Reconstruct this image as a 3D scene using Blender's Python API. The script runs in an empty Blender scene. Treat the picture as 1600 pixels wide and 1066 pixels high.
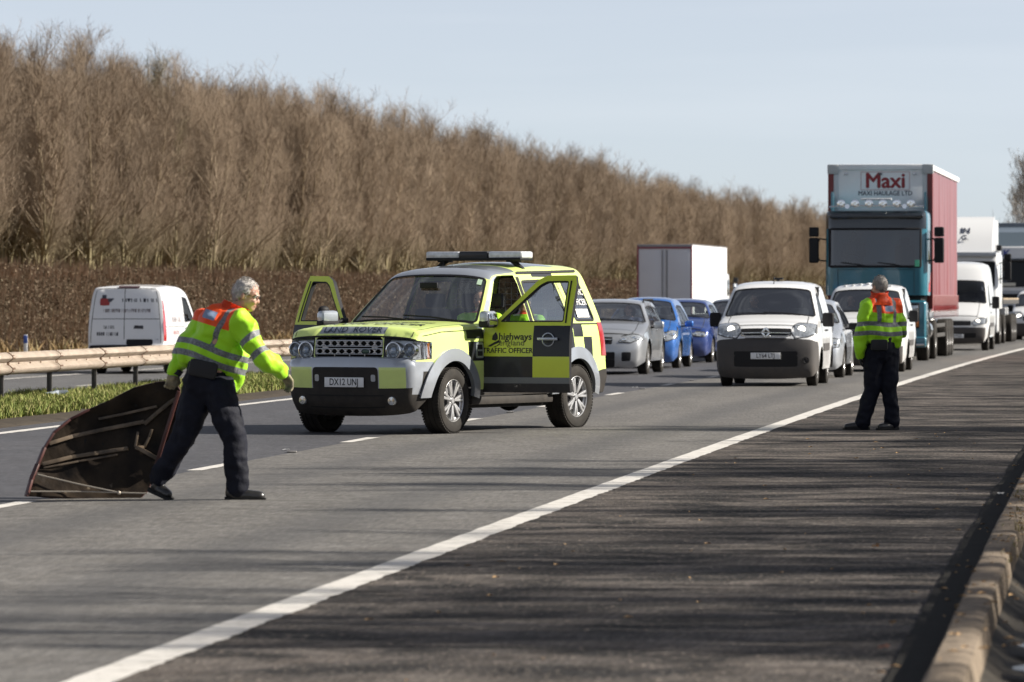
import bpy, bmesh, math, random
import numpy as np
from mathutils import Vector, Matrix, noise as mnoise
from mathutils.geometry import delaunay_2d_cdt
PI = math.pi
R = math.radians
scene = bpy.context.scene
COL = scene.collection
# ------------------------------------------------------------------ camera, light, exposure
FPX = 8000.0            # focal length in pixels of a 1600 px wide frame
CAM_H = 1.55
cam_d = bpy.data.cameras.new('camera'); cam = bpy.data.objects.new('camera', cam_d); COL.objects.link(cam)
cam_d.sensor_width = 36.0; cam_d.lens = 36.0 * FPX / 1600.0
cam_d.clip_start = 0.5; cam_d.clip_end = 9000
cam.location = (0, 0, CAM_H); cam.rotation_euler = (R(90) - math.atan((533 - 466) / FPX), 0, 0)
cam_d.dof.use_dof = True; cam_d.dof.focus_distance = 54.0; cam_d.dof.aperture_fstop = 5.6; cam_d.dof.aperture_blades = 9
scene.camera = cam
SUN_EL = 31.0
SUN_AZ = R(0)          # from +X, towards +Y
sd = (math.cos(SUN_AZ) * math.cos(R(SUN_EL)), math.sin(SUN_AZ) * math.cos(R(SUN_EL)), math.sin(R(SUN_EL)))
world = bpy.data.worlds.new('World'); scene.world = world; world.use_nodes = True
nt = world.node_tree; nt.nodes.clear()
wo = nt.nodes.new('ShaderNodeOutputWorld'); bg = nt.nodes.new('ShaderNodeBackground'); sk = nt.nodes.new('ShaderNodeTexSky')
sk.sky_type = 'NISHITA'; sk.sun_disc = False; sk.sun_elevation = R(SUN_EL); sk.sun_rotation = R(90) - SUN_AZ
sk.air_density = 0.6; sk.dust_density = 0.15; sk.ozone_density = 6.0; sk.altitude = 0
bg.inputs['Strength'].default_value = 0.064
hs_ = nt.nodes.new('ShaderNodeHueSaturation'); hs_.inputs['Saturation'].default_value = 0.36; nt.links.new(sk.outputs[0], hs_.inputs['Color']); wt = nt.nodes.new('ShaderNodeTexCoord'); wm_ = nt.nodes.new('ShaderNodeMapping'); wm_.inputs['Scale'].default_value = (2.2, 2.2, 22); wn = nt.nodes.new('ShaderNodeTexNoise'); wn.inputs['Scale'].default_value = 2.6; wn.inputs['Detail'].default_value = 5; wr = nt.nodes.new('ShaderNodeMapRange'); wr.inputs['From Min'].default_value = .45; wr.inputs['From Max'].default_value = .75; wr.inputs['To Max'].default_value = .22; wx = nt.nodes.new('ShaderNodeMixRGB'); wx.blend_type = 'SCREEN'; wx.inputs[2].default_value = (.9, .92, .95, 1)
for a_, b_ in ((wt.outputs['Generated'], wm_.inputs[0]), (wm_.outputs[0], wn.inputs['Vector']), (wn.outputs[0], wr.inputs[0])): nt.links.new(a_, b_)
wx.blend_type = 'MIX'; wx.inputs[2].default_value = (7.2, 7.5, 7.9, 1)
nt.links.new(wr.outputs[0], wx.inputs[0]); nt.links.new(hs_.outputs[0], wx.inputs[1]); nt.links.new(wx.outputs[0], bg.inputs[0]); nt.links.new(bg.outputs[0], wo.inputs[0])
sun_d = bpy.data.lights.new('sun', 'SUN'); sun = bpy.data.objects.new('sun', sun_d); COL.objects.link(sun)
sun_d.energy = 5.0; sun_d.angle = R(0.53); sun_d.color = (1.0, 0.93, 0.82)
sun.rotation_euler = Vector(sd).to_track_quat('Z', 'Y').to_euler(); sun.location = (60, 40, 50)
vs = scene.view_settings
vs.view_transform = 'Standard'; vs.look = 'None'; vs.exposure = 1.0; vs.gamma = 1; vs.use_curve_mapping = False
scene.render.engine = 'CYCLES'
cy = scene.cycles
cy.max_bounces = 8; cy.transparent_max_bounces = 24; cy.diffuse_bounces = 3; cy.glossy_bounces = 4; cy.transmission_bounces = 6
cy.caustics_reflective = False; cy.caustics_refractive = False
try:
    cy.use_denoising = True
except Exception:
    pass

# ------------------------------------------------------------------ materials
_M = {}
def nodes_of(m):
    m.use_nodes = True
    return m.node_tree, m.node_tree.nodes, m.node_tree.links
def mat(name, col, rough=0.5, metal=0.0, coat=0.0, spec=0.5, var=0.0, vscale=8.0, col2=None, bump=0.0, bscale=60.0, emit=None, estr=0.0, rvar=0.0, stretch=None, coords='Object', detail=4.0, dirt=0.0):
    """principled material with optional noise variation between two own colours, fine bump and road dirt low on the thing"""
    if name in _M: return _M[name]
    m = bpy.data.materials.new(name); t, n, l = nodes_of(m); b = n['Principled BSDF']
    b.inputs['Roughness'].default_value = rough; b.inputs['Metallic'].default_value = metal
    b.inputs['Coat Weight'].default_value = coat; b.inputs['Coat Roughness'].default_value = 0.04
    b.inputs['Specular IOR Level'].default_value = spec
    c = tuple(col) + (1,)
    b.inputs['Base Color'].default_value = c
    tc = n.new('ShaderNodeTexCoord'); src = tc.outputs[coords]
    if stretch:
        mp = n.new('ShaderNodeMapping'); mp.inputs['Scale'].default_value = stretch; l.new(src, mp.inputs[0]); src = mp.outputs[0]
    out = None
    if var > 0 or col2:
        nz = n.new('ShaderNodeTexNoise'); nz.inputs['Scale'].default_value = vscale; nz.inputs['Detail'].default_value = detail; l.new(src, nz.inputs['Vector'])
        rp = n.new('ShaderNodeValToRGB'); c2 = col2 if col2 else tuple(x * (1 - var) for x in col)
        rp.color_ramp.elements[0].position = 0.3; rp.color_ramp.elements[1].position = 0.7
        rp.color_ramp.elements[0].color = tuple(c2) + (1,); rp.color_ramp.elements[1].color = c
        l.new(nz.outputs[0], rp.inputs[0]); out = rp.outputs[0]
        if rvar > 0:
            mr = n.new('ShaderNodeMapRange'); mr.inputs['To Min'].default_value = max(0, rough - rvar); mr.inputs['To Max'].default_value = min(1, rough + rvar)
            l.new(nz.outputs[0], mr.inputs[0]); l.new(mr.outputs[0], b.inputs['Roughness'])
    if dirt > 0:
        sep = n.new('ShaderNodeSeparateXYZ'); l.new(tc.outputs['Object'], sep.inputs[0])
        n2 = n.new('ShaderNodeTexNoise'); n2.inputs['Scale'].default_value = 9; n2.inputs['Detail'].default_value = 6; l.new(tc.outputs['Object'], n2.inputs['Vector'])
        mr = n.new('ShaderNodeMapRange'); mr.inputs['From Min'].default_value = 0.25; mr.inputs['From Max'].default_value = 1.0; mr.inputs['To Min'].default_value = 1.0; mr.inputs['To Max'].default_value = 0.12
        l.new(sep.outputs['Z'], mr.inputs[0])
        mu = n.new('ShaderNodeMath'); mu.operation = 'MULTIPLY'; l.new(mr.outputs[0], mu.inputs[0]); l.new(n2.outputs[0], mu.inputs[1])
        mu2 = n.new('ShaderNodeMath'); mu2.operation = 'MULTIPLY'; mu2.use_clamp = True; l.new(mu.outputs[0], mu2.inputs[0]); mu2.inputs[1].default_value = dirt * 1.6
        mx = n.new('ShaderNodeMixRGB'); mx.inputs[2].default_value = (0.16, 0.135, 0.11, 1); l.new(mu2.outputs[0], mx.inputs[0])
        if out is not None: l.new(out, mx.inputs[1])
        else: mx.inputs[1].default_value = c
        out = mx.outputs[0]
        ra = n.new('ShaderNodeMath'); ra.operation = 'MULTIPLY_ADD'; ra.inputs[1].default_value = 0.5; ra.inputs[2].default_value = rough; l.new(mu2.outputs[0], ra.inputs[0]); l.new(ra.outputs[0], b.inputs['Roughness'])
    if out is not None: l.new(out, b.inputs['Base Color'])
    if bump > 0:
        nb = n.new('ShaderNodeTexNoise'); nb.inputs['Scale'].default_value = bscale; nb.inputs['Detail'].default_value = 5; l.new(src, nb.inputs['Vector'])
        bp = n.new('ShaderNodeBump'); bp.inputs['Strength'].default_value = bump; bp.inputs['Distance'].default_value = 0.01
        l.new(nb.outputs[0], bp.inputs['Height']); l.new(bp.outputs[0], b.inputs['Normal'])
    if emit:
        b.inputs['Emission Color'].default_value = tuple(emit) + (1,); b.inputs['Emission Strength'].default_value = estr
    _M[name] = m
    return m
def glass(name, tint=(0.55, 0.6, 0.6), gloss=0.06):
    if name in _M: return _M[name]
    m = bpy.data.materials.new(name); t, n, l = nodes_of(m); n.remove(n['Principled BSDF']); o = n['Material Output']
    tr = n.new('ShaderNodeBsdfTransparent'); tr.inputs[0].default_value = tuple(tint) + (1,)
    gl = n.new('ShaderNodeBsdfGlossy'); gl.inputs['Roughness'].default_value = 0.015; gl.inputs[0].default_value = (1, 1, 1, 1)
    fr = n.new('ShaderNodeFresnel'); fr.inputs[0].default_value = 1.5
    ad = n.new('ShaderNodeMath'); ad.operation = 'MULTIPLY'; ad.inputs[1].default_value = gloss * 7.0; ad.use_clamp = True; l.new(fr.outputs[0], ad.inputs[0])
    mx = n.new('ShaderNodeMixShader'); l.new(ad.outputs[0], mx.inputs[0]); l.new(tr.outputs[0], mx.inputs[1]); l.new(gl.outputs[0], mx.inputs[2]); l.new(mx.outputs[0], o.inputs[0])
    _M[name] = m
    return m

# ------------------------------------------------------------------ objects
def tag(o, label=None, cat=None, group=None, kind=None):
    if label: o['label'] = label
    if cat: o['category'] = cat
    if group: o['group'] = group
    if kind: o['kind'] = kind
    return o
def empty(name, loc=(0, 0, 0), rz=0.0, parent=None):
    o = bpy.data.objects.new(name, None); o.empty_display_size = 0.1; COL.objects.link(o)
    o.location = loc; o.rotation_euler = (0, 0, rz)
    if parent: o.parent = parent
    return o
def link(name, me, parent=None, mats=None):
    o = bpy.data.objects.new(name, me); COL.objects.link(o)
    if parent: o.parent = parent
    if mats and not len(me.materials):
        for m in (mats if isinstance(mats, (list, tuple)) else [mats]): me.materials.append(m)
    return o
def copy_tree(o, parent=None):
    c = o.copy(); COL.objects.link(c); c.parent = parent
    for ch in list(o.children): copy_tree(ch, c)
    return c
def mesh_np(name, V, F, mats, mi=None, smooth=None, uv=None):
    me = bpy.data.meshes.new(name)
    V = np.asarray(V, dtype=np.float32); F = np.asarray(F, dtype=np.int32)
    k = F.shape[1]
    me.vertices.add(len(V)); me.vertices.foreach_set('co', V.ravel())
    me.loops.add(F.size); me.loops.foreach_set('vertex_index', F.ravel())
    me.polygons.add(len(F)); me.polygons.foreach_set('loop_start', np.arange(0, F.size, k, dtype=np.int32))
    try: me.polygons.foreach_set('loop_total', np.full(len(F), k, dtype=np.int32))
    except Exception: pass
    for m in (mats if isinstance(mats, (list, tuple)) else [mats]): me.materials.append(m)
    if mi is not None: me.polygons.foreach_set('material_index', np.asarray(mi, dtype=np.int32))
    if uv is not None:
        ul = me.uv_layers.new(name='UVMap'); ul.data.foreach_set('uv', np.asarray(uv, dtype=np.float32)[F.ravel()].ravel())
    me.update(calc_edges=True); me.validate()
    if smooth is not None:
        me.shade_smooth()
        if smooth < 3: me.set_sharp_from_angle(angle=smooth)
    else:
        me.shade_flat()
    return me
class MB:
    """collects shapes for ONE mesh object"""
    def __init__(s): s.bm = bmesh.new()
    def _fin(s, vs_, M, mi):
        if M is not None: bmesh.ops.transform(s.bm, matrix=M, verts=vs_)
        fs = set()
        for v in vs_:
            for f in v.link_faces: fs.add(f)
        for f in fs: f.material_index = mi
        return s
    def box(s, c, d, bev=0.0, rot=None, mi=0, seg=2, taper=None):
        r = bmesh.ops.create_cube(s.bm, size=1.0); vs_ = r['verts']
        for v in vs_:
            v.co.x *= d[0]; v.co.y *= d[1]; v.co.z *= d[2]
            if taper and v.co.z > 0: v.co.x *= taper[0]; v.co.y *= taper[1]
        if bev > 0:
            es = list({e for v in vs_ for e in v.link_edges})
            rb = bmesh.ops.bevel(s.bm, geom=es, offset=bev, segments=seg, profile=0.6, affect='EDGES', clamp_overlap=True)
            vs_ = list({v for f in rb['faces'] for v in f.verts} | {v for v in vs_ if v.is_valid})
        M = Matrix.Translation(c)
        if rot is not None: M = M @ rot.to_4x4()
        return s._fin(vs_, M, mi)
    def bar(s, p, q, w, h=None, bev=0.0, mi=0, up=(0, 0, 1)):
        p = Vector(p); q = Vector(q); d = q - p; L = d.length
        x = d.normalized(); u = Vector(up)
        if abs(x.dot(u)) > 0.98: u = Vector((1, 0, 0)) if abs(x.x) < .9 else Vector((0, 1, 0))
        y = u.cross(x).normalized(); z = x.cross(y)
        rot = Matrix((x, y, z)).transposed()
        return s.box((p + q) / 2, (L, w, h or w), bev, rot, mi)
    def ell(s, c, r, rot=None, mi=0, seg=16, rings=10):
        q = bmesh.ops.create_uvsphere(s.bm, u_segments=seg, v_segments=rings, radius=1.0); vs_ = q['verts']
        if not hasattr(r, '__len__'): r = (r, r, r)
        for v in vs_: v.co = Vector((v.co.x * r[0], v.co.y * r[1], v.co.z * r[2]))
        M = Matrix.Translation(c)
        if rot is not None: M = M @ rot.to_4x4()
        return s._fin(vs_, M, mi)
    def tube(s, pts, r, n=8, mi=0, cap=True, flat=1.0):
        pts = [Vector(p) for p in pts]; rs = r if hasattr(r, '__len__') else [r] * len(pts)
        rings = []; pu = None
        for i, p in enumerate(pts):
            t = (pts[min(i + 1, len(pts) - 1)] - pts[max(i - 1, 0)]).normalized()
            u = pu if pu is not None else (Vector((0, 0, 1)) if abs(t.z) < .9 else Vector((1, 0, 0)))
            u = (u - t * u.dot(t)).normalized(); pu = u; w = t.cross(u)
            rings.append([s.bm.verts.new(p + (u * math.cos(a) + w * math.sin(a) * flat) * rs[i]) for a in [2 * PI * k / n for k in range(n)]])
        for a, b in zip(rings, rings[1:]):
            for k in range(n):
                f = s.bm.faces.new((a[k], a[(k + 1) % n], b[(k + 1) % n], b[k])); f.material_index = mi
        if cap:
            for rg, rev in ((rings[0], True), (rings[-1], False)):
                try:
                    f = s.bm.faces.new(rg[::-1] if rev else rg); f.material_index = mi
                except ValueError: pass
        return s
    def lathe(s, prof, M=None, n=32, mi=0):
        """prof: (radius, along-y) pairs turned about the local Y axis"""
        rings = []
        for r, a in prof:
            rings.append([s.bm.verts.new(((r * math.cos(2 * PI * k / n)), a, r * math.sin(2 * PI * k / n))) for k in range(n)])
        fs = []
        for a, b in zip(rings, rings[1:]):
            for k in range(n):
                f = s.bm.faces.new((a[k], b[k], b[(k + 1) % n], a[(k + 1) % n])); f.material_index = mi
        if M is not None: bmesh.ops.transform(s.bm, matrix=M, verts=[v for g in rings for v in g])
        return s
    def band(s, r_, w0, w1, c, a0=-8, a1=188, n=20, mi=0):
        """open arched strip about a Y axis through c"""
        A = []
        for k in range(n + 1):
            a = R(a0 + (a1 - a0) * k / n); A.append([s.bm.verts.new((c[0] + r_ * math.cos(a), c[1] + w, c[2] + r_ * math.sin(a))) for w in (w0, w1)])
        for p_, q_ in zip(A, A[1:]):
            f = s.bm.faces.new((p_[0], p_[1], q_[1], q_[0])); f.material_index = mi
        return s
    def prism(s, poly, depth, M=None, mi=0, bev=0.0):
        """poly in local XZ, extruded along local Y from 0 to depth"""
        a = [s.bm.verts.new((x, 0, z)) for x, z in poly]; b = [s.bm.verts.new((x, depth, z)) for x, z in poly]
        n = len(poly); fs = [s.bm.faces.new(a), s.bm.faces.new(b[::-1])]
        for k in range(n): fs.append(s.bm.faces.new((a[k], b[k], b[(k + 1) % n], a[(k + 1) % n])))
        for f in fs: f.material_index = mi
        vs_ = a + b
        if bev > 0:
            es = list({e for f in fs[:2] for e in f.edges})
            rb = bmesh.ops.bevel(s.bm, geom=es, offset=bev, segments=2, affect='EDGES', clamp_overlap=True)
            vs_ = list({v for f in rb['faces'] for v in f.verts} | {v for v in vs_ if v.is_valid})
            for f in rb['faces']: f.material_index = mi
        if M is not None: bmesh.ops.transform(s.bm, matrix=M, verts=vs_)
        return s
    def poly(s, pts, mi=0):
        f = s.bm.faces.new([s.bm.verts.new(p) for p in pts]); f.material_index = mi
        return s
    def mesh(s, name, mats, smooth=0.6):
        bmesh.ops.recalc_face_normals(s.bm, faces=s.bm.faces)
        me = bpy.data.meshes.new(name); s.bm.to_mesh(me); s.bm.free()
        for m in (mats if isinstance(mats, (list, tuple)) else [mats]): me.materials.append(m)
        me.shade_smooth()
        if smooth < 3: me.set_sharp_from_angle(angle=smooth)
        return me
    def build(s, name, mats, parent=None, smooth=0.6):
        return link(name, s.mesh(name, mats, smooth), parent)
def rotm(ax, a): return Matrix.Rotation(a, 3, ax)
_TXT = {}
def text_geo(txt, size, bold=0.0, ext=0.0):
    """vertices / faces of a lettering mesh lying in local XY, centred"""
    k = (txt, size, bold, ext)
    if k in _TXT: return _TXT[k]
    cu = bpy.data.curves.new('lettering', 'FONT'); cu.body = txt; cu.size = size; cu.align_x = 'CENTER'; cu.align_y = 'CENTER'; cu.offset = bold * size; cu.extrude = ext; cu.resolution_u = 3
    o = bpy.data.objects.new('lettering', cu); COL.objects.link(o)
    dg = bpy.context.evaluated_depsgraph_get(); me = bpy.data.meshes.new_from_object(o.evaluated_get(dg))
    V = [v.co.copy() for v in me.vertices]; F = [tuple(p.vertices) for p in me.polygons]
    bpy.data.objects.remove(o); bpy.data.curves.remove(cu); bpy.data.meshes.remove(me)
    _TXT[k] = (V, F)
    return V, F
def lettering(txt, size, fn, m, parent=None, bold=0.0, sx=1.0, name='lettering'):
    """fn(u, v) -> 3D point of the letter's surface"""
    V, F = text_geo(txt, size)
    e = .002; n_ = (Vector(fn(e, 0)) - Vector(fn(-e, 0))).cross(Vector(fn(0, e)) - Vector(fn(0, -e))).normalized(); P_, Q_ = [], []
    sh_ = [(0, 0)] if bold <= 0 else [(-bold, 0), (bold, 0), (0, bold * .8), (0, -bold * .8)]       # heavier strokes: the letter laid over itself a hair apart
    for k, (dx, dy) in enumerate(sh_):
        b0 = len(P_); P_ += [Vector(fn(v.x * sx + dx * size * .9, v.y + dy * size * .9)) + n_ * (.0005 * k) for v in V]; Q_ += [tuple(b0 + q for q in f) for f in F]
    me = bpy.data.meshes.new(name); me.from_pydata([tuple(v) for v in P_], [], Q_); me.materials.append(m); me.update()
    return link(name, me, parent)
# ------------------------------------------------------------------ the road's own line
def xe(Y):
    """X of the line between running lane and hard shoulder at depth Y"""
    Y = np.asarray(Y, dtype=float)
    a = -4.023 + 0.1101 * Y + 0.000099 * Y * Y
    Y1 = 330.0
    b = (-4.023 + 0.1101 * Y1 + 0.000099 * Y1 * Y1) + (0.1101 + 2 * 0.000099 * Y1) * (Y - Y1)
    return np.where(Y < Y1, a, b)
def xslope(Y): return 0.1101 + 0.000198 * min(Y, 330.0)
def road_pt(off, Y, z=0.0): return Vector((float(xe(Y)) + off, Y, z))
def road_rz(Y):
    """rotation that turns local +x to the oncoming traffic's heading"""
    s = xslope(Y); return math.atan2(-1.0, -s)
def ysamples(y0, y1, d0=1.0):
    ys = [y0]
    while ys[-1] < y1: ys.append(ys[-1] + max(d0, (ys[-1]) * 0.012))
    return np.array(ys)
def strip_mesh(name, sec, ys, m, jit=None, smooth=3.1):
    """sheet along the road with cross-section [(offset, z)]"""
    ys = np.asarray(ys); n = len(sec); X = xe(ys)
    V = np.zeros((len(ys), n, 3)); U = np.zeros((len(ys), n, 2))
    for j, (o, z) in enumerate(sec):
        oo = o + (jit(j, ys) if jit else 0)
        zz = z(ys) if callable(z) else z
        V[:, j, 0] = X + oo; V[:, j, 1] = ys; V[:, j, 2] = zz; U[:, j, 0] = oo; U[:, j, 1] = ys
    i = np.arange(len(ys) - 1)[:, None] * n + np.arange(n - 1)[None, :]
    F = np.stack([i, i + 1, i + 1 + n, i + n], -1).reshape(-1, 4)
    return mesh_np(name, V.reshape(-1, 3), F, m, uv=U.reshape(-1, 2), smooth=smooth)
def asphalt(name, base, alt, stone, track=None, rough=0.72, bump=0.5, grain=90, spec=0.4, patch=False):
    m = bpy.data.materials.new(name); t, n, l = nodes_of(m); b = n['Principled BSDF']
    uv = n.new('ShaderNodeUVMap'); tc = n.new('ShaderNodeTexCoord')
    def noise_(vec, sc, det=4, dis=0.0):
        x = n.new('ShaderNodeTexNoise'); x.inputs['Scale'].default_value = sc; x.inputs['Detail'].default_value = det; x.inputs['Distortion'].default_value = dis; l.new(vec, x.inputs['Vector']); return x.outputs[0]
    def ramp(src, p0, c0, p1, c1):
        r = n.new('ShaderNodeValToRGB'); e = r.color_ramp.elements; e[0].position = p0; e[1].position = p1; e[0].color = c0; e[1].color = c1; l.new(src, r.inputs[0]); return r.outputs[0]
    def mix(f, a, c, mode='MIX', fac=None):
        x = n.new('ShaderNodeMixRGB'); x.blend_type = mode
        if fac is None: l.new(f, x.inputs[0])
        else: x.inputs[0].default_value = fac
        for s_, k in ((a, 1), (c, 2)):
            if isinstance(s_, tuple): x.inputs[k].default_value = s_
            else: l.new(s_, x.inputs[k])
        return x.outputs[0]
    mp = n.new('ShaderNodeMapping'); mp.inputs['Scale'].default_value = (1.0, 0.14, 1.0); l.new(uv.outputs[0], mp.inputs[0])
    big = ramp(noise_(mp.outputs[0], 0.9, 5), 0.35, tuple(alt) + (1,), 0.65, tuple(base) + (1,))
    if patch:      # blotches of bare binder between paler worn stone
        big = ramp(noise_(uv.outputs[0], 1.15, 9, .8), 0.40, tuple(alt) + (1,), 0.62, tuple(base) + (1,))
    g = noise_(tc.outputs['Object'], grain, 2)
    st = ramp(noise_(tc.outputs['Object'], grain * .55, 1), 0.62, (0, 0, 0, 1), 0.72, (1, 1, 1, 1))
    gg = ramp(g, 0.3, (0.62, 0.62, 0.62, 1), 0.7, (1.3, 1.3, 1.3, 1))
    c = mix(None, big, gg, 'MULTIPLY', 1.0)
    c = mix(st, c, tuple(stone) + (1,))
    mid = ramp(noise_(tc.outputs['Object'], 3.1, 6, .6), 0.32, (0.72, 0.70, 0.68, 1), 0.68, (1.16, 1.16, 1.17, 1))
    c = mix(None, c, mid, 'MULTIPLY', .8)
    mg = n.new('ShaderNodeMapping'); mg.inputs['Scale'].default_value = (1.0, 0.09, 1.0); l.new(uv.outputs[0], mg.inputs[0])
    c = mix(None, c, ramp(noise_(mg.outputs[0], 34, 3), 0.34, (0.74, 0.74, 0.74, 1), 0.66, (1.24, 1.24, 1.24, 1)), 'MULTIPLY', 1.0)
    if track:
        sp = n.new('ShaderNodeSeparateXYZ'); l.new(uv.outputs[0], sp.inputs[0])
        acc = None
        for o in track:
            s1 = n.new('ShaderNodeMath'); s1.operation = 'SUBTRACT'; l.new(sp.outputs[0], s1.inputs[0]); s1.inputs[1].default_value = o
            ab = n.new('ShaderNodeMath'); ab.operation = 'ABSOLUTE'; l.new(s1.outputs[0], ab.inputs[0])
            mr = n.new('ShaderNodeMapRange'); mr.interpolation_type = 'SMOOTHSTEP'; mr.inputs['From Min'].default_value = 0.05; mr.inputs['From Max'].default_value = 0.55; mr.inputs['To Min'].default_value = 1; mr.inputs['To Max'].default_value = 0; l.new(ab.outputs[0], mr.inputs[0])
            if acc is None: acc = mr.outputs[0]
            else:
                ad = n.new('ShaderNodeMath'); ad.operation = 'MAXIMUM'; l.new(acc, ad.inputs[0]); l.new(mr.outputs[0], ad.inputs[1]); acc = ad.outputs[0]
        mu = n.new('ShaderNodeMath'); mu.operation = 'MULTIPLY'; l.new(acc, mu.inputs[0]); mu.inputs[1].default_value = 0.42
        c = mix(mu.outputs[0], c, (0.045, 0.046, 0.05, 1))
    l.new(c, b.inputs['Base Color'])
    b.inputs['Roughness'].default_value = rough; b.inputs['Specular IOR Level'].default_value = spec
    bp = n.new('ShaderNodeBump'); bp.inputs['Strength'].default_value = bump; bp.inputs['Distance'].default_value = 0.012
    hb = mix(None, g, st, 'ADD', 0.5); l.new(hb, bp.inputs['Height']); l.new(bp.outputs[0], b.inputs['Normal'])
    _M[name] = m
    return m
YS = ysamples(-6, 900, 1.0)
FZ = -0.30      # the far carriageway lies a little lower
rng = np.random.default_rng(7)

# ground out to the horizon
gm = mat('rough_grassland', (0.16, 0.13, 0.07), rough=0.95, col2=(0.09, 0.10, 0.045), vscale=0.08, bump=0.6, bscale=3, spec=0.1)
gv = np.array([(-2500, -300, -.55), (3500, -300, -.55), (3500, 4500, -.55), (-2500, 4500, -.55)], float)
tag(link('ground', mesh_np('ground', gv, np.array([[0, 1, 2, 3]]), gm)), kind='structure')
A1 = asphalt('lane_asphalt', (0.132, 0.127, 0.120), (0.108, 0.104, 0.099), (0.24, 0.225, 0.20), track=(-1.25, -3.0), rough=0.78, bump=0.35)
A2 = asphalt('offside_lane_asphalt', (0.066, 0.066, 0.073), (0.052, 0.053, 0.060), (0.14, 0.14, 0.15), rough=0.7, bump=0.3)
A3 = asphalt('shoulder_asphalt', (0.112, 0.099, 0.090), (0.024, 0.023, 0.023), (0.24, 0.205, 0.175), rough=0.9, bump=1.0, grain=45, spec=0.15, patch=True)
A4 = asphalt('far_asphalt', (0.11, 0.11, 0.112), (0.09, 0.09, 0.093), (0.2, 0.2, 0.2))
o = link('hard_shoulder', strip_mesh('hard_shoulder', [(0.0, 0), (1.1, 0), (2.3, 0), (3.46, -.01)], YS, A3)); tag(o, kind='structure')
o = link('road', strip_mesh('road', [(-4.1, 0), (-2.6, 0.012), (-1.2, 0.012), (0.0, 0)], YS, A1)); tag(o, kind='structure')
o = link('overtaking_lane', strip_mesh('overtaking_lane', [(-9.15, 0), (-7.5, 0.008), (-5.8, 0.008), (-4.1, 0)], YS, A2)); tag(o, kind='structure')
o = link('far_road', strip_mesh('far_road', [(-25.6, FZ), (-22, FZ), (-18.3, FZ), (-13.4, FZ)], YS, A4)); tag(o, kind='structure')

# painted markings, worn
def paint_mat():
    m = bpy.data.materials.new('road_paint'); t, n, l = nodes_of(m); b = n['Principled BSDF']; tc = n.new('ShaderNodeTexCoord')
    a = n.new('ShaderNodeTexNoise'); a.inputs['Scale'].default_value = 6; a.inputs['Detail'].default_value = 8; a.inputs['Roughness'].default_value = .7; l.new(tc.outputs['Object'], a.inputs['Vector'])
    r = n.new('ShaderNodeValToRGB'); e = r.color_ramp.elements; e[0].position = .33; e[1].position = .5; e[0].color = (.30, .285, .26, 1); e[1].color = (.56, .54, .51, 1); l.new(a.outputs[0], r.inputs[0])
    l.new(r.outputs[0], b.inputs['Base Color']); b.inputs['Roughness'].default_value = .7
    g = n.new('ShaderNodeTexNoise'); g.inputs['Scale'].default_value = 80; l.new(tc.outputs['Object'], g.inputs['Vector'])
    bp = n.new('ShaderNodeBump'); bp.inputs['Strength'].default_value = .5; bp.inputs['Distance'].default_value = .01; l.new(g.outputs[0], bp.inputs['Height']); l.new(bp.outputs[0], b.inputs['Normal'])
    return m
PAINT = paint_mat()
fine = np.concatenate([np.arange(5, 60, 0.12), np.arange(60, 160, .5), ysamples(160, 900, 2)])
def rag(j, ys):
    w = np.array([mnoise.noise(Vector((0.3 + j * 9.1, y * 1.7, 0))) + .6 * mnoise.noise(Vector((j * 5, y * 6.3, 3))) for y in ys])
    if j == 1: w = w * .7 + np.array([abs(mnoise.noise(Vector((7.7, y * 5.1, 9)))) * 1.9 - .5 for y in ys])
    return w * (0.024 if j == 1 else 0.010)
o = link('road_marking', strip_mesh('road_marking', [(-0.10, 0.005), (0.11, 0.005)], fine, PAINT, rag)); tag(o, kind='structure')
o = link('road_marking', strip_mesh('road_marking', [(-8.72, 0.005), (-8.54, 0.005)], fine, PAINT, rag)); tag(o, kind='structure')
o = link('road_marking', strip_mesh('road_marking', [(-14.35, FZ + .005), (-14.2, FZ + .005)], fine, PAINT, rag)); tag(o, kind='structure')
o = link('road_marking', strip_mesh('road_marking', [(-21.9, FZ + .005), (-21.7, FZ + .005)], fine, PAINT, rag)); tag(o, kind='structure')
def dashes(off, w, y0, z, n):
    for k in range(n):
        y = y0 + 8.94 * k
        if y < 8: continue
        ys = np.linspace(y, y + 2.0, 9)
        o = link('lane_marking', strip_mesh('lane_marking', [(off - w / 2, z + .005), (off + w / 2, z + .005)], ys, PAINT, lambda j, q: rag(j, q) * .6)); tag(o, kind='structure')
dashes(-4.1, .14, 37.0 - 8.94 * 3, 0, 22)
dashes(-18.1, .14, 36.0, FZ, 22)
# reflecting studs between the dashes
sm = mat('stud_rubber', (.22, .21, .2), rough=.6)
b0 = MB(); b0.box((0, 0, .006), (.10, .12, .014), .005); stud_me = b0.mesh('road_stud', sm)
for k in range(10):
    y = 37.0 + 8.94 * k + 5.4
    o = link('road_stud', stud_me); o.location = road_pt(-4.1, y, .004); tag(o, 'small reflecting stud set between the lane dashes', 'road stud', 'road studs along the lane line')

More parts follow.
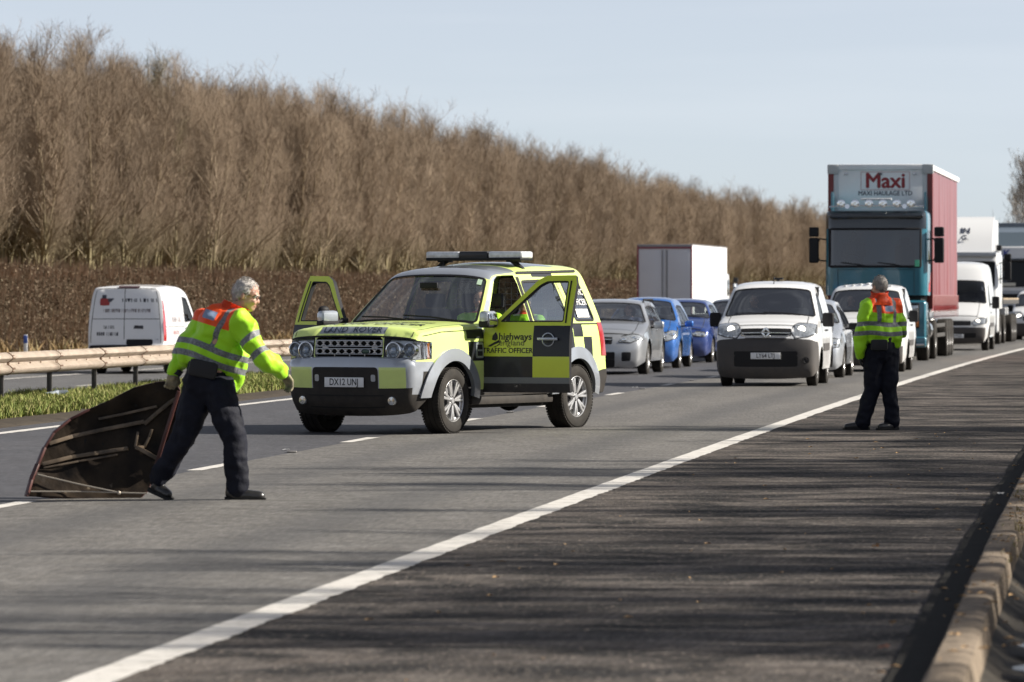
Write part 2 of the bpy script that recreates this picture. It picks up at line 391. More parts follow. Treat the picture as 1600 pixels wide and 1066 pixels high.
# central reserve: soil edge, grass, then down to the far carriageway
soil = mat('verge_soil', (0.075, 0.062, 0.048), rough=.95, col2=(.04, .034, .028), vscale=5, bump=1, bscale=25, spec=.1)
vg = mat('verge_turf', (0.055, 0.07, 0.022), rough=.95, col2=(.09, .075, .04), vscale=2.2, bump=1, bscale=20, spec=.1)
o = link('verge_soil', strip_mesh('verge_soil', [(-9.95, .05), (-9.4, .035), (-9.15, .002), (-9.05, -.05)], YS, soil)); tag(o, kind='structure')
o = link('central_verge', strip_mesh('central_verge', [(-13.5, FZ - .02), (-13.3, -.13), (-12.6, .03), (-11.5, .07), (-10.6, .07), (-9.9, .052)], YS, vg)); tag(o, kind='structure')

# near side: kerb, dished channel with water, bank
conc = mat('kerb_concrete', (0.29, 0.235, 0.18), rough=.92, col2=(.11, .09, .07), vscale=7, bump=1.0, bscale=30, spec=.15, detail=9)
def wob(j, ys): return np.array([.008 * mnoise.noise(Vector((j * .4, y * .35, 5))) + .004 * mnoise.noise(Vector((j * 3.7, y * 2.6, 2))) + .003 * mnoise.noise(Vector((j * 8.7, y * 9.6, 2))) for y in ys])
ysk = np.concatenate([np.arange(-4, 15, .5), np.arange(15, 50, .05), np.arange(50, 90, .3), ysamples(90, 500, 3)])
o = link('kerb', strip_mesh('kerb', [(3.405, -.1), (3.41, .098), (3.425, .115), (3.47, .119), (3.535, .117), (3.565, .106), (3.58, .0), (3.585, -.15)], ysk, conc, wob, smooth=.7)); tag(o, kind='structure')
mud = mat('ditch_mud', (.050, .042, .032), rough=.75, col2=(.018, .016, .013), vscale=3, bump=1, bscale=14, spec=.25)
o = link('ditch_bank', strip_mesh('ditch_bank', [(3.57, -.02), (3.66, -.09), (3.80, -.13), (4.5, -.13), (4.75, -.02), (5.4, .14), (7.0, .30), (10, .5), (16, .9)], ysk, mud, wob)); tag(o, kind='structure')
kerb_shade = mat('painted_kerb_shadow', (.022, .020, .018), rough=.9, col2=(.012, .012, .011), vscale=6, bump=1, bscale=30, spec=.1)  # near-black strip that paints the kerb's cast shadow onto the shoulder
o = link('kerb_shadow', strip_mesh('kerb_shadow', [(3.20, .004), (3.28, .006), (3.42, .012)], ysk, kerb_shade, lambda j, q: wob(j, q) * (3.0 if j == 0 else 1))); tag(o, kind='structure')
wm = mat('ditch_water', (.012, .016, .022), rough=.12, spec=.3, bump=1.0, bscale=38)
for k, (y0, y1) in enumerate([(14, 19.2), (20.5, 21.15), (21.8, 22.5), (23.3, 23.9), (26, 26.8), (33, 34)]):
    ys = np.linspace(y0, y1, 14)
    def tip(j, q, y0=y0, y1=y1):
        u = (q - y0) / (y1 - y0); e = np.sqrt(np.clip(1 - (2 * u - 1) ** 2, 0, 1))
        return (.34 * (1 - e)) * (1 if j == 0 else -1)
    o = link('puddle', strip_mesh('puddle', [(3.70, -.05), (4.45, -.05)], ys, wm, tip)); tag(o, kind='structure')

# hill-side verge behind the far carriageway
bank = mat('dry_bank_grass', (0.23, 0.155, 0.075), rough=.95, col2=(.13, .10, .05), vscale=1.4, bump=1, bscale=8, spec=.05)
o = link('far_bank', strip_mesh('far_bank', [(-90, 2.5), (-60, 2.3), (-36, 2.15), (-31.9, 2.0), (-30.4, .6), (-29.3, .1), (-27.5, -.25), (-25.5, FZ - .03)], YS, bank)); tag(o, kind='structure')

# ------------------------------------------------------------------ grass blades on the central reserve
def blades(name, n, offs, y0, y1, zf, hmin, hmax, m, seed, wid=.012, dens_pow=1.0):
    r = np.random.default_rng(seed)
    Y = y0 + (y1 - y0) * r.random(n) ** dens_pow; O = offs[0] + (offs[1] - offs[0]) * r.random(n)
    X = xe(Y) + O; Z = zf(O)
    cl = np.array([mnoise.noise(Vector((o_ * 1.3, y_ * .8, 1))) for o_, y_ in zip(O, Y)])
    keep = cl > -0.28; X, Y, Z, cl = X[keep], Y[keep], Z[keep], cl[keep]; n = len(X)
    h = (hmin + (hmax - hmin) * r.random(n) ** 1.6) * (0.75 + .7 * np.clip(cl + .2, 0, 1)); a = r.random(n) * 2 * PI; w = wid * (.6 + .8 * r.random(n))
    lx = (r.random(n) - .5) * h * 1.1; ly = (r.random(n) - .5) * h * 1.1
    V = np.zeros((n, 5, 3)); dx = np.cos(a) * w; dy = np.sin(a) * w
    V[:, 0] = np.stack([X - dx, Y - dy, Z], -1); V[:, 1] = np.stack([X + dx, Y + dy, Z], -1)
    V[:, 2] = np.stack([X + dx * .7 + lx * .4, Y + dy * .7 + ly * .4, Z + h * .6], -1); V[:, 3] = np.stack([X - dx * .7 + lx * .4, Y - dy * .7 + ly * .4, Z + h * .6], -1)
    V[:, 4] = np.stack([X + lx, Y + ly, Z + h], -1)
    i = np.arange(n)[:, None] * 5
    F = np.concatenate([i + np.array([[0, 1, 2]]), i + np.array([[0, 2, 3]]), i + np.array([[3, 2, 4]])])
    return link(name, mesh_np(name, V.reshape(-1, 3), F, m))
def grass_mat(name, c0, c1, c2):
    m = bpy.data.materials.new(name); t, n, l = nodes_of(m); b = n['Principled BSDF']; g = n.new('ShaderNodeNewGeometry')
    r = n.new('ShaderNodeValToRGB'); e = r.color_ramp.elements; e[0].color = tuple(c0) + (1,); e[1].color = tuple(c2) + (1,); e.new(.5).color = tuple(c1) + (1,)
    l.new(g.outputs['Random Per Island'], r.inputs[0]); l.new(r.outputs[0], b.inputs['Base Color']); b.inputs['Roughness'].default_value = .7; b.inputs['Specular IOR Level'].default_value = .25
    return m
GM = grass_mat('grass_blades', (.085, .12, .02), (.16, .19, .04), (.28, .25, .10))
def vz(O): return np.interp(O, [-13.5, -13.3, -12.6, -11.5, -10.6, -9.9, -9.4], [-.32, -.13, .03, .07, .07, .05, .03])
tag(blades('grass', 150000, (-13.2, -9.75), 56, 105, vz, .03, .15, GM, 3, wid=.010, dens_pow=1.3), 'short green grass on the central reserve', 'grass', kind='stuff')
tag(blades('grass', 16000, (-13.2, -9.6), 105, 190, vz, .08, .24, GM, 4, wid=.03), 'grass farther along the central reserve', 'grass', kind='stuff')
DG = grass_mat('dead_grass_blades', (.20, .145, .07), (.27, .18, .085), (.15, .13, .06))
tag(blades('dry_grass', 40000, (-36.0, -26.0), 120, 330, lambda O: np.interp(O, [-36, -31.9, -30.4, -29.3, -27.5, -25.5], [2.15, 2.0, .6, .1, -.25, -.33]), .2, .75, DG, 5, wid=.03), 'dead straw coloured grass along the foot of the trees', 'grass', kind='stuff')
NG = grass_mat('kerb_weeds', (.10, .11, .03), (.22, .17, .08), (.26, .2, .1))
tag(blades('weeds', 900, (3.45, 3.66), 28, 75, lambda O: O * 0 + .09, .02, .07, NG, 6, wid=.006), 'tufts of weed along the kerb top', 'weeds', kind='stuff')

DW = grass_mat('ditch_weeds', (.03, .035, .012), (.07, .06, .03), (.12, .09, .05))
tag(blades('ditch_weeds', 2600, (3.85, 5.2), 15, 48, lambda O: O * 0 - .1, .10, .42, DW, 9, wid=.012), 'dark weeds growing in the wet ditch', 'weeds', kind='stuff')

# ------------------------------------------------------------------ crash barrier: every beam and post can be lifted out
galv = mat('weathered_galvanised_steel', (.64, .555, .47), rough=.6, metal=.0, col2=(.50, .42, .345), vscale=3.5, bump=.25, bscale=14, detail=8)
postm = mat('dark_post_steel', (.045, .042, .04), rough=.7, var=.4)
boltm = mat('bolt_head', (.2, .13, .09), rough=.6)
RO = -11.75
BEAM = 3.2
def beam_sec():
    # W-shaped section: (towards the near carriageway, z)
    p = [(-.01, .0), (.035, .02), (.075, .055), (.08, .085), (.045, .12), (.0, .145), (.0, .175), (.045, .20), (.08, .235), (.075, .265), (.035, .30), (-.01, .32)]
    return p
rail = empty('crash_barrier', road_pt(RO, 74)); tag(rail, 'weathered steel crash barrier along the grass central reserve', 'crash barrier')
sec = beam_sec(); npz = len(sec)
def local(P): return Vector(P) - rail.location
Y0 = 66.2
kb = 0
y = Y0 - BEAM * 4
while y < 260:
    L = BEAM if y < 170 else BEAM * 3
    b = MB(); ycs = np.linspace(y - .12, y + L, 5); rows = []
    lift = .006 * (kb % 2)
    for yc in ycs:
        rows.append([b.bm.verts.new(local((float(xe(yc)) + RO + .09 + u + lift, yc, .46 + zz))) for u, zz in sec])
    for a, c in zip(rows, rows[1:]):
        for q in range(npz - 1): b.bm.faces.new((a[q], a[q + 1], c[q + 1], c[q]))
    g = bmesh.ops.solidify(b.bm, geom=b.bm.faces[:], thickness=.006)
    beam = b.build('beam', galv, rail, smooth=.9)
    if y < 110:
        b = MB()
        for dy in (.04, .1, .16):
            for zz in (.05, .09, .235, .27):
                b.ell(local((float(xe(y + dy)) + RO + .09 + .082 if zz in (.09, .235) else float(xe(y + dy)) + RO + .155, y + dy, .46 + zz)), .014, seg=8, rings=5)
        b.ell(local((float(xe(y + .1)) + RO + .1, y + .1, .46 + .16)), (.016, .02, .02), seg=8, rings=5)
        for q in (.75, 1.5, 2.2): b.ell(local((float(xe(y + q)) + RO + .1, y + q, .62)), (.012, .02, .012), seg=8, rings=5)
        b.build('bolt', boltm, beam)['kind'] = 'stuff'
    if y < 110:
        b = MB(); b.tube([local((float(xe(y + L)) + RO + .096 + u + lift, y + L, .46 + zz)) for u, zz in sec], .011, 5); b.build('joint', mat('joint_rust', (.13, .075, .045), rough=.8), beam)
    if y < 170:
        for q in range(1):
            P = local((float(xe(y + .05)) + RO, y + .05, .0)); b = MB()
            b.box((P.x, P.y, P.z + .3), (.075, .10, .9), .006)
            b.build('post', postm, rail)
    y += L; kb += 1

# marker post on the hedge side
mk = empty('marker_post', (-9.55 * 1.32, 133.5 - 8, FZ)); mk.location = ((40 - 800) / FPX * 133, 133, FZ)
MB().box((0, 0, .45), (.1, .05, .9), .01).build('post', mat('marker_white', (.7, .7, .7), rough=.5), mk)
MB().box((0, -.03, .78), (.1, .012, .2), .003).build('reflector', mat('marker_blue', (.04, .1, .4), rough=.4), mk)
tag(mk, 'small white and blue marker post beyond the barrier beside the far carriageway', 'marker post')

# ------------------------------------------------------------------ hedge
hm = grass_mat('hedge_leaves', (.075, .055, .036), (.155, .108, .070), (.13, .105, .065))
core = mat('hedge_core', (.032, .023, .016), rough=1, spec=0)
hedge = empty('hedge', road_pt(-28.6, 150)); tag(hedge, 'long clipped brown winter hedge beside the far carriageway', 'hedge')
HZ = 2.42
def hz(Y): return HZ + .08 * math.sin(Y * .31) + .06 * math.sin(Y * 1.1)
ys = np.arange(118, 420, 1.5); X = xe(ys)
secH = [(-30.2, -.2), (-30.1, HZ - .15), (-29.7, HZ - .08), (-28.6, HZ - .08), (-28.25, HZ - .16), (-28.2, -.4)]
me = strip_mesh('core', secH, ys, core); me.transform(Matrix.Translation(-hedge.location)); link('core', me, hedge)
r = np.random.default_rng(11); n = 135000
Y = 119 + 270 * r.random(n) ** 1.5; t_ = r.random(n)
O = np.where(t_ < .74, -28.1 + .22 * (r.random(n) - .75), -30.1 + 2.0 * r.random(n)); Zt = HZ + .08 * np.sin(Y * .31) + .06 * np.sin(Y * 1.1)
Z = np.where(t_ < .74, -.35 + (Zt + .35) * r.random(n), Zt + .16 * (r.random(n) - .8))
Xc = xe(Y) + O; s_ = .012 + .036 * r.random(n) ** 1.6; s_ *= 1 + (Y - 119) / 300
D1 = r.normal(size=(n, 3)); D1 /= np.linalg.norm(D1, axis=1)[:, None]; D2 = np.cross(D1, r.normal(size=(n, 3))); D2 /= np.linalg.norm(D2, axis=1)[:, None]
C = np.stack([Xc, Y, Z], -1) - np.array(hedge.location)
D1 *= s_[:, None]; D2 *= (s_ * .6)[:, None]
V = np.stack([C - D1, C + D2, C + D1, C - D2], 1).reshape(-1, 3); F = np.arange(n * 4).reshape(-1, 4)
link('foliage', mesh_np('foliage', V, F, hm), hedge)
# upright twigs sticking out of the hedge top and face
n = 34000; Y = 119 + 230 * r.random(n) ** 1.4; O = -28.05 - 1.9 * r.random(n) ** 2; Zt = HZ - .4 + .3 * r.random(n); L = .25 + .4 * r.random(n)
base = np.stack([xe(Y) + O, Y, Zt - np.where(r.random(n) < .72, 2.1 * r.random(n), 0)], -1) - np.array(hedge.location)
tipv = base + np.stack([(r.random(n) - .4) * .18, (r.random(n) - .5) * .3, L], -1); wv = np.array([[.012, 0, 0]]); w2 = np.array([[0, .012, 0]])
V = np.stack([base - wv, base + wv, base + w2, tipv], 1).reshape(-1, 3); i = np.arange(n)[:, None] * 4
F = np.concatenate([i + np.array([[0, 1, 3]]), i + np.array([[1, 2, 3]]), i + np.array([[2, 0, 3]])])
link('twigs', mesh_np('twigs', V, F, mat('hedge_twig', (.25, .165, .105), rough=.9)), hedge)

# ------------------------------------------------------------------ bare winter trees
def seg_prisms(P, Q, rp, rq, k=3):
    P = np.asarray(P, float); Q = np.asarray(Q, float); D = Q - P; D /= np.linalg.norm(D, axis=1)[:, None] + 1e-9
    A = np.where(np.abs(D[:, 2:3]) < .9, np.array([[0, 0, 1.]]), np.array([[1., 0, 0]]))
    U = np.cross(D, A); U /= np.linalg.norm(U, axis=1)[:, None]; W = np.cross(D, U); n = len(P); V = np.zeros((n, 2 * k, 3))
    for q in range(k):
        a = 2 * PI * q / k; d = U * math.cos(a) + W * math.sin(a)
        V[:, q] = P + d * np.asarray(rp)[:, None]; V[:, k + q] = Q + d * np.asarray(rq)[:, None]
    i = np.arange(n)[:, None] * 2 * k
    F = np.concatenate([i + np.array([[q, (q + 1) % k, k + (q + 1) % k, k + q]]) for q in range(k)])
    return V.reshape(-1, 3), F
def gen_tree(seed, h, nb=44, spread=.26, lean=.0, nstem=2, low=.12, twig=.0075, dense=1.0, jit=.045):
    r = random.Random(seed); TP, TQ, TA, TB = [], [], [], []; CP, CQ, CA, CB = [], [], [], []
    def walk(p, d, L, n, jit, up):
        pts = [Vector(p)]; d = Vector(d).normalized()
        for _ in range(n):
            d = (d + Vector((r.gauss(0, jit), r.gauss(0, jit), r.gauss(0, jit) + up))).normalized(); pts.append(pts[-1] + d * (L / n))
        return pts
    for s in range(nstem):
        hh = h * (1 if s == 0 else r.uniform(.7, .97)); a = r.uniform(0, 2 * PI)
        st = walk((r.gauss(0, .12) * (s > 0), r.gauss(0, .12) * (s > 0), -.15), (math.cos(a) * (.17 if s else .03) + lean, math.sin(a) * (.17 if s else .03), 1), hh, 9, jit, .02)
        r0 = r.uniform(.05, .085) * h / 9 * (1 if s == 0 else .7)
        for k in range(9):
            ra = r0 * (1 - k / 9) ** .8 + .006; rb = r0 * (1 - (k + 1) / 9) ** .8 + .006
            TP.append(st[k]); TQ.append(st[k + 1]); TA.append(ra); TB.append(rb)
        for _ in range(int(nb * (1 if s == 0 else .6))):
            t = low + (1 - low) * r.random() ** .85 * .98; f = t * 9; k = min(int(f), 8); p = st[k].lerp(st[k + 1], f - k)
            L = hh * spread * (1.15 - t * .75) * r.uniform(.6, 1.2); a = r.uniform(0, 2 * PI); el = r.uniform(.45, 1.2) + t * .25
            d = (math.cos(a) * math.cos(el), math.sin(a) * math.cos(el), math.sin(el)); b = walk(p, d, L, 3, .07, .08)
            rb0 = .006 + .010 * L
            for q in range(3): CP.append(b[q]); CQ.append(b[q + 1]); CA.append(rb0 * (1 - q / 3) + .003); CB.append(rb0 * (1 - (q + 1) / 3) + .003)
            for _2 in range(int(6 * dense)):
                u = r.uniform(.2, 1) * 2.99; k2 = int(u); p2 = b[k2].lerp(b[k2 + 1], u - k2); L2 = r.uniform(.3, .8) * L * .6 + .15; a = r.uniform(0, 2 * PI); el = r.uniform(.5, 1.35)
                w = walk(p2, (math.cos(a) * math.cos(el), math.sin(a) * math.cos(el), math.sin(el)), L2, 2, .09, .06)
                for q in range(2): CP.append(w[q]); CQ.append(w[q + 1]); CA.append(twig); CB.append(twig * .75)
                for _3 in range(int(4 * dense)):
                    u = r.uniform(.15, 1) * 1.99; k3 = int(u); p3 = w[k3].lerp(w[k3 + 1], u - k3); L3 = r.uniform(.15, .5); a = r.uniform(0, 2 * PI); el = r.uniform(.25, 1.4)
                    q3 = p3 + Vector((math.cos(a) * math.cos(el), math.sin(a) * math.cos(el), math.sin(el))) * L3
                    CP.append(p3); CQ.append(q3); CA.append(twig * .7); CB.append(twig * .4)
    arr = lambda L: np.array([tuple(v) for v in L])
    return seg_prisms(arr(TP), arr(TQ), TA, TB, 6), seg_prisms(arr(CP), arr(CQ), CA, CB, 3)
def bark_mat(name, c, c2, low, zt):
    """bark with the green algae that coats young stems near the ground"""
    m = bpy.data.materials.new(name); t, n, l = nodes_of(m); b = n['Principled BSDF']; tc = n.new('ShaderNodeTexCoord'); oi = n.new('ShaderNodeObjectInfo')
    sp = n.new('ShaderNodeSeparateXYZ'); l.new(tc.outputs['Object'], sp.inputs[0])
    nz = n.new('ShaderNodeTexNoise'); nz.inputs['Scale'].default_value = 1.1; nz.inputs['Detail'].default_value = 3; l.new(tc.outputs['Object'], nz.inputs['Vector'])
    r = n.new('ShaderNodeValToRGB'); e = r.color_ramp.elements; e[0].color = tuple(c) + (1,); e[1].color = tuple(c2) + (1,); l.new(oi.outputs['Random'], r.inputs[0])
    ml = n.new('ShaderNodeMath'); ml.operation = 'MULTIPLY_ADD'; l.new(nz.outputs[0], ml.inputs[0]); ml.inputs[1].default_value = 2.5; l.new(sp.outputs['Z'], ml.inputs[2])
    mr = n.new('ShaderNodeMapRange'); mr.inputs['From Min'].default_value = 1.2; mr.inputs['From Max'].default_value = zt; mr.inputs['To Min'].default_value = 1; mr.inputs['To Max'].default_value = 0; l.new(ml.outputs[0], mr.inputs[0])
    mx = n.new('ShaderNodeMixRGB'); mx.inputs[2].default_value = tuple(low) + (1,); l.new(mr.outputs[0], mx.inputs[0]); l.new(r.outputs[0], mx.inputs[1]); l.new(mx.outputs[0], b.inputs['Base Color'])
    b.inputs['Roughness'].default_value = .85; b.inputs['Specular IOR Level'].default_value = .2
    return m
TRUNK = bark_mat('bark', (.25, .19, .12), (.34, .28, .19), (.20, .175, .095), 5.5)
TWIG = bark_mat('twig_bark', (.205, .158, .115), (.30, .232, .168), (.20, .172, .105), 4.5)
VAR = []
for k in range(9):
    (tv, tf), (cv, cf) = gen_tree(100 + k, [8.5, 8.0, 8.8, 8.2, 7.7, 8.6, 8.0, 9.0, 7.4][k], nb=40 + 3 * (k % 4), nstem=5, spread=.31 + .03 * (k % 3), dense=1.35, twig=.0052, low=.15 if k % 2 else .06, jit=.03)
    VAR.append((mesh_np('trunk', tv, tf, TRUNK, smooth=3.1), mesh_np('crown', cv, cf, TWIG)))
def tree(i, loc, rz, sc, label, group):
    t = empty('bare_tree', loc, rz); t.scale = (sc, sc, sc)
    link('trunk', VAR[i][0], t); link('crown', VAR[i][1], t)
    return tag(t, label, 'tree', group)
r = random.Random(5)
def thin(Y): return float(np.interp(Y, [150, 220, 290, 370, 600], [.93, .975, .90, .80, .75]))      # the plantation gets lower farther along
spots = []
y = 132.0
while len(spots) < 285:
    for _ in range(1):
        spots.append((y, -32.2 - abs(r.gauss(0, 1)) * 2.6))
    y += r.uniform(.25, .75) * (1 + (y - 132) / 130)
for (y, o_) in spots:
    tree(r.randrange(9), road_pt(o_, y, 1.95), r.uniform(0, 6.28), r.uniform(.78, .92) * thin(y), 'slender bare winter tree in the plantation behind the hedge', 'bare trees in the front rows of the plantation')
# rows behind them read as one mass: a geometry-nodes scatter of the same trees
def scatter(name, pts, rots, scs, kinds, coll):
    me = bpy.data.meshes.new(name); me.from_pydata([tuple(p) for p in pts], [], [])
    for nm, ty, dat in (('rz', 'FLOAT', rots), ('sc', 'FLOAT', scs), ('idx', 'INT', kinds)):
        a = me.attributes.new(nm, ty, 'POINT'); a.data.foreach_set('value', dat)
    o = link(name, me); g = bpy.data.node_groups.new(name, 'GeometryNodeTree')
    g.interface.new_socket('Geometry', in_out='INPUT', socket_type='NodeSocketGeometry'); g.interface.new_socket('Geometry', in_out='OUTPUT', socket_type='NodeSocketGeometry')
    n, l = g.nodes, g.links; gi = n.new('NodeGroupInput'); go = n.new('NodeGroupOutput')
    ci = n.new('GeometryNodeCollectionInfo'); ci.inputs['Collection'].default_value = coll; ci.inputs['Separate Children'].default_value = True; ci.inputs['Reset Children'].default_value = True
    ip = n.new('GeometryNodeInstanceOnPoints'); ip.inputs['Pick Instance'].default_value = True
    def attr(nm, ty):
        a = n.new('GeometryNodeInputNamedAttribute'); a.data_type = ty; a.inputs['Name'].default_value = nm; return a.outputs['Attribute']
    cx = n.new('ShaderNodeCombineXYZ'); l.new(attr('rz', 'FLOAT'), cx.inputs[2])
    l.new(gi.outputs[0], ip.inputs['Points']); l.new(ci.outputs[0], ip.inputs['Instance']); l.new(attr('idx', 'INT'), ip.inputs['Instance Index']); l.new(cx.outputs[0], ip.inputs['Rotation']); l.new(attr('sc', 'FLOAT'), ip.inputs['Scale'])
    l.new(ip.outputs[0], go.inputs[0]); md = o.modifiers.new('scatter', 'NODES'); md.node_group = g
    return o
src = bpy.data.collections.new('tree_sources')          # not linked to the scene: only the scatter reads it
for k, (a, c) in enumerate(VAR):
    for nm, me in (('a', a), ('b', c)):
        pass
    bmj = bmesh.new(); bmj.from_mesh(a); nf = len(bmj.faces); bmj.from_mesh(c); bmj.faces.ensure_lookup_table()
    for q, f in enumerate(bmj.faces): f.material_index = 0 if q < nf else 1
    mj = bpy.data.meshes.new('woodland_tree'); bmj.to_mesh(mj); bmj.free(); mj.materials.append(TRUNK); mj.materials.append(TWIG)
    so = bpy.data.objects.new('woodland_tree', mj); src.objects.link(so)
P, RZ, SC, KI = [], [], [], []
for _ in range(3800):
    y = 128 + 520 * r.random() ** 1.25; o_ = -33.2 - 42 * r.random() ** 1.7
    P.append(road_pt(o_, y, 2.1)); RZ.append(r.uniform(0, 6.28)); SC.append(r.uniform(.78, .98) * thin(y)); KI.append(r.randrange(9))
tag(scatter('woodland', P, RZ, SC, KI, src), 'dense bare woodland behind the front row of trees', 'woodland', kind='stuff')
# rounder dense tree among them, ivy-green
(tv, tf), (cv, cf) = gen_tree(77, 8.1, nb=52, spread=.24, nstem=4, low=.5, twig=.0065, dense=1.35)
IV = bark_mat('dense_twigs', (.25, .21, .14), (.25, .21, .14), (.22, .20, .10), 3)
dt = empty('round_tree', ((246 - 800) / FPX * 190, 190, 1.9)); link('trunk', mesh_np('trunk', tv, tf, TRUNK, smooth=3.1), dt); link('crown', mesh_np('crown', cv, cf, IV), dt)
tag(dt, 'dense round-topped tree standing a little above the bare plantation', 'tree')
# far pale tree near the frame's right side
(tv, tf), (cv, cf) = gen_tree(78, 13.2, nb=80, spread=.3, nstem=2, low=.3, twig=.014, dense=1.2)
PT = bark_mat('far_twigs', (.30, .27, .24), (.30, .27, .24), (.3, .27, .24), 3)
dt = empty('far_tree', (1593 / 1 * 0 + (1596 - 800) / FPX * 430, 430, -.3)); link('trunk', mesh_np('trunk', tv, tf, PT, smooth=3.1), dt); link('crown', mesh_np('crown', cv, cf, PT), dt)
tag(dt, 'pale bare tree far off above the white lorries', 'tree')
# trees on the near verge, out of the frame, whose shadows streak the hard shoulder
P, RZ, SC, KI = [], [], [], []
y = 12.0
while y < 150:
    o_ = r.uniform(8.2, 12.5); hmax = .84 if y < 62 else .56
    P.append(road_pt(o_, y, .45)); RZ.append(r.uniform(0, 6.28)); SC.append(r.uniform(.38, hmax)); KI.append(r.randrange(9)); y += r.uniform(.55, 1.7)
y = 13.0
while y < 60:
    P.append(road_pt(r.uniform(5.6, 8.0), y, .2)); RZ.append(r.uniform(0, 6.28)); SC.append(r.uniform(.14, .30)); KI.append(r.randrange(9)); y += r.uniform(1.6, 4.5)
tag(scatter('near_woodland', P, RZ, SC, KI, src), 'bare trees on the bank beside the hard shoulder', 'woodland', kind='stuff')
# ================================================================== vehicle toolkit
def smooth_interp(xs, ys_):
    """monotone cubic through the points"""
    xs = np.asarray(xs, float); ys_ = np.asarray(ys_, float)
    if xs[0] > xs[-1]: xs, ys_ = xs[::-1], ys_[::-1]
    h = np.diff(xs); dl = np.diff(ys_) / h; m = np.zeros(len(xs)); m[0] = dl[0]; m[-1] = dl[-1]
    for i in range(1, len(xs) - 1):
        m[i] = 0 if dl[i - 1] * dl[i] <= 0 else 2 / (1 / dl[i - 1] + 1 / dl[i])
    def f(x):
        if x <= xs[0]: return float(ys_[0])
        if x >= xs[-1]: return float(ys_[-1])
        i = int(np.searchsorted(xs, x) - 1); t = (x - xs[i]) / h[i]
        return float(ys_[i] * (1 + 2 * t) * (1 - t) ** 2 + m[i] * h[i] * t * (1 - t) ** 2 + ys_[i + 1] * t * t * (3 - 2 * t) + m[i + 1] * h[i] * t * t * (t - 1))
    return f
def fillet_path(keys):
    """keys: (x, z, fillet radius, bulge depth, name) -> points, bulges, s of every key"""
    P = [Vector((k[0], k[1])) for k in keys]; out, bul, mid = [], [], {}
    def put(p, d):
        if out and (out[-1] - p).length < 1e-5: return
        out.append(p); bul.append(d)
    marks = []
    for i, k in enumerate(keys):
        p, r_ = P[i], k[2]
        if i in (0, len(keys) - 1) or r_ <= 0:
            put(p, k[3]); marks.append((k[4], len(out) - 1)); continue
        a = P[i - 1] - p; b = P[i + 1] - p; la, lb = a.length, b.length; c = min(r_, la * .48, lb * .48)
        q0 = p + a.normalized() * c; q1 = p + b.normalized() * c; n = 5
        for j in range(n + 1):
            t = j / n; put(q0 * (1 - t) ** 2 + p * 2 * t * (1 - t) + q1 * t * t, k[3])
            if j == n // 2: marks.append((k[4], len(out) - 1))
    # densify
    D, B, S = [], [], {}; idx = {}
    for i in range(len(out)):
        idx[i] = len(D); D.append(out[i]); B.append(bul[i])
        if i + 1 < len(out):
            L = (out[i + 1] - out[i]).length; n = int(L / .09)
            for j in range(1, n + 1):
                t = j / (n + 1); D.append(out[i].lerp(out[i + 1], t)); B.append(bul[i] + (bul[i + 1] - bul[i]) * (t * t * (3 - 2 * t)))
    s = [0.0]
    for a, b in zip(D, D[1:]): s.append(s[-1] + (b - a).length)
    for nm, i in marks: S[nm] = s[idx[i]]
    return D, B, np.array(s), S
def pip(px, py, poly):
    poly = np.asarray(poly); n = len(poly); ins = np.zeros(len(px), bool); j = n - 1
    for i in range(n):
        xi, yi = poly[i]; xj, yj = poly[j]
        c = ((yi > py) != (yj > py)) & (px < (xj - xi) * (py - yi) / (yj - yi + 1e-12) + xi)
        ins ^= c; j = i
    return ins
def loop_densify(loop, step):
    out = []
    for a, b in zip(loop, list(loop[1:]) + [loop[0]]):
        L = math.hypot(b[0] - a[0], b[1] - a[1]); n = max(1, int(math.ceil(L / step)))
        for j in range(n): out.append((a[0] + (b[0] - a[0]) * j / n, a[1] + (b[1] - a[1]) * j / n))
    return out
def cdt(outline, holes=(), regions=(), step=.08, extra=(), dens=True):
    """triangles of a 2D outline minus holes; regions [(polygon, material index)]"""
    pts, edges = [], []
    def add(loop, st):
        lp = loop_densify(loop, st) if st else list(loop); b = len(pts)
        pts.extend(lp); edges.extend([(b + i, b + (i + 1) % len(lp)) for i in range(len(lp))])
    add(outline, step if dens else None)
    for h in holes: add(h, step)
    for rg, _ in regions: add(rg, step)
    ex = np.array(pts); x0, y0 = ex.min(0); x1, y1 = ex.max(0)
    gx, gy = np.meshgrid(np.arange(x0 + step * .5, x1, step), np.arange(y0 + step * .5, y1, step)); g = np.stack([gx.ravel(), gy.ravel()], -1)
    if len(extra): g = np.concatenate([g, np.asarray(extra, float)])
    if len(g):
        ok = pip(g[:, 0], g[:, 1], outline)
        g = g[ok]
        if len(g):
            d = np.min((g[:, None, 0] - ex[None, :, 0]) ** 2 + (g[:, None, 1] - ex[None, :, 1]) ** 2, axis=1) if len(g) * len(ex) < 4e7 else np.ones(len(g))
            g = g[d > (step * .3) ** 2]
    allp = [Vector(p) for p in pts] + [Vector((float(a), float(b))) for a, b in g]
    V, _, F, *_r = delaunay_2d_cdt(allp, edges, [], 0, 1e-6)
    V = np.array([(v[0], v[1]) for v in V]); F = np.array(F)
    c = V[F].mean(1); keep = pip(c[:, 0], c[:, 1], outline)
    for h in holes: keep &= ~pip(c[:, 0], c[:, 1], h)
    F = F[keep]; c = c[keep]; mi = np.zeros(len(F), int)
    for rg, m in regions: mi[pip(c[:, 0], c[:, 1], rg)] = m
    return V, F, mi
def arc(cx, cz, r_, a0, a1, n=14): return [(cx + r_ * math.cos(R(a0 + (a1 - a0) * i / n)), cz + r_ * math.sin(R(a0 + (a1 - a0) * i / n))) for i in range(n + 1)]
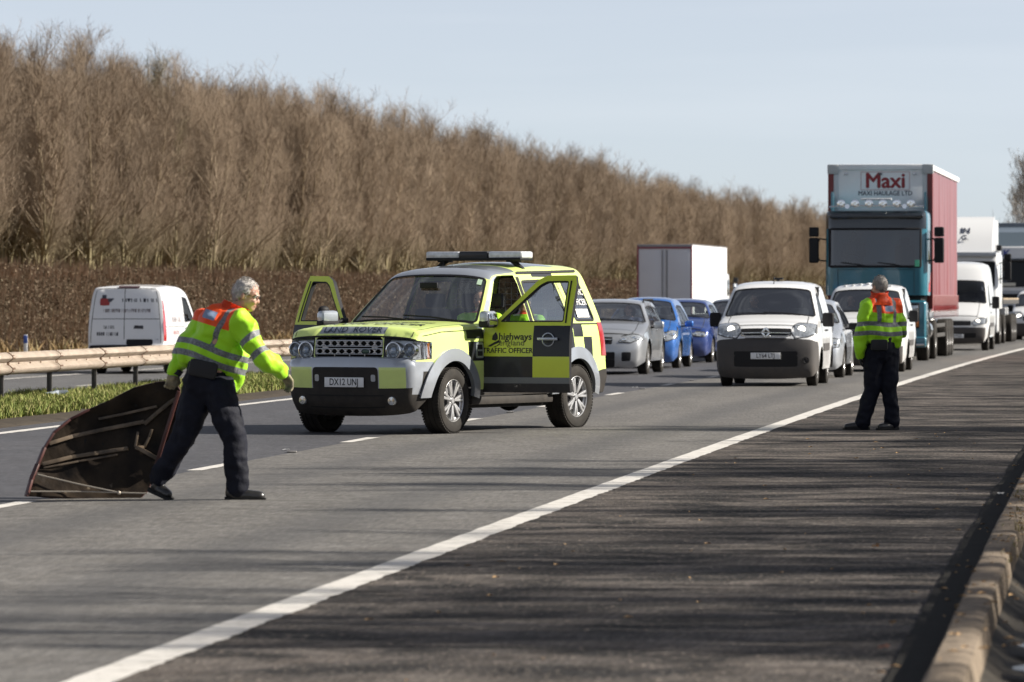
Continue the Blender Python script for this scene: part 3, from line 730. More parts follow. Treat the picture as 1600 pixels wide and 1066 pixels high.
def ipoly(poly, d):
    """polygon shrunk by d (offset of every edge)"""
    n = len(poly); A = sum(poly[i][0] * poly[(i + 1) % n][1] - poly[(i + 1) % n][0] * poly[i][1] for i in range(n)); s = 1 if A > 0 else -1; out = []
    for i in range(n):
        p0, p1, p2 = Vector(poly[i - 1]), Vector(poly[i]), Vector(poly[(i + 1) % n]); a = (p1 - p0).normalized(); b = (p2 - p1).normalized()
        na = Vector((-a.y, a.x)) * s; nb = Vector((-b.y, b.x)) * s; m = (na + nb); L = max(m.length, .35)
        m = m.normalized() * min(d / max(.3, m.normalized().dot(na)), d * 2.5) if m.length > 1e-6 else na * d
        out.append(tuple(p1 + m))
    return out
def rpoly(poly, rad, n=4):
    """polygon with rounded corners"""
    out = []
    for i in range(len(poly)):
        p0, p, p1 = Vector(poly[i - 1]), Vector(poly[i]), Vector(poly[(i + 1) % len(poly)]); a = p0 - p; b = p1 - p; c = min(rad, a.length * .45, b.length * .45)
        q0 = p + a.normalized() * c; q1 = p + b.normalized() * c
        for j in range(n + 1):
            t = j / n; out.append(tuple(q0 * (1 - t) ** 2 + p * 2 * t * (1 - t) + q1 * t * t))
    return out
class Shell:
    """a car's skin: a ribbon (bumper, bonnet, screen, roof, tail) between two sides, both smooth functions of 2D coordinates"""
    def __init__(s, keys, sec, plan, arches, p=2.6, flare=None, side_bottom=None):
        s.keys = keys; s.D, s.B, s.s, s.S = fillet_path(keys); s.secf = smooth_interp([a for a, _ in sec], [b for _, b in sec]); s.planf = smooth_interp([a for a, _ in plan], [b for _, b in plan])
        s.p = p; s.arches = arches; s.flare = flare; s.bottom = side_bottom
        N = []
        for i in range(len(s.D)):
            t = (s.D[min(i + 1, len(s.D) - 1)] - s.D[max(i - 1, 0)]).normalized(); N.append(Vector((-t.y, t.x)))
        # profile runs nose-bottom -> over the top -> tail-bottom (x falls): outward is to the right of travel
        c = sum((Vector(q) for q in s.D), Vector((0, 0))) / len(s.D)
        if sum((q - c).dot(n) for q, n in zip(s.D, N)) < 0: N = [-n for n in N]
        for _ in range(2): N = [(N[max(i - 1, 0)] + N[i] * 2 + N[min(i + 1, len(N) - 1)]).normalized() for i in range(len(N))]
        s.N = N
    def ys(s, x, z):
        v = s.secf(z) * s.planf(x)
        if s.flare:
            for (cx, cz, r0, r1, a) in s.flare:
                d = math.hypot(x - cx, z - cz)
                if d < r1: t = min(1, (r1 - d) / (r1 - r0)); v += a * t * t * (3 - 2 * t)
        return v
    def side(s, sg=1):
        return lambda x, z: Vector((x, sg * s.ys(x, z), z))
    def rib(s, sv, t):
        t = max(-1, min(1, t)); i = int(np.clip(np.searchsorted(s.s, sv) - 1, 0, len(s.s) - 2)); u = (sv - s.s[i]) / (s.s[i + 1] - s.s[i]); u = max(0, min(1, u))
        E = s.D[i].lerp(s.D[i + 1], u); n = s.N[i].lerp(s.N[i + 1], u); b = s.B[i] + (s.B[i + 1] - s.B[i]) * u; w = s.ys(E.x, E.y)
        o = b * max(0, 1 - abs(t) ** s.p) ** (1 / 1.7)
        return Vector((E.x + n.x * o, w * t, E.y + n.y * o))
    W = .85                     # ribbon's second coordinate is t * W so that it is nearly in metres
    def ribl(s): return lambda a, b: s.rib(a, b / s.W)
    def sk(s, name, d=0.0): return s.S[name] + d
    def side_outline(s):
        top = [(p.x, p.y) for p in s.D]
        x0, z0 = top[-1]; x1, z1 = top[0]; bot = []
        ar = sorted(s.arches, key=lambda a: a[0])
        zs = s.bottom if s.bottom is not None else min(z0, z1)
        for (cx, cz, r_) in ar:
            h = zs - cz
            a = math.degrees(math.asin(max(-1, min(1, h / r_))))
            bot += arc(cx, cz, r_, 180 - a, a, 16)
        return top, bot
def shade_mesh(name, V, F, mats, mi, ang):
    me = bpy.data.meshes.new(name); me.from_pydata([tuple(v) for v in V], [], [tuple(int(q) for q in f) for f in F])
    for m in (mats if isinstance(mats, (list, tuple)) else [mats]): me.materials.append(m)
    if mi is not None: me.polygons.foreach_set('material_index', np.asarray(mi, dtype=np.int32))
    me.update(); me.shade_smooth()
    if ang < 3: me.set_sharp_from_angle(angle=ang)
    return me
def lift_n(fn, a, b, ref):
    e = .004; p = fn(a, b); u = fn(a + e, b) - fn(a - e, b); v = fn(a, b + e) - fn(a, b - e); n = u.cross(v)
    if n.length < 1e-12: n = p - ref
    n.normalize()
    return n if n.dot(p - ref) > 0 else -n
class Geo:
    """gathers lifted panels for ONE mesh object"""
    def __init__(s, ref=Vector((-1.4, 0, .8))): s.V, s.F, s.mi, s.ref = [], [], [], ref
    def panel(s, fn, outline, holes=(), regions=(), step=.08, off=0.0, thick=0.0, base=0, extra=(), dens=True, rim=None):
        V, F, mi = cdt(outline, holes, regions, step, extra, dens); b = len(s.V); used = sorted(set(F.ravel().tolist())); mp = {q: i for i, q in enumerate(used)}
        P, N = [], []
        for q in used:
            p = fn(V[q][0], V[q][1]); P.append(p)
            N.append(lift_n(fn, V[q][0], V[q][1], s.ref) if (off or thick) else None)
        Fm = [[mp[q] for q in f] for f in F.tolist()]
        s.V += [p + n * off if off else p for p, n in zip(P, N)]; s.F += [[b + q for q in f] for f in Fm]; s.mi += [base + int(m) for m in mi]
        if thick:
            b2 = len(s.V); s.V += [p + n * (off - thick) for p, n in zip(P, N)]; s.F += [[b2 + q for q in f[::-1]] for f in Fm]; s.mi += [rim if rim is not None else base + int(m) for m in mi]
            cnt = {}
            for f in Fm:
                for i in range(3):
                    e = (f[i], f[(i + 1) % 3]); cnt[e] = cnt.get(e, 0) + 1
            for (i, j) in cnt:
                if (j, i) not in cnt:
                    s.F.append([b + j, b + i, b2 + i, b2 + j]); s.mi.append(rim if rim is not None else base)
        return s
    def line(s, fn, pts, w=.012, off=.0015, step=.05, mi=0, closed=False):
        """thin strip on the surface (shut lines, seals)"""
        pts = [Vector(p) for p in pts]
        if closed: pts = pts + [pts[0]]
        dn = []
        for a, c in zip(pts, pts[1:]):
            n = max(1, int((c - a).length / step)); dn += [a.lerp(c, i / n) for i in range(n)]
        dn.append(pts[-1]); b = len(s.V)
        for i, p in enumerate(dn):
            t = (dn[min(i + 1, len(dn) - 1)] - dn[max(i - 1, 0)]); t = t.normalized() if t.length > 0 else Vector((1, 0)); q = Vector((-t.y, t.x)) * w / 2
            for sg in (1, -1):
                a, c = p.x + q.x * sg, p.y + q.y * sg; s.V.append(fn(a, c) + lift_n(fn, a, c, s.ref) * off)
        for i in range(len(dn) - 1): k = b + 2 * i; s.F.append([k, k + 1, k + 3, k + 2]); s.mi.append(mi)
        return s
    def build(s, name, mats, parent=None, ang=.7, weld=0.0):
        me = shade_mesh(name, s.V, s.F, mats, s.mi, 4)
        if weld:
            bm = bmesh.new(); bm.from_mesh(me); bmesh.ops.remove_doubles(bm, verts=bm.verts, dist=weld); bm.to_mesh(me); bm.free(); me.shade_smooth()
        if ang < 3: me.set_sharp_from_angle(angle=ang)
        return link(name, me, parent)
def strip_extra(sh, s0=None, s1=None):
    out = []
    for sv in sh.s:
        for t in (.995, .98, .95, .91, .85): out += [(sv, t * sh.W), (sv, -t * sh.W)]
    return out
def body_geo(sh, holes_rib=(), holes_side=(), reg_rib=(), reg_side=(), step=.09):
    g = Geo()
    rib_out = [(float(a), sh.W) for a in sh.s] + [(float(a), -sh.W) for a in sh.s[::-1]]
    g.panel(sh.ribl(), rib_out, holes_rib, reg_rib, step, extra=strip_extra(sh), dens=False)
    top, bot = sh.side_outline()
    for sg in (1, -1):
        g.panel(sh.side(sg), top + bot, holes_side, reg_side, step, dens=False)
    return g
# ------------------------------------------------------------------ shared vehicle materials
RUBBER = mat('tyre_rubber', (.014, .013, .012), rough=.85, col2=(.035, .031, .027), vscale=6, spec=.3, bump=.2, bscale=40)
ALLOY = mat('alloy_wheel', (.62, .62, .63), rough=.32, metal=.75)
STEELW = mat('steel_wheel', (.30, .30, .31), rough=.45, metal=.6)
BLACKP = mat('black_plastic', (.014, .014, .016), rough=.6, spec=.22)
GREYP = mat('grey_bumper_plastic', (.058, .057, .060), rough=.65, spec=.25, dirt=.3)
DARKIN = mat('cabin_dark', (.018, .018, .02), rough=.85)
SEATM = mat('seat_cloth', (.045, .045, .05), rough=.9, var=.3, vscale=20)
CHROME = mat('bright_trim', (.78, .79, .8), rough=.16, metal=1.0)
MIRRORM = mat('mirror_glass', (.8, .82, .85), rough=.02, metal=1.0)
GLASS = glass('screen_glass', (.55, .60, .60))
DGLASS = glass('dark_glass', (.20, .23, .24))
CLEAR = glass('lamp_cover', (.93, .95, .97))
PLATEW = mat('number_plate_white', (.72, .73, .74), rough=.4)
INK = mat('black_ink', (.012, .012, .014), rough=.5)
AMBER = mat('amber_lens', (.36, .11, .012), rough=.15, coat=1)
REDL = mat('red_lens', (.35, .012, .012), rough=.12, coat=1)
LAMPW = mat('lamp_lens', (.62, .66, .70), rough=.10, metal=.55, coat=1.0, var=.55, vscale=26)
LAMPD = mat('lamp_dark', (.10, .10, .11), rough=.25, metal=.5)
LIT = mat('lit_bulb', (.9, .88, .8), rough=.2, emit=(1.0, .93, .80), estr=2.2)
UNDER = mat('underbody', (.012, .012, .012), rough=.9)
_W = {}
def wheel_meshes(r_, w, rim, style, rimmat):
    k = (r_, w, rim, style, rimmat.name)
    if k in _W: return _W[k]
    b = MB(); h = w / 2
    b.lathe([(rim - .01, -h * .78), (rim + .012, -h * .93), (rim + (r_ - rim) * .45, -h * 1.02), (r_ - .028, -h * .93), (r_ - .008, -h * .78), (r_, -h * .5), (r_, -h * .3), (r_ - .008, -h * .28), (r_ - .008, -h * .22), (r_, -h * .2), (r_, h * .2), (r_ - .008, h * .22), (r_ - .008, h * .28), (r_, h * .3), (r_, h * .5), (r_ - .008, h * .78), (r_ - .028, h * .93), (rim + (r_ - rim) * .45, h * 1.02), (rim + .012, h * .93), (rim - .01, h * .78)], n=48)
    if style in ('disco',):
        for k2 in range(64):
            a = 2 * PI * k2 / 64
            for sg in (-1, 1):
                b.box((math.cos(a) * (r_ - .004), sg * h * .74, math.sin(a) * (r_ - .004)), (.014, h * .34, .022), 0, Matrix.Rotation(-a, 3, 'Y'))
    ty = b.mesh('tyre', RUBBER, .5)
    b = MB()
    b.lathe([(rim * .99, -h * .8), (rim * .93, -h * .6), (rim * .90, h * .3), (rim * .90, h * .55), (rim * .955, h * .62), (rim * .965, h * .80), (rim * .99, h * .86), (rim * 1.015, h * .84), (rim * 1.01, h * .6)], n=48)
    b.lathe([(.0, h * .2), (rim * .9, h * .2)], n=32, mi=1)
    b.lathe([(0, h * .26), (rim * .62, h * .26), (rim * .62, h * .2)], n=32, mi=2)
    if style == 'steel':
        b.lathe([(0, h * .5), (rim * .22, h * .5), (rim * .3, h * .42), (rim * .45, h * .62), (rim * .75, h * .66), (rim * .93, h * .5)], n=40)
        for q in range(12): a = 2 * PI * q / 12; b.box((math.cos(a) * rim * .64, h * .655, math.sin(a) * rim * .64), (.05, .02, .03), .006, Matrix.Rotation(-a, 3, 'Y'), mi=1)
    else:
        ns, wd = {'disco': (7, .0), 'five': (5, .075), 'ten': (10, .03), 'cover': (7, .06)}[style]
        for q in range(ns):
            a = 2 * PI * q / ns + .3
            if style == 'disco':
                for d_ in (-.13, .13):
                    p0 = (math.cos(a) * rim * .2, h * .66, math.sin(a) * rim * .2); p1 = (math.cos(a + d_) * rim * .94, h * .74, math.sin(a + d_) * rim * .94); b.bar(p0, p1, .030, .034, .006, up=(0, 1, 0))
            else:
                b.bar((math.cos(a) * rim * .14, h * .66, math.sin(a) * rim * .14), (math.cos(a) * rim * .94, h * .72, math.sin(a) * rim * .94), wd, .03, .008, up=(0, 1, 0))
        b.lathe([(0, h * .80), (rim * .13, h * .80), (rim * .16, h * .74), (rim * .25, h * .70), (rim * .27, h * .45)], n=24)
        for q in range(5): a = 2 * PI * q / 5; b.ell((math.cos(a) * rim * .2, h * .74, math.sin(a) * rim * .2), .012, seg=6, rings=4, mi=1)
    rm = b.mesh('rim', [rimmat, UNDER, STEELW], .5)
    _W[k] = (ty, rm)
    return _W[k]
def add_wheel(parent, x, ylat, r_, w, rim, style='five', rimmat=None, steer=0.0):
    """ylat: outer face of the tyre (signed)"""
    ty, rm = wheel_meshes(r_, w, rim, style, rimmat or ALLOY); sg = 1 if ylat > 0 else -1
    e = empty('wheel', (x, ylat - sg * w / 2, r_), (0 if sg > 0 else PI) + steer, parent)
    link('tyre', ty, e); link('rim', rm, e)
    return e
def plate(parent, M, txt, col=None, w=.52, h=.111, name='number_plate'):
    """M maps plate x (right), y (up), z (out)"""
    b = MB(); b.box((0, 0, 0), (w, h, .012), .004); me = b.mesh(name, col or PLATEW); me.transform(M); o = link(name, me, parent)
    lettering(txt, h * .98, lambda u, v: M @ Vector((u, v, .0075)), INK, o, bold=.012, sx=.80)
    return o
def seat_geo(b, x, y, z, mi=0, hr=True):
    b.box((x, y, z), (.50, .48, .16), .05, mi=mi); b.box((x - .27, y, z + .34), (.14, .46, .62), .05, Matrix.Rotation(-.18, 3, 'Y'), mi=mi)
    if hr: b.box((x - .36, y, z + .74), (.09, .25, .17), .035, mi=mi)
def mirror_pair(parent, x, y, z, colm, size=(.11, .24, .16), only=None):
    for sg in (1, -1):
        if only and sg != only: continue
        b = MB(); b.box((x, sg * (y + size[1] / 2 + .04), z), size, .045, mi=0, seg=3); b.box((x - size[0] * .5 - .002, sg * (y + size[1] / 2 + .04), z), (.008, size[1] * .84, size[2] * .78), .003, mi=1)
        b.bar((x, sg * (y - .03), z - .05), (x, sg * (y + .1), z - .04), .05, .04, .01, mi=2); b.build('mirror', [colm, MIRRORM, BLACKP], parent)
# ================================================================== the patrol car
LIME = mat('lime_reflective_vinyl', (.66, .80, .24), rough=.35, coat=.5, dirt=.25)
LIMED = mat('lime_door_vinyl', (.60, .71, .035), rough=.38, coat=.4, dirt=.2)
VBLK = mat('black_vinyl', (.010, .012, .018), rough=.38, coat=.15, spec=.3, dirt=.2)
SILV = mat('silver_paint', (.38, .415, .47), rough=.28, metal=.45, coat=1.0, dirt=.35)
DSIL = mat('grey_sill_strip', (.16, .17, .18), rough=.45)
PLAST = mat('sill_plastic', (.012, .012, .013), rough=.65, spec=.25, dirt=.25)
DEK = (-.73, -1.85)       # front door from hinge to rear edge
def make_patrol():
    root = empty('patrol_car', (-1.479, 58.865, 0), math.atan2(-.8660, -.5))
    tag(root, 'lime and black chequered traffic officer patrol car with both front doors open', 'patrol car')
    keys = [(.60, .27, 0, .10, 'fb'), (.70, .40, .06, .13, 'f1'), (.725, .795, .03, .13, 'bt'), (.66, .835, .02, .12, 'b2'), (.64, 1.06, .02, .115, 'g1'), (.60, 1.15, .07, .085, 'hf'), (.2, 1.205, .3, .055, 'h1'), (-.66, 1.235, .02, .055, 'wb'), (-1.32, 1.80, .09, .10, 'wt'),
            (-2.1, 1.85, .3, .105, 'r1'), (-2.35, 1.88, .2, .10, 'r2'), (-3.5, 1.885, .12, .07, 'rt'), (-3.66, 1.24, .05, .07, 'rb'), (-3.70, .72, .04, .09, 'tb'), (-3.74, .62, .04, .10, 't2'), (-3.68, .42, 0, .08, 'bb')]
    sec = [(.25, .85), (.42, .90), (.62, .93), (.95, .925), (1.15, .905), (1.23, .885), (1.3, .865), (1.5, .795), (1.75, .695), (1.85, .655), (1.95, .62)]
    plan = [(.75, .875), (.66, .905), (.45, .965), (.1, .995), (-.4, 1), (-2.6, 1), (-3.2, .985), (-3.55, .96), (-3.8, .925)]
    arches = [(0, .38, .455), (-2.885, .38, .455)]
    flare = [(0, .40, .46, .70, .018), (-2.885, .40, .46, .70, .018)]
    sh = Shell(keys, sec, plan, arches, p=2.7, flare=flare, side_bottom=.43)
    S, W = sh.S, sh.W; rib = sh.ribl(); L1, L2 = sh.side(1), sh.side(-1)
    def fz(z):      # arc length on the nose at height z
        for i in range(len(sh.D)):
            if sh.D[i].y >= z: return float(sh.s[i])
    def E(a, b): return [(p.x, p.y) for p, q in zip(sh.D, sh.s) if a <= q <= b]
    rect = lambda s0, s1, t0, t1: [(s0, t0 * W), (s1, t0 * W), (s1, t1 * W), (s0, t1 * W)]
    x0, x1 = DEK
    belt = 1.235
    door = [(x0, .46), (x0 - .01, 1.0), (x0 - .02, belt - .02), (-.86, belt + .03), (-1.345, 1.765), (-1.45, 1.815), (x1 + .03, 1.82), (x1, 1.72), (x1, belt), (x1 - .01, .46)]
    rwin = [(-1.98, 1.275), (-1.96, 1.745), (-2.72, 1.765), (-2.80, 1.275)]
    qwin = [(-2.98, 1.285), (-2.90, 1.765), (-3.34, 1.77), (-3.47, 1.285)]
    rwin, qwin = rpoly(rwin, .05), rpoly(qwin, .05)
    h0, h1 = fz(.845), fz(1.065)
    lampR = rect(h0, h1, .56, 1.0)
    lampS = E(h0, h1) + [(.40, 1.05), (.42, .86)]
    gr = rpoly(rect(fz(.85), fz(1.068), -.54, .54), .05)
    ws = rpoly([(S['wb'] + .035, -.95 * W), (S['wb'] + .035, .95 * W), (S['wt'] - .075, .93 * W), (S['wt'] - .075, -.93 * W)], .05)
    tail = rpoly(rect(S['rt'] + .1, S['rb'] - .06, -.82, .82), .05)
    mats = [LIME, VBLK, SILV, PLAST, UNDER]
    regr = [(rect(0, fz(.48), -1.02, 1.02), 3), (rect(fz(.48), S['b2'] + .01, -1.02, 1.02), 2), (rect(fz(.485), fz(.745), .545, .93), 0), (rect(fz(.485), fz(.745), -.93, -.545), 0), (rpoly(rect(fz(.40), fz(.705), -.53, .53), .05), 3),
            (rect(fz(1.085), fz(1.085) + .062, -.52, .52), 2), (rect(S['wb'] - .05, S['wb'] + .06, -.93, .93), 3),
            (rect(S['wt'] - .06, S['wt'] + .60, -.985, .985), 2), (rect(S['rt'] - 1.2, S['rt'] - .5, -.9, .9), 2), (rect(S['tb'] - .2, S['bb'], -1.02, 1.02), 3)]
    for q in range(3): regr.append((rpoly(rect(S['wt'] + .11, S['wt'] + .22, -.36 + q * .27, -.17 + q * .27), .03), 3))
    regs = [([(-.66, 1.215), (-.58, 1.215), (-.73, 1.2), (-.84, 1.27), (-1.31, 1.74), (-1.50, 1.825), (-1.40, 1.845), (-1.25, 1.765)], 2),
            ([(-.34, 1.085), (-.34, 1.175), (-.725, 1.185), (-.725, 1.085)], 1), ([(-.36, .83), (-.36, 1.05), (-.725, 1.05), (-.725, .83)], 1),
            ([(-.5, .43), (-.5, .50), (-2.4, .50), (-2.4, .43)], 3), ([(-1.86, 1.26), (-1.86, 1.80), (-1.935, 1.80), (-1.945, 1.26)], 3),
            ([(-1.87, .88), (-1.87, 1.2), (-2.3, 1.2), (-2.3, .88)], 0), ([(-2.3, .64), (-2.3, .88), (-1.87, .88), (-1.87, .64)], 1), ([(-2.3, .88), (-2.3, 1.2), (-2.85, 1.2), (-2.85, .9)], 1),
            ([(-2.25, 1.80), (-2.25, 1.845), (-2.75, 1.85), (-2.75, 1.80)], 1), ([(-2.86, 1.09), (-2.86, 1.24), (-3.1, 1.24), (-3.1, 1.09)], 1), ([(-3.32, .84), (-3.32, 1.09), (-3.1, 1.09), (-3.1, .84)], 1),
            ([(-3.3, .3), (-3.34, .66), (-3.62, .70), (-3.8, .70), (-3.72, .3)], 3), ([(.36, .46), (.36, .70), (.52, .70), (.60, .46)], 3), ([(.34, .2), (.34, .46), (.8, .46), (.8, .2)], 3), ([(.44, .46), (.40, .83), (.75, .83), (.75, .46)], 2), ([(.47, .47), (.45, .72), (.56, .72), (.60, .47)], 3)]
    g = body_geo(sh, [gr, ws, tail, lampR, [(a, -b) for a, b in lampR]], [door, rwin, qwin, lampS], regr, regs, step=.075)
    body = g.build('body', mats, root, ang=.62, weld=.0015)
    # seams
    g = Geo()
    for sg in (1, -1):
        fn = sh.side(sg)
        g.line(fn, [(-1.9, .47), (-1.9, 1.235), (-1.885, 1.80)], .012); g.line(fn, [(-1.9, .47), (-2.42, .47)], .012); g.line(fn, arc(-2.885, .38, .50, 32, 75, 10) + [(-2.82, 1.235), (-2.84, 1.5), (-2.76, 1.8)], .010)
        g.line(fn, [(x0 + .02, .5), (x0 + .02, 1.19), (.2, 1.165), (.55, 1.12)], .010)
        g.line(fn, [(-1.9, 1.243), (-3.6, 1.243)], .018)
    g.line(rib, [(S['hf'] - .07, -.93 * W), (S['hf'] - .07, .93 * W)], .012); g.line(rib, [(S['b2'] - .015, -.97 * W), (S['b2'] - .015, .97 * W)], .014)
    g.line(rib, [(S['wb'] - .07, -.90 * W), (S['hf'] - .05, -.93 * W)], .010); g.line(rib, [(S['wb'] - .07, .90 * W), (S['hf'] - .05, .93 * W)], .010)
    g.build('shut_line', UNDER, root, ang=4)['kind'] = 'stuff'
    # wheel-arch lips
    for cx in (0, -2.885):
        for sg in (1, -1):
            out = arc(cx, .38, .595, 178, 4, 26); inn = arc(cx, .38, .455, 6, 174, 26)
            pl = out + inn; Geo(Vector((cx, 0, .5))).panel(sh.side(sg), pl, step=.06, off=.028, thick=.05).build('wheel_arch', SILV, root, ang=.7)
            b = MB(); b.band(.46, -.28 * sg, .02 * sg, (cx, sg * .80, .38)); b.build('arch_liner', UNDER, root)
    # glass
    def pane(nm, fn, pl, m=GLASS, seal=True):
        o = Geo().panel(fn, ipoly(pl, .006), step=.1, off=-.006).build(nm, m, root, ang=4)
        if seal: Geo().line(fn, pl, .03, .002, closed=True).build('seal', BLACKP, o, ang=4)
        return o
    wsc = pane('windscreen', rib, ws, glass('patrol_screen', (.74, .78, .78), .045)); pane('rear_window', rib, tail, DGLASS)
    for sg in (1, -1):
        fn = sh.side(sg); pane('side_window', fn, rwin, glass('rear_side_glass', (.62, .68, .70), .05)); q = pane('quarter_window', fn, qwin, DGLASS)
        wt_ = mat('white_vinyl', (.75, .75, .73), rough=.5)
        for txt, zz in (('TRAFFIC', 1.62), ('OFFICER', 1.50)): lettering(txt, .105, lambda u, v, fn=fn, zz=zz, sg=sg: fn(-3.19 - u * sg, zz + v) + Vector((0, sg * .004, 0)), wt_, q, .015, .95)
        Geo().panel(fn, [(-3.05, 1.32), (-3.05, 1.42), (-3.36, 1.42), (-3.36, 1.32)], step=.1, off=.003).build('sticker', wt_, q)
    # sticker on the screen, wipers
    Geo().panel(rib, rect(S['wt'] - .19, S['wt'] - .10, .80, .88), step=.1, off=.004).build('sticker', mat('sticker_green', (.45, .6, .45), rough=.5), wsc)
    for yy, y2 in ((.62, -.15), (-.05, -.78)):
        b = MB(); p = rib(S['wb'] + .02, yy) + Vector((.03, 0, .01)); q = rib(S['wb'] + .10, y2 * .9) + Vector((.02, 0, .012)); b.tube([p, p.lerp(q, .5) + Vector((.01, 0, .012)), q], .009, 6); b.build('wiper', BLACKP, root)
    # grille
    gx = .742
    fr = MB(); zz = [(1.068, .012), (1.003, .010), (.975, .010), (.915, .010)]
    bk = MB(); bk.box((.66, 0, .955), (.02, 1.0, .26), .01); backing = bk.build('grille_backing', UNDER, root)
    b = MB()
    for z, h in zz: b.box((gx - .004, 0, z), (.03, .90, h), .003)
    for z0_, z1_ in ((1.003, 1.068), (.915, .975)):
        n = 9
        for k in range(n):
            ya = -.44 + k * .88 / n; yb = ya + .88 / n; zm = (z0_ + z1_) / 2
            b.bar((gx, ya, z0_ + .008), (gx, ya, z1_ - .008), .012, .020)
            b.bar((gx, ya, zm), (gx, ya + .026, z1_ - .006), .008, .018, up=(1, 0, 0)); b.bar((gx, yb, zm), (gx, yb - .026, z1_ - .006), .008, .018, up=(1, 0, 0))
            b.bar((gx, ya, zm), (gx, ya + .026, z0_ + .006), .008, .018, up=(1, 0, 0)); b.bar((gx, yb, zm), (gx, yb - .026, z0_ + .006), .008, .018, up=(1, 0, 0))
        b.bar((gx, .44, z0_), (gx, .44, z1_), .012, .02); 
    for yy in (-.2, 0, .2): b.bar((gx - .01, yy, .86), (gx - .01, yy, .915), .010, .012)
    gm_ = b.build('grille', SILV, root)
    b = MB(); b.ell((gx + .022, .235, .945), (.012, .055, .026)); b.build('badge', mat('badge_green', (.03, .07, .05), rough=.3), gm_)
    b = MB(); b.lathe([(.058, -.005), (.062, .004), (.056, .008)], Matrix.Translation((gx + .022, .235, .945)) @ Matrix.Diagonal((.45, 1, .47, 1)).to_4x4() @ Matrix.Rotation(R(-90), 4, 'Z') if False else Matrix.Translation((gx + .024, .235, .945)) @ Matrix.Rotation(R(-90), 4, 'Z') @ Matrix.Diagonal((1, 1, .47, 1)).to_4x4(), n=24); b.build('badge_rim', CHROME, gm_)
    for yy in (-.33, .33):
        for z in (.99, .875): b = MB(); b.box((gx - .02, yy, z), (.02, .075, .02), .006); b.build('strobe_lamp', mat('strobe_white', (.8, .8, .8), rough=.3), gm_)
    # bonnet-edge lettering
    lettering('LAND  ROVER', .066, lambda u, v: rib(fz(1.085) + .03 + v, u * .92) + Vector((.004, 0, .002)), mat('letter_navy', (.05, .07, .11), rough=.35), root, .03, 2.05)
    hoodtxt = lambda s0: (lambda u, v: rib(s0 + v, u * .92) + Vector((.001, 0, .004)))
    lettering('TRAFFIC OFFICER', .21, hoodtxt(S['hf'] + .40), VBLK, root, .02, .86)
    lettering('highways england', .21, hoodtxt(S['hf'] + .72), VBLK, root, .012, .86)
    # front plate
    pp = rib(fz(.595), 0); MP = Matrix.Translation((pp.x + .012, 0, .595)) @ Matrix(((0, 0, 1, 0), (1, 0, 0, 0), (0, 1, 0, 0), (0, 0, 0, 1)))
    plate(root, MP, 'DX12 UNJ')
    g = Geo()
    for z_ in (.44, .37): g.line(rib, [(fz(z_), -.62 * W), (fz(z_), .62 * W)], .012, .004)
    g.build('valance_groove', UNDER, root, ang=4)['kind'] = 'stuff'
    g = Geo()
    for sg in (1, -1): g.panel(rib, rpoly(rect(fz(.60), fz(.66), sg * .42, sg * .49), .02), step=.06, off=.004)
    g.build('intake_blank', SILV, root, ang=4)['kind'] = 'stuff'
    for yy in (-.74, .74):
        b = MB(); c_ = rib(fz(.40), yy * W); b.lathe([(0, .01), (.045, .008), (.052, -.004), (.052, -.03)], Matrix.Translation(c_ + Vector((.012, 0, 0))) @ Matrix.Rotation(R(-90), 4, 'Z'), n=20); b.build('fog_lamp', LAMPW, root)
    # headlamps
    for sg in (1, -1):
        fr_ = (lambda a, b_, sg=sg: sh.rib(a, sg * b_ / W)); fs = sh.side(sg)
        hl = Geo(); hl.panel(fr_, lampR, step=.06, off=-.075, dens=True); hl.panel(fs, lampS, step=.06, off=-.06)
        hp = hl.build('headlight', [mat('reflector', (.42, .43, .44), rough=.28, metal=.7)], root)
        b = MB()
        for yc, zc, r_ in ((.585, .955, .098), (.765, .965, .082)):
            xc = .735 if yc < .7 else .675
            Mh = Matrix.Translation((xc, sg * yc, zc)) @ Matrix.Rotation(R(-90), 4, 'Z')
            b.lathe([(r_, -.06), (r_ * 1.02, .012), (r_ * .90, .016), (r_ * .84, -.005)], Mh, n=28, mi=0)
            b.lathe([(r_ * .84, -.005), (r_ * .62, -.04), (r_ * .42, -.02)], Mh, n=28, mi=1)
            b.ell((xc - .005, sg * yc, zc), (.03, r_ * .42, r_ * .42), mi=2)
        b.box((.46, sg * .875, .95), (.05, .012, .18), .004, mi=3)
        b.build('lamp_unit', [CHROME, LAMPW, mat('projector_lens', (.25, .32, .42), rough=.05, coat=1, spec=1), AMBER], hp)
        cg = Geo(); cg.panel(fr_, lampR, step=.06, off=.001); cg.panel(fs, lampS, step=.06, off=.001); cg.build('lamp_cover', CLEAR, hp, ang=4, weld=.002)
        Geo().line(fr_, [(h0, .56 * W), (h1, .56 * W)], .012, .003).line(fr_, [(h0, .56 * W), (h0, .99 * W)], .012, .003).line(fr_, [(h1, .56 * W), (h1, .99 * W)], .012, .003).build('lamp_bezel', BLACKP, hp, ang=4)
        # side vent
        v = Geo(); v.panel(fs, rpoly([(-.52, .86), (-.52, 1.04), (-.685, 1.04), (-.685, .86)], .03), step=.06, off=.010, thick=.01); vo = v.build('side_vent', SILV, root)
        for q in range(2): Geo().panel(fs, rpoly([(-.545, .885 + q * .075), (-.545, .94 + q * .075), (-.66, .94 + q * .075), (-.66, .885 + q * .075)], .012), step=.06, off=.012).build('vent_slot', UNDER, vo)
        # tail lamps
        t = Geo(); t.panel(fs, [(-3.56, .86), (-3.52, 1.26), (-3.64, 1.26), (-3.70, .86)], step=.06, off=.006, thick=.02); t.build('tail_light', REDL, root)
    b = MB(); b.tube([(-1.86, .62, 1.92), (-1.9, .62, 1.93)], .01, 6); 
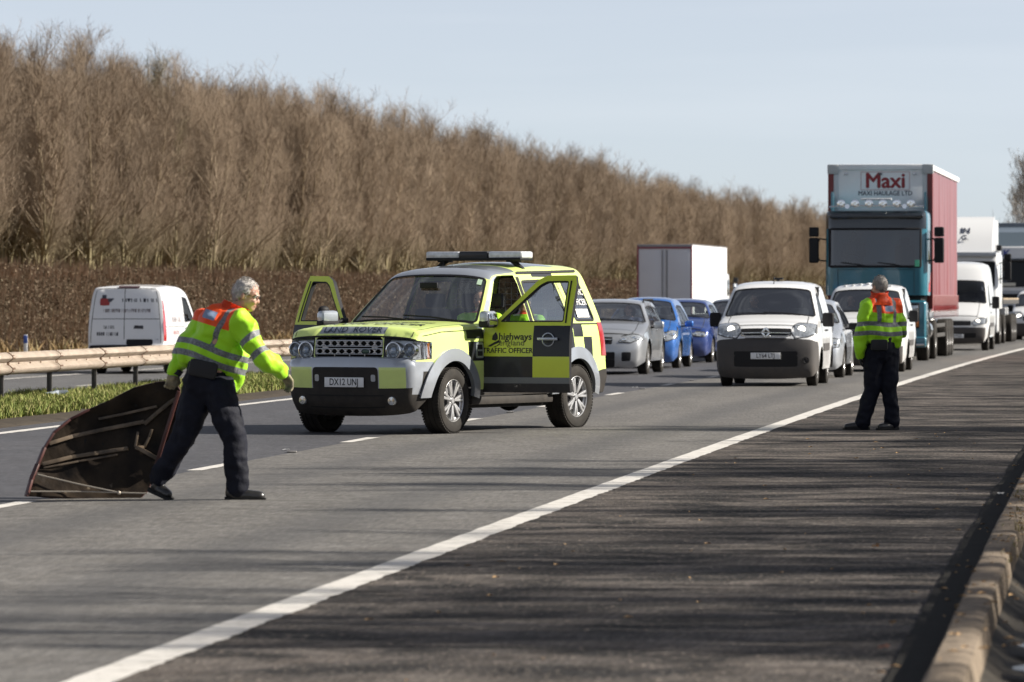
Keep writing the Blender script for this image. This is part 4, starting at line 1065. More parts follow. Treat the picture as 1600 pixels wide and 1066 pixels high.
    # roof rails
    for sg in (1, -1):
        fs = sh.side(sg)
        Geo().line(fs, [(-1.9, 1.845), (-3.35, 1.872)], .03, .012).build('roof_rail', BLACKP, root, ang=4)
    # light bar
    lb = MB(); lb.box((-2.18, 0, 2.012), (.30, 1.30, .035), .012)
    for sg in (1, -1): lb.bar((-2.18, sg * .45, 2.0), (-2.18, sg * .60, 1.88), .07, .05, .01); lb.box((-2.18, sg * .47, 1.99), (.2, .10, .03), .008)
    lbo = lb.build('light_bar', BLACKP, root)
    glm = mat('light_bar_lens', (.66, .68, .71), rough=.14, coat=1.0, var=.35, vscale=18)
    for sg in (1, -1): b = MB(); b.box((-2.18, sg * .43, 2.06), (.28, .46, .085), .03, seg=3); b.build('lens', glm, lbo)
    b = MB(); b.box((-2.18, 0, 2.06), (.29, .39, .088), .02); b.build('centre_panel', VBLK, lbo)
    b = MB(); b.tube([(-2.05, -.42, 1.9), (-2.08, -.42, 2.02)], .012, 6); b.build('aerial', BLACKP, root)
    # cabin
    b = MB(); b.box((-1.75, 0, .46), (3.3, 1.62, .10), .02); b.box((-.52, 0, .85), (.10, 1.6, .7), .02); b.box((-3.45, 0, .8), (.1, 1.6, .7), .02); b.box((-3.1, 0, .72), (.7, 1.5, .4), .03)
    b.box((-1.3, 0, .62), (1.1, .24, .26), .05); b.build('cabin', DARKIN, root)
    b = MB(); b.box((-.80, 0, 1.10), (.38, 1.60, .22), .07, seg=3); b.box((-.86, -.40, 1.225), (.2, .36, .07), .03); b.box((-.93, 0, .95), (.16, .34, .4), .05); b.build('dashboard', BLACKP, root)
    b = MB(); M = Matrix.Translation((-1.06, -.40, 1.06)) @ Matrix.Rotation(R(-90), 4, 'Z') @ Matrix.Rotation(R(-25), 4, 'X')
    ring = [M @ Vector((.19 * math.cos(a), 0, .19 * math.sin(a))) for a in np.linspace(0, 2 * PI, 25)]; b.tube(ring, .016, 8, cap=False)
    for a in (0, PI, -PI / 2): b.bar(M @ Vector((0, 0, 0)), M @ Vector((.18 * math.cos(a), 0, .18 * math.sin(a))), .03, .015)
    b.box(M @ Vector((0, 0, 0)), (.06, .12, .1), .02); b.build('steering_wheel', BLACKP, root)
    for (x, y) in ((-1.48, .40), (-1.48, -.40), (-2.35, .42), (-2.35, -.42)): b = MB(); seat_geo(b, x, y, .78); b.build('seat', SEATM, root)
    b = MB(); b.box((-1.02, 0, 1.70), (.03, .24, .07), .015); b.build('rear_view_mirror', BLACKP, root)
    b = MB()          # dog-guard mesh behind the back seat
    for k in range(17): b.bar((-2.80, -.72 + k * .09, 1.0), (-2.80, -.66 + k * .0825, 1.75), .006)
    for k in range(12): b.bar((-2.80, -.74, 1.0 + k * .067), (-2.80, .74, 1.0 + k * .067), .006)
    b.build('cargo_guard', mat('guard_steel', (.3, .3, .3), rough=.4, metal=.6), root)
    b = MB(); b.box((-1.5, 0, .36), (3.6, 1.5, .16), .03); b.box((.3, 0, .34), (.5, 1.3, .12), .03); b.tube([(-.0, -.7, .34), (0, .7, .34)], .06, 8); b.tube([(-2.885, -.7, .36), (-2.885, .7, .36)], .07, 8); b.ell((-2.885, 0, .36), .16); b.build('chassis', UNDER, root)
    for sg in (1, -1): b = MB(); b.box((-1.45, sg * .82, .37), (1.9, .14, .10), .03); b.build('sill', PLAST, root)
    for (x, st) in ((0, 0.05), (-2.885, 0)):
        for sg in (1, -1): add_wheel(root, x, sg * .955, .380, .258, .243, 'disco', ALLOY, st)
    # front doors, swung open
    win = rpoly([(-.94, belt + .04), (-1.375, 1.70), (-1.46, 1.745), (x1 + .11, 1.75), (x1 + .10, belt + .04)], .03)
    dor = ipoly(door, .006)
    for sg, ang in ((1, -86), (-1, 69)):
        fn = sh.side(sg); hinge = Vector((x0 + .0, sg * (sh.ys(x0, .9) - .03), 0)); xm = x0 + (x1 - x0) * .583
        regs = [([(x0 + .1, .88), (x0 + .1, belt), (xm, belt), (xm, .88)], 0), ([(xm, .88), (xm, belt), (x1 - .1, belt), (x1 - .1, .88)], 1), ([(x0 + .1, .64), (x0 + .1, .88), (xm, .88), (xm, .64)], 1), ([(x0 + .1, .57), (x0 + .1, .64), (x1 - .1, .64), (x1 - .1, .57)], 2), ([(x0 + .1, .4), (x0 + .1, .57), (x1 - .1, .57), (x1 - .1, .4)], 3),
                ([(-.93, belt), (-.93, belt + .10), (-.80, belt + .06), (-.80, belt)], 0)]
        d = Geo().panel(fn, dor, [win], regs, step=.075, thick=.06, rim=4).build('door', [LIMED, VBLK, DSIL, VBLK, BLACKP], root, ang=.6)
        Geo().line(fn, win, .03, -.004, closed=True).line(fn, [(x1 + .07, belt + .03), (x1 + .08, 1.75)], .02, .004).build('window_seal', BLACKP, d, ang=4)
        Geo().panel(fn, ipoly(win, .004), step=.1, off=-.02).build('window', glass('door_glass', (.90, .93, .92), .035), d, ang=4)
        # handle: round cup with a bar across it
        hx, hz_ = x1 + .27, 1.075; b = MB(); yy = sh.ys(hx, hz_)
        Mh = Matrix.Translation((hx, sg * (yy + .004), hz_)) @ Matrix.Diagonal((1, sg, 1, 1)).to_4x4()
        b.lathe([(.074, -.005), (.080, .010), (.070, .012), (.064, -.002)], Mh, n=28); b.box((hx, sg * (yy + .03), hz_ + .008), (.26, .022, .034), .010); b.ell((hx, sg * yy, hz_), (.064, .006, .064), mi=1)
        b.build('handle', [SILV, VBLK], d)
        # mirror
        b = MB(); b.box((-.90, sg * 1.10, 1.32), (.13, .25, .17), .055, seg=3); b.box((-.90, sg * 1.10, 1.255), (.14, .26, .09), .04, mi=2, seg=3); b.box((-.968, sg * 1.10, 1.31), (.006, .2, .13), .002, mi=1); b.bar((-.88, sg * .90, 1.265), (-.90, sg * 1.02, 1.27), .10, .06, .015, mi=2); b.box((-.86, sg * .885, 1.275), (.12, .03, .09), .012, mi=2)
        b.build('mirror', [SILV, MIRRORM, BLACKP], d)
        if sg == -1: b = MB(); b.ell((-.97, sg * 1.11, 1.41), (.05, .075, .05)); b.build('spotter_mirror', BLACKP, d)
        # lettering
        P = lambda cx, cz: (lambda u, v: fn(cx - u * sg, cz + v) + Vector((0, sg * .0035, 0)))
        lettering('highways', .112, P(x0 - .425, 1.105), INK, d, .022, 1.05); lettering('england', .098, P(x0 - .385, 1.035), mat('letter_grey', (.07, .075, .03), rough=.5), d, 0, 1.1); lettering('TRAFFIC OFFICER', .083, P(x0 - .335, .945), INK, d, .02, .98)
        lg = Geo()
        cx, cz = x0 - .175, 1.07; q = lambda pts: [(cx - a * sg if sg < 0 else cx - a, cz + b_) for a, b_ in pts]
        f3 = fn
        lg.panel(f3, q([(-.10, -.075), (-.02, -.03), (.05, .0), (.055, -.03), (-.01, -.055), (-.06, -.08)]), step=.05, off=.0035); lg.panel(f3, q([(-.045, .0), (-.04, .045), (.0, .09), (.025, .05), (.03, .01), (-.0, -.012)]), step=.05, off=.0035); lg.panel(f3, q([(.06, .005), (.07, -.03), (.02, -.065), (-.03, -.085), (.0, -.085), (.05, -.06)]), step=.05, off=.0035)
        lg.build('emblem', INK, d, ang=4)
        # inside: grab handle and card
        b = MB(); b.box((-1.3, sg * .835, .95), (.8, .03, .35), .012); b.box((-1.2, sg * .80, 1.0), (.4, .05, .05), .015); b.build('door_card', SEATM, d)
        for o in [d] + list(d.children):
            o.data = o.data.copy() if o.data.users > 1 else o.data; o.data.transform(Matrix.Translation(-hinge))
        d.location = hinge; d.rotation_euler = (0, 0, R(ang))
    return root
make_patrol()
# ================================================================== ordinary cars and vans, one builder, individual shapes
def make_car(sp):
    Y = sp['Y']; P = road_pt(sp['off'], Y, sp.get('z', 0)); rz = road_rz(Y) + sp.get('turn', 0) + (PI if sp.get('away') else 0)
    root = empty(sp['name'], P, rz); tag(root, sp['label'], sp['cat'], sp.get('group'))
    wb, r_ = sp['wb'], sp['r']; paint = sp['paint']
    arches = [(0, r_, r_ + .07), (-wb, r_, r_ + .07)]
    fl = [(0, r_, r_ + .07, r_ + .26, sp.get('flare', .015)), (-wb, r_, r_ + .07, r_ + .26, sp.get('flare', .015))]
    sh = Shell(sp['keys'], sp['sec'], sp['plan'], arches, p=sp.get('p', 2.5), flare=fl, side_bottom=sp['sill'])
    S, W = sh.S, sh.W; rib = sh.ribl()
    rect = lambda s0, s1, t0, t1: [(s0, t0 * W), (s1, t0 * W), (s1, t1 * W), (s0, t1 * W)]
    def fz(z):
        for i in range(len(sh.D)):
            if sh.D[i].y >= z: return float(sh.s[i])
    def rz_(z):
        for i in range(len(sh.D) - 1, 0, -1):
            if sh.D[i].y >= z: return float(sh.s[i])
    E = lambda a, b: [(p.x, p.y) for p, q in zip(sh.D, sh.s) if a <= q <= b]
    ta, tb = sp.get('ws_t', (.93, .90))
    ws = rpoly([(S['wb'] + .03, -ta * W), (S['wb'] + .03, ta * W), (S['wt'] - .05, tb * W), (S['wt'] - .05, -tb * W)], .06)
    hr, hs = [ws], []
    tw = None
    if sp.get('rear_glass', True):
        tw = rpoly(rect(S['rt'] + .06, S['rb'] - .05, -.84, .84), .06); hr.append(tw)
    wins = [rpoly(w, .045) for w in sp['windows']]
    hs += wins
    mats = [paint, GREYP if sp.get('grey_bumper') else paint, BLACKP, UNDER, paint]
    regr, regs = [], []
    if sp.get('grey_bumper'):
        gb = sp['grey_bumper']; regr.append((rect(0, fz(gb), -1.02, 1.02), 1)); regs += sp.get('grey_side', [])
    regr.append((rect(S['wb'] - .02, S['wb'] + .05, -.9, .9), 2))
    if sp.get('roof_dark'): regr.append((rect(S['wt'] + .05, S['rt'] - .1, -.8, .8), 2))
    for z0, z1, t0, t1, m in sp.get('front_patches', []): regr.append((rpoly(rect(fz(z0), fz(z1), t0, t1), .03), m))
    for z0, z1, t0, t1, m in sp.get('rear_patches', []): regr.append((rpoly(rect(rz_(z1), rz_(z0), t0, t1), .04), m))
    body = body_geo(sh, hr, hs, regr, regs, step=.11).build('body', mats, root, ang=.62, weld=.0015)
    gm_ = sp.get('glass', GLASS)
    def pane(nm, fn, pl, seal=.03):
        o = Geo().panel(fn, ipoly(pl, .005), step=.14, off=-.005).build(nm, gm_, root, ang=4)
        Geo().line(fn, pl, seal, .002, closed=True, step=.09).build('seal', BLACKP, o, ang=4); return o
    pane('windscreen', rib, ws)
    if tw: pane('rear_window', rib, tw)
    for sg in (1, -1):
        for w in wins: pane('side_window', sh.side(sg), w)
    # shut lines, handles
    g = Geo()
    for sg in (1, -1):
        for ln in sp.get('lines', []): g.line(sh.side(sg), ln, .012, .002, step=.09)
    for z0, z1, t in sp.get('hood_lines', []): g.line(rib, [(fz(z0), t * W), (S['wb'] - .02, t * W)], .012).line(rib, [(fz(z0), -t * W), (S['wb'] - .02, -t * W)], .012).line(rib, [(fz(z0), -t * W), (fz(z0), t * W)], .012)
    for ln in sp.get('tail_lines', []): g.line(rib, [(rz_(z) if z is not None else 0, t * W) for z, t in ln], .014, .002)
    if g.F: g.build('shut_line', UNDER, root, ang=4)['kind'] = 'stuff'
    for (hx, hz) in sp.get('handles', []):
        for sg in (1, -1):
            b = MB(); b.box((hx, sg * (sh.ys(hx, hz) + .012), hz), (.2, .025, .03), .010); b.build('handle', sp.get('handle_mat', paint), root)
    # strips along the doors
    for (a, c, z, h, m) in sp.get('strips', []):
        for sg in (1, -1): Geo().panel(sh.side(sg), [(a, z), (a, z + h), (c, z + h), (c, z)], step=.15, off=.012, thick=.012).build('door_strip', m, root)
    # head lamps
    if sp.get('lamp'):
        lp = sp['lamp']; fr = lp['front']           # polygon of (z, t)
        pr = [(fz(z), t * W) for z, t in fr]
        for sg in (1, -1):
            q = Geo(); f2 = (lambda a, b_, sg=sg: sh.rib(a, sg * b_ / W)); q.panel(f2, pr, step=.06, off=.004)
            if lp.get('side'):
                zs = [z for z, t in fr if t > .99]; a, c = fz(min(zs)), fz(max(zs)); q.panel(sh.side(sg), E(a, c) + lp['side'], step=.06, off=.004)
            ho = q.build('headlight', LAMPW, root, ang=4)
            Geo().line(f2, pr, .016, .005, closed=True).build('lamp_rim', UNDER, ho, ang=4)
            b = MB()
            for (zc, tc, rr) in lp['bulbs']:
                c_ = sh.rib(fz(zc), sg * tc) + Vector((.004, 0, 0)); b.ell(c_, (.012, rr, rr), seg=12, rings=8)
            b.build('bulb', LIT if lp.get('lit') else mat('bulb_glass', (.75, .77, .78), rough=.06, metal=.8, coat=1), ho)
    for (z0, z1, t0, t1, m) in sp.get('fogs', []):
        for sg in (1, -1):
            f2 = (lambda a, b_, sg=sg: sh.rib(a, sg * b_ / W)); Geo().panel(f2, rpoly(rect(fz(z0), fz(z1), t0, t1), .04), step=.06, off=.004).build('fog_lamp', m, root, ang=4)
    for (nm, pl, m, sides) in sp.get('side_panels', []):
        for sg in sides: Geo().panel(sh.side(sg), pl, step=.08, off=.005).build(nm, m, root, ang=4)
    # grille bars
    for (z, t, h, m) in sp.get('bars', []):
        b = MB(); pts = [sh.rib(fz(z), a) + Vector((.012, 0, 0)) for a in np.linspace(-t, t, 13)]
        b.tube(pts, h, 6); b.build('grille_bar', m, root)
    if sp.get('plate'):
        zp, txt = sp['plate']
        p = sh.rib(fz(zp), 0); plate(root, Matrix.Translation((p.x + .016, 0, zp)) @ Matrix(((0, 0, 1, 0), (1, 0, 0, 0), (0, 1, 0, 0), (0, 0, 0, 1))), txt)
    for sg, mm in ((1, 0), (-1, 0)):
        pass
    mx, my, mz, ms, mmat = sp['mirror']
    mirror_pair(root, mx, my, mz, mmat, ms)
    # wipers
    b = MB()
    for y0_, y1_ in ((.55, -.12), (-.05, -.62)):
        p = rib(S['wb'] + .02, y0_) + Vector((.02, 0, .012)); q = rib(S['wb'] + .07, y1_) + Vector((.015, 0, .012)); b = MB(); b.tube([p, p.lerp(q, .5) + Vector((.008, 0, .01)), q], .009, 6); b.build('wiper', BLACKP, root)
    # cabin
    cw = sp['cw']; b = MB(); xb = sp.get('cab_back', -wb - .4)
    b.box((xb / 2 + .1, 0, r_ + .02), (-xb + .4, 2 * cw, .08), .01); b.box((.02, 0, r_ + .22), (.06, 2 * cw, .45), .01)
    if sp.get('bulkhead'): b.box((sp['bulkhead'], 0, 1.05), (.05, 2 * cw, sp.get('bh', 1.4)), .01)
    b.build('cabin', DARKIN, root)
    dz = sp['dash']; b = MB(); b.box((dz[0], 0, dz[1]), (.45, 2 * cw - .06, .2), .06, seg=3); b.build('dashboard', BLACKP, root)
    sx, sz = sp['seats'][0], sp['seats'][1]
    for y in (.36, -.36): b = MB(); seat_geo(b, sx, y, sz); b.build('seat', SEATM, root)
    if len(sp['seats']) > 2: b = MB(); b.box((sp['seats'][2] - .25, 0, sz + .3), (.14, 1.15, .6), .05); b.box((sp['seats'][2] + .05, 0, sz), (.5, 1.15, .16), .05); b.build('rear_bench', SEATM, root)
    b = MB(); M = Matrix.Translation((sx + .47, -.36, sz + .33)) @ Matrix.Rotation(R(-90), 4, 'Z') @ Matrix.Rotation(R(-25), 4, 'X'); b.tube([M @ Vector((.185 * math.cos(a), 0, .185 * math.sin(a))) for a in np.linspace(0, 2 * PI, 21)], .015, 6, cap=False); b.bar(M @ Vector((-.18, 0, 0)), M @ Vector((.18, 0, 0)), .03, .02); b.build('steering_wheel', BLACKP, root)
    b = MB(); b.box((-wb / 2, 0, r_ - .06), (wb + .9, 2 * cw - .1, .14), .02); b.build('chassis', UNDER, root)
    for (a, c, y, z0, h) in sp.get('rails', []):
        for sg in (1, -1): b = MB(); b.tube([(a, sg * y, z0), (a - .12, sg * y, z0 + h), (c + .12, sg * y, z0 + h), (c, sg * y, z0)], .018, 8); b.build('roof_rail', sp.get('rail_mat', BLACKP), root)
    ww, rim, sty, rm = sp['wheel']
    for x in (0, -wb):
        for sg in (1, -1):
            add_wheel(root, x, sg * sp['track'], r_, ww, rim, sty, rm); b = MB(); b.band(r_ + .075, -.25 * sg, .0, (x, sg * (sp['track'] - .04), r_)); b.build('arch_liner', UNDER, root)
    sp['shell'] = sh; sp['fz'] = fz; sp['rz'] = rz_; sp['root'] = root
    return root
def diamond_badge(root, p, h, w, m=CHROME):
    b = MB()
    for z0, z1, y0_, y1_ in ((h, 0, 0, w), (0, -h, w, 0), (-h, 0, 0, -w), (0, h, -w, 0)):
        b.bar(p + Vector((0, y0_, z0)), p + Vector((0, y1_, z1)), h * .42, h * .34, .006, up=(1, 0, 0))
    b.build('badge', m, root)
def sec_of(*a): return list(a)
WHITEP = mat('white_van_paint', (.76, .77, .785), rough=.3, coat=.8, dirt=.22)
WHITE2 = mat('off_white_van_paint', (.66, .67, .68), rough=.34, coat=.7, dirt=.4)
SILVERC = mat('silver_metallic', (.42, .44, .47), rough=.28, metal=.55, coat=1, dirt=.2)
SILVER2 = mat('pale_silver_metallic', (.56, .60, .66), rough=.25, metal=.55, coat=1, dirt=.3)
BLUEC = mat('bright_blue_metallic', (.008, .13, .48), rough=.22, metal=.25, coat=1, dirt=.3)
NAVYC = mat('deep_blue_metallic', (.010, .045, .22), rough=.22, metal=.25, coat=1, dirt=.3)
DARKC = mat('blue_black_paint', (.012, .018, .045), rough=.22, metal=.2, coat=1, dirt=.3)
def van_spec(**k):
    d = dict(cat='van', wb=2.70, r=.317, sill=.30, sec=[(.2, .865), (.4, .90), (.75, .91), (1.05, .885), (1.2, .855), (1.5, .775), (1.7, .715), (1.8, .66), (1.9, .60)],
        plan=[(.85, .89), (.7, .945), (.5, .975), (.2, .99), (-.3, 1), (-3.1, 1), (-3.3, .985), (-3.42, .95)],
        keys=[(.66, .20, 0, .12, 'fb'), (.74, .34, .06, .15, 'f1'), (.765, .72, .10, .15, 'f2'), (.70, .90, .06, .13, 'g1'), (.62, 1.0, .10, .10, 'hf'), (.2, 1.13, .3, .07, 'h1'), (-.16, 1.19, .03, .075, 'wb'), (-.86, 1.70, .14, .09, 'wt'), (-1.3, 1.775, .3, .075, 'r1'), (-2.4, 1.79, .2, .07, 'r2'), (-3.28, 1.76, .10, .06, 'rt'), (-3.40, 1.15, .1, .06, 'rb'), (-3.42, .62, .04, .06, 'tb'), (-3.46, .5, .04, .07, 't2'), (-3.42, .3, 0, .06, 'bb')],
        windows=[[(-.42, 1.20), (-.92, 1.60), (-1.42, 1.64), (-1.44, 1.18), (-.6, 1.15)]], lines=[[(-.44, .38), (-.44, 1.1), (-.5, 1.2)], [(-1.5, .38), (-1.5, 1.68)], [(-2.28, .55), (-2.28, 1.68)], [(-1.5, 1.68), (-2.28, 1.68)]],
        handles=[(-1.33, .98), (-1.66, .98)], handle_mat=BLACKP, rear_glass=False, bulkhead=-1.6, cab_back=-1.6, dash=(-.28, 1.10), seats=(-.98, .72), mirror=(-.52, .86, 1.17, (.13, .20, .25), BLACKP),
        wheel=(.195, .195, 'cover', STEELW), track=.85, cw=.76, glass=glass('van_glass', (.46, .50, .51), .045), lamp=dict(front=[(.80, .60), (.90, .50), (1.045, .66), (1.075, .99), (1.075, 1.0), (.90, 1.0), (.84, .84)], side=[(.40, 1.09), (.52, .95)], bulbs=[(.94, .72, .065)]))
    d.update(k); return d
# the white van at the head of lane one
kg = van_spec(name='white_van', Y=90.0, off=-2.16, label='white panel van with grey bumper and diamond badge heading the queue in the near lane', paint=WHITEP, grey_bumper=.79, plate=(.545, 'LY64 LTJ'),
    grey_side=[([(.9, .2), (.9, .80), (.55, .79), (.42, .70), (.38, .3), (.38, .2)], 1)], strips=[(-.60, -2.05, .62, .13, GREYP)], hood_lines=[(.99, 0, .80)],
    front_patches=[(.81, .93, -.52, .52, 2), (.36, .50, -.66, .66, 2), (.52, .58, -.66, .66, 2)], bars=[(.875, .5, .009, CHROME), (.80, .42, .011, GREYP)])
kg['lamp']['lit'] = True
make_car(kg)
sh = kg['shell']; diamond_badge(kg['root'], sh.rib(kg['fz'](.885), 0) + Vector((.03, 0, .0)), .085, .064)
b = MB()
pts = [sh.rib(kg['fz'](.80 + .05 * abs(t) / .5), t) + Vector((.014, 0, 0)) for t in np.linspace(-.5, .5, 13)]; b.tube(pts, .010, 6); b.build('grille_bar', CHROME, kg['root'])
b = MB(); c_ = sh.rib(kg['fz'](.42), .83); b.lathe([(.055, -.01), (.06, .012), (.05, .014), (.042, .0), (0, .0)], Matrix.Translation(c_) @ Matrix.Rotation(R(-70), 4, 'Z'), n=20); b.build('fog_lamp_surround', BLACKP, kg['root'])
b = MB(); b.tube([(-.95, 0, 1.80), (-1.12, 0, 1.93)], .008, 6); b.box((-1.75, .02, 1.90), (.16, .17, .035), .012); b.box((-1.75, .02, 1.875), (.10, .06, .04), .01); b.build('roof_aerial', BLACKP, kg['root'])
# the second white van, half hidden behind the officer
kb_ = van_spec(name='white_van', Y=107.5, off=-1.55, label='dirty white van with ribbed roof behind the standing officer, in front of the teal lorry', paint=WHITE2, plate=None, hood_lines=[(1.02, 0, .80)], grey_bumper=.48,
    front_patches=[(.62, .82, -.62, .62, 2), (.84, .90, -.62, .62, 2)], bars=[(.83, .6, .012, CHROME)], strips=[(-.60, -2.05, .55, .12, GREYP)])
kb_['lamp'] = dict(front=[(.74, .70), (.80, .62), (1.0, .74), (1.03, .99), (1.03, 1.0), (.80, 1.0)], side=[(.42, 1.05), (.55, .85)], bulbs=[(.88, .80, .06)])
make_car(kb_)
b = MB()
for k in range(7): b.box((-1.85, -.48 + k * .16, 1.862 - .05 * abs(k - 3) / 3), (1.7, .05, .022), .008)
b.build('roof_rib', WHITE2, kb_['root'])['kind'] = 'stuff'
# hatchbacks and the estate
def car_spec(**k):
    d = dict(cat='car', wb=2.5, r=.30, sill=.27, sec=[(.15, .78), (.3, .83), (.6, .845), (.85, .825), (.95, .80), (1.2, .70), (1.4, .59), (1.5, .54), (1.6, .5)],
        plan=[(.85, .82), (.7, .90), (.5, .95), (.2, .985), (-.3, 1), (-2.4, 1), (-2.9, .97), (-3.2, .90)],
        keys=[(.60, .20, 0, .13, 'fb'), (.68, .32, .06, .17, 'f1'), (.68, .55, .10, .17, 'f2'), (.60, .74, .06, .13, 'hf'), (.1, .93, .3, .08, 'h1'), (-.35, 1.03, .03, .075, 'wb'), (-1.05, 1.42, .14, .08, 'wt'), (-1.5, 1.485, .3, .06, 'r1'), (-2.5, 1.46, .2, .05, 'r2'), (-2.95, 1.36, .10, .05, 'rt'), (-3.12, .98, .1, .06, 'rb'), (-3.14, .6, .04, .06, 'tb'), (-3.14, .4, .04, .07, 't2'), (-3.05, .25, 0, .06, 'bb')],
        windows=[[(-.62, .98), (-1.12, 1.33), (-1.55, 1.385), (-1.60, .97)], [(-1.68, .97), (-1.64, 1.385), (-2.3, 1.36), (-2.52, .99)]], lines=[[(-.42, .33), (-.42, .9), (-.6, .98)], [(-1.62, .33), (-1.64, .97)], [(-2.1, .33), (-2.14, .45), (-2.45, .95)]],
        handles=[(-1.45, .86), (-2.3, .88)], dash=(-.45, .92), seats=(-1.2, .52, -2.1), mirror=(-.60, .84, .98, (.12, .19, .14), None), wheel=(.185, .19, 'five', ALLOY), track=.84, cw=.68, glass=glass('car_glass', (.68, .72, .72), .05),
        front_patches=[(.24, .36, -.6, .6, 2), (.56, .64, -.5, .5, 2)], bars=[(.6, .48, .010, CHROME)], hood_lines=[(.73, 0, .78)], lamp=dict(front=[(.56, .62), (.64, .56), (.72, .80), (.735, .99), (.735, 1.0), (.60, 1.0), (.56, .85)], side=[(.26, .90), (.40, .68)], bulbs=[(.62, .74, .055), (.63, .9, .045)]))
    d.update(k); d['mirror'] = d['mirror'][:4] + (d['mirror'][4] or d['paint'],); return d
est = car_spec(name='estate_car', Y=104.0, off=-6.65, label='silver estate car with roof rails queueing right behind the patrol car', wb=2.85, r=.33, paint=SILVERC, track=.935, cw=.76,
    sec=[(.15, .85), (.3, .92), (.6, .945), (.85, .925), (.98, .90), (1.2, .80), (1.4, .70), (1.5, .66), (1.6, .62)],
    plan=[(.95, .83), (.8, .90), (.6, .95), (.2, .985), (-.3, 1), (-2.9, 1), (-3.4, .975), (-3.9, .92)],
    keys=[(.74, .18, 0, .13, 'fb'), (.82, .30, .06, .18, 'f1'), (.82, .56, .10, .18, 'f2'), (.73, .76, .06, .14, 'hf'), (.1, .93, .3, .08, 'h1'), (-.45, 1.02, .03, .075, 'wb'), (-1.25, 1.42, .14, .08, 'wt'), (-1.7, 1.475, .3, .06, 'r1'), (-3.1, 1.455, .2, .05, 'r2'), (-3.75, 1.36, .10, .05, 'rt'), (-3.92, 1.0, .1, .06, 'rb'), (-3.98, .65, .04, .06, 'tb'), (-3.98, .4, .04, .07, 't2'), (-3.9, .25, 0, .06, 'bb')],
    windows=[[(-.72, 1.0), (-1.30, 1.34), (-1.78, 1.385), (-1.85, .99)], [(-1.92, .99), (-1.86, 1.385), (-2.7, 1.375), (-2.78, 1.0)], [(-2.86, 1.0), (-2.8, 1.37), (-3.4, 1.33), (-3.6, 1.03)]], lines=[[(-.45, .33), (-.45, .9), (-.7, .98)], [(-1.86, .33), (-1.88, .97)], [(-2.40, .33), (-2.44, .45), (-2.82, .98)]],
    handles=[(-1.68, .90), (-2.6, .92)], dash=(-.55, .93), seats=(-1.35, .52, -2.3), mirror=(-.75, .92, 1.0, (.12, .21, .15), None), rails=[(-1.5, -3.5, .66, 1.46, .06)], wheel=(.215, .21, 'five', ALLOY),
    front_patches=[(.22, .44, -.42, .42, 2), (.57, .66, -.34, .34, 2), (.30, .42, .58, .8, 2), (.30, .42, -.8, -.58, 2)], bars=[(.62, .34, .010, CHROME), (.33, .42, .008, BLACKP)], lamp=dict(front=[(.60, .50), (.67, .50), (.755, .80), (.765, .99), (.765, 1.0), (.66, 1.0), (.60, .78)], side=[(.20, .90), (.40, .72)], bulbs=[(.65, .62, .05), (.68, .85, .045)]), plate=None)
make_car(est)
jz = car_spec(name='hatchback_car', Y=113.0, off=-6.80, label='bright blue hatchback with large slanting headlights behind the silver estate car', wb=2.45, r=.30, paint=BLUEC, track=.84,
    keys=[(.55, .18, 0, .13, 'fb'), (.63, .30, .06, .17, 'f1'), (.62, .56, .10, .17, 'f2'), (.52, .76, .06, .13, 'hf'), (.1, .95, .3, .08, 'h1'), (-.15, 1.02, .03, .075, 'wb'), (-1.05, 1.46, .14, .08, 'wt'), (-1.5, 1.52, .3, .06, 'r1'), (-2.5, 1.49, .2, .05, 'r2'), (-2.9, 1.40, .10, .05, 'rt'), (-3.06, .98, .1, .06, 'rb'), (-3.1, .6, .04, .06, 'tb'), (-3.1, .4, .04, .07, 't2'), (-3.05, .25, 0, .06, 'bb')],
    lamp=dict(front=[(.54, .60), (.62, .52), (.76, .80), (.80, .99), (.80, 1.0), (.64, 1.0), (.55, .8)], side=[(.16, .97), (.34, .72)], bulbs=[(.63, .70, .055), (.68, .88, .05)]), front_patches=[(.22, .38, -.7, .7, 2), (.50, .56, -.46, .46, 2)], bars=[(.575, .44, .014, mat('blue_bar', (.012, .085, .36), rough=.3))], plate=None)
make_car(jz)
dk = car_spec(name='hatchback_car', Y=122.8, off=-7.0, label='dark navy blue hatchback with a visible driver, third car in the offside queue', paint=NAVYC,
    lamp=dict(front=[(.58, .52), (.64, .50), (.70, .66), (.70, .88), (.64, .97), (.58, .88)], bulbs=[(.64, .62, .05), (.64, .82, .06)]), plate=None)
make_car(dk)
d2 = car_spec(name='hatchback_car', Y=133.5, off=-6.75, label='blue black car barely seen between the navy hatchback and the white van', paint=DARKC, plate=None)
make_car(d2)
sv = car_spec(name='small_car', Y=99.4, off=-2.3, label='small pale silver car squeezed between the two white vans in the near lane', paint=SILVER2, track=.86, plate=None, wheel=(.205, .21, 'five', ALLOY), r=.315,
    sec=[(.15, .80), (.3, .85), (.6, .87), (.85, .85), (.95, .82), (1.2, .72), (1.35, .62), (1.5, .56)], mirror=(-.60, .86, 1.0, (.13, .2, .14), BLACKP))
make_car(sv)
# van whose nose shows at the frame's right edge
rv = van_spec(name='white_van', Y=189.0, off=-.95, label='white van with a lit headlamp cut by the right edge of the picture', paint=WHITEP, grey_bumper=.6, plate=None, front_patches=[(.70, .82, -.55, .55, 2)])
rv['lamp'] = dict(front=[(.74, .60), (.82, .52), (.98, .66), (1.0, .99), (1.0, 1.0), (.84, 1.0)], side=[(.42, 1.02), (.52, .88)], bulbs=[(.84, .72, .085)], lit=True)
make_car(rv)
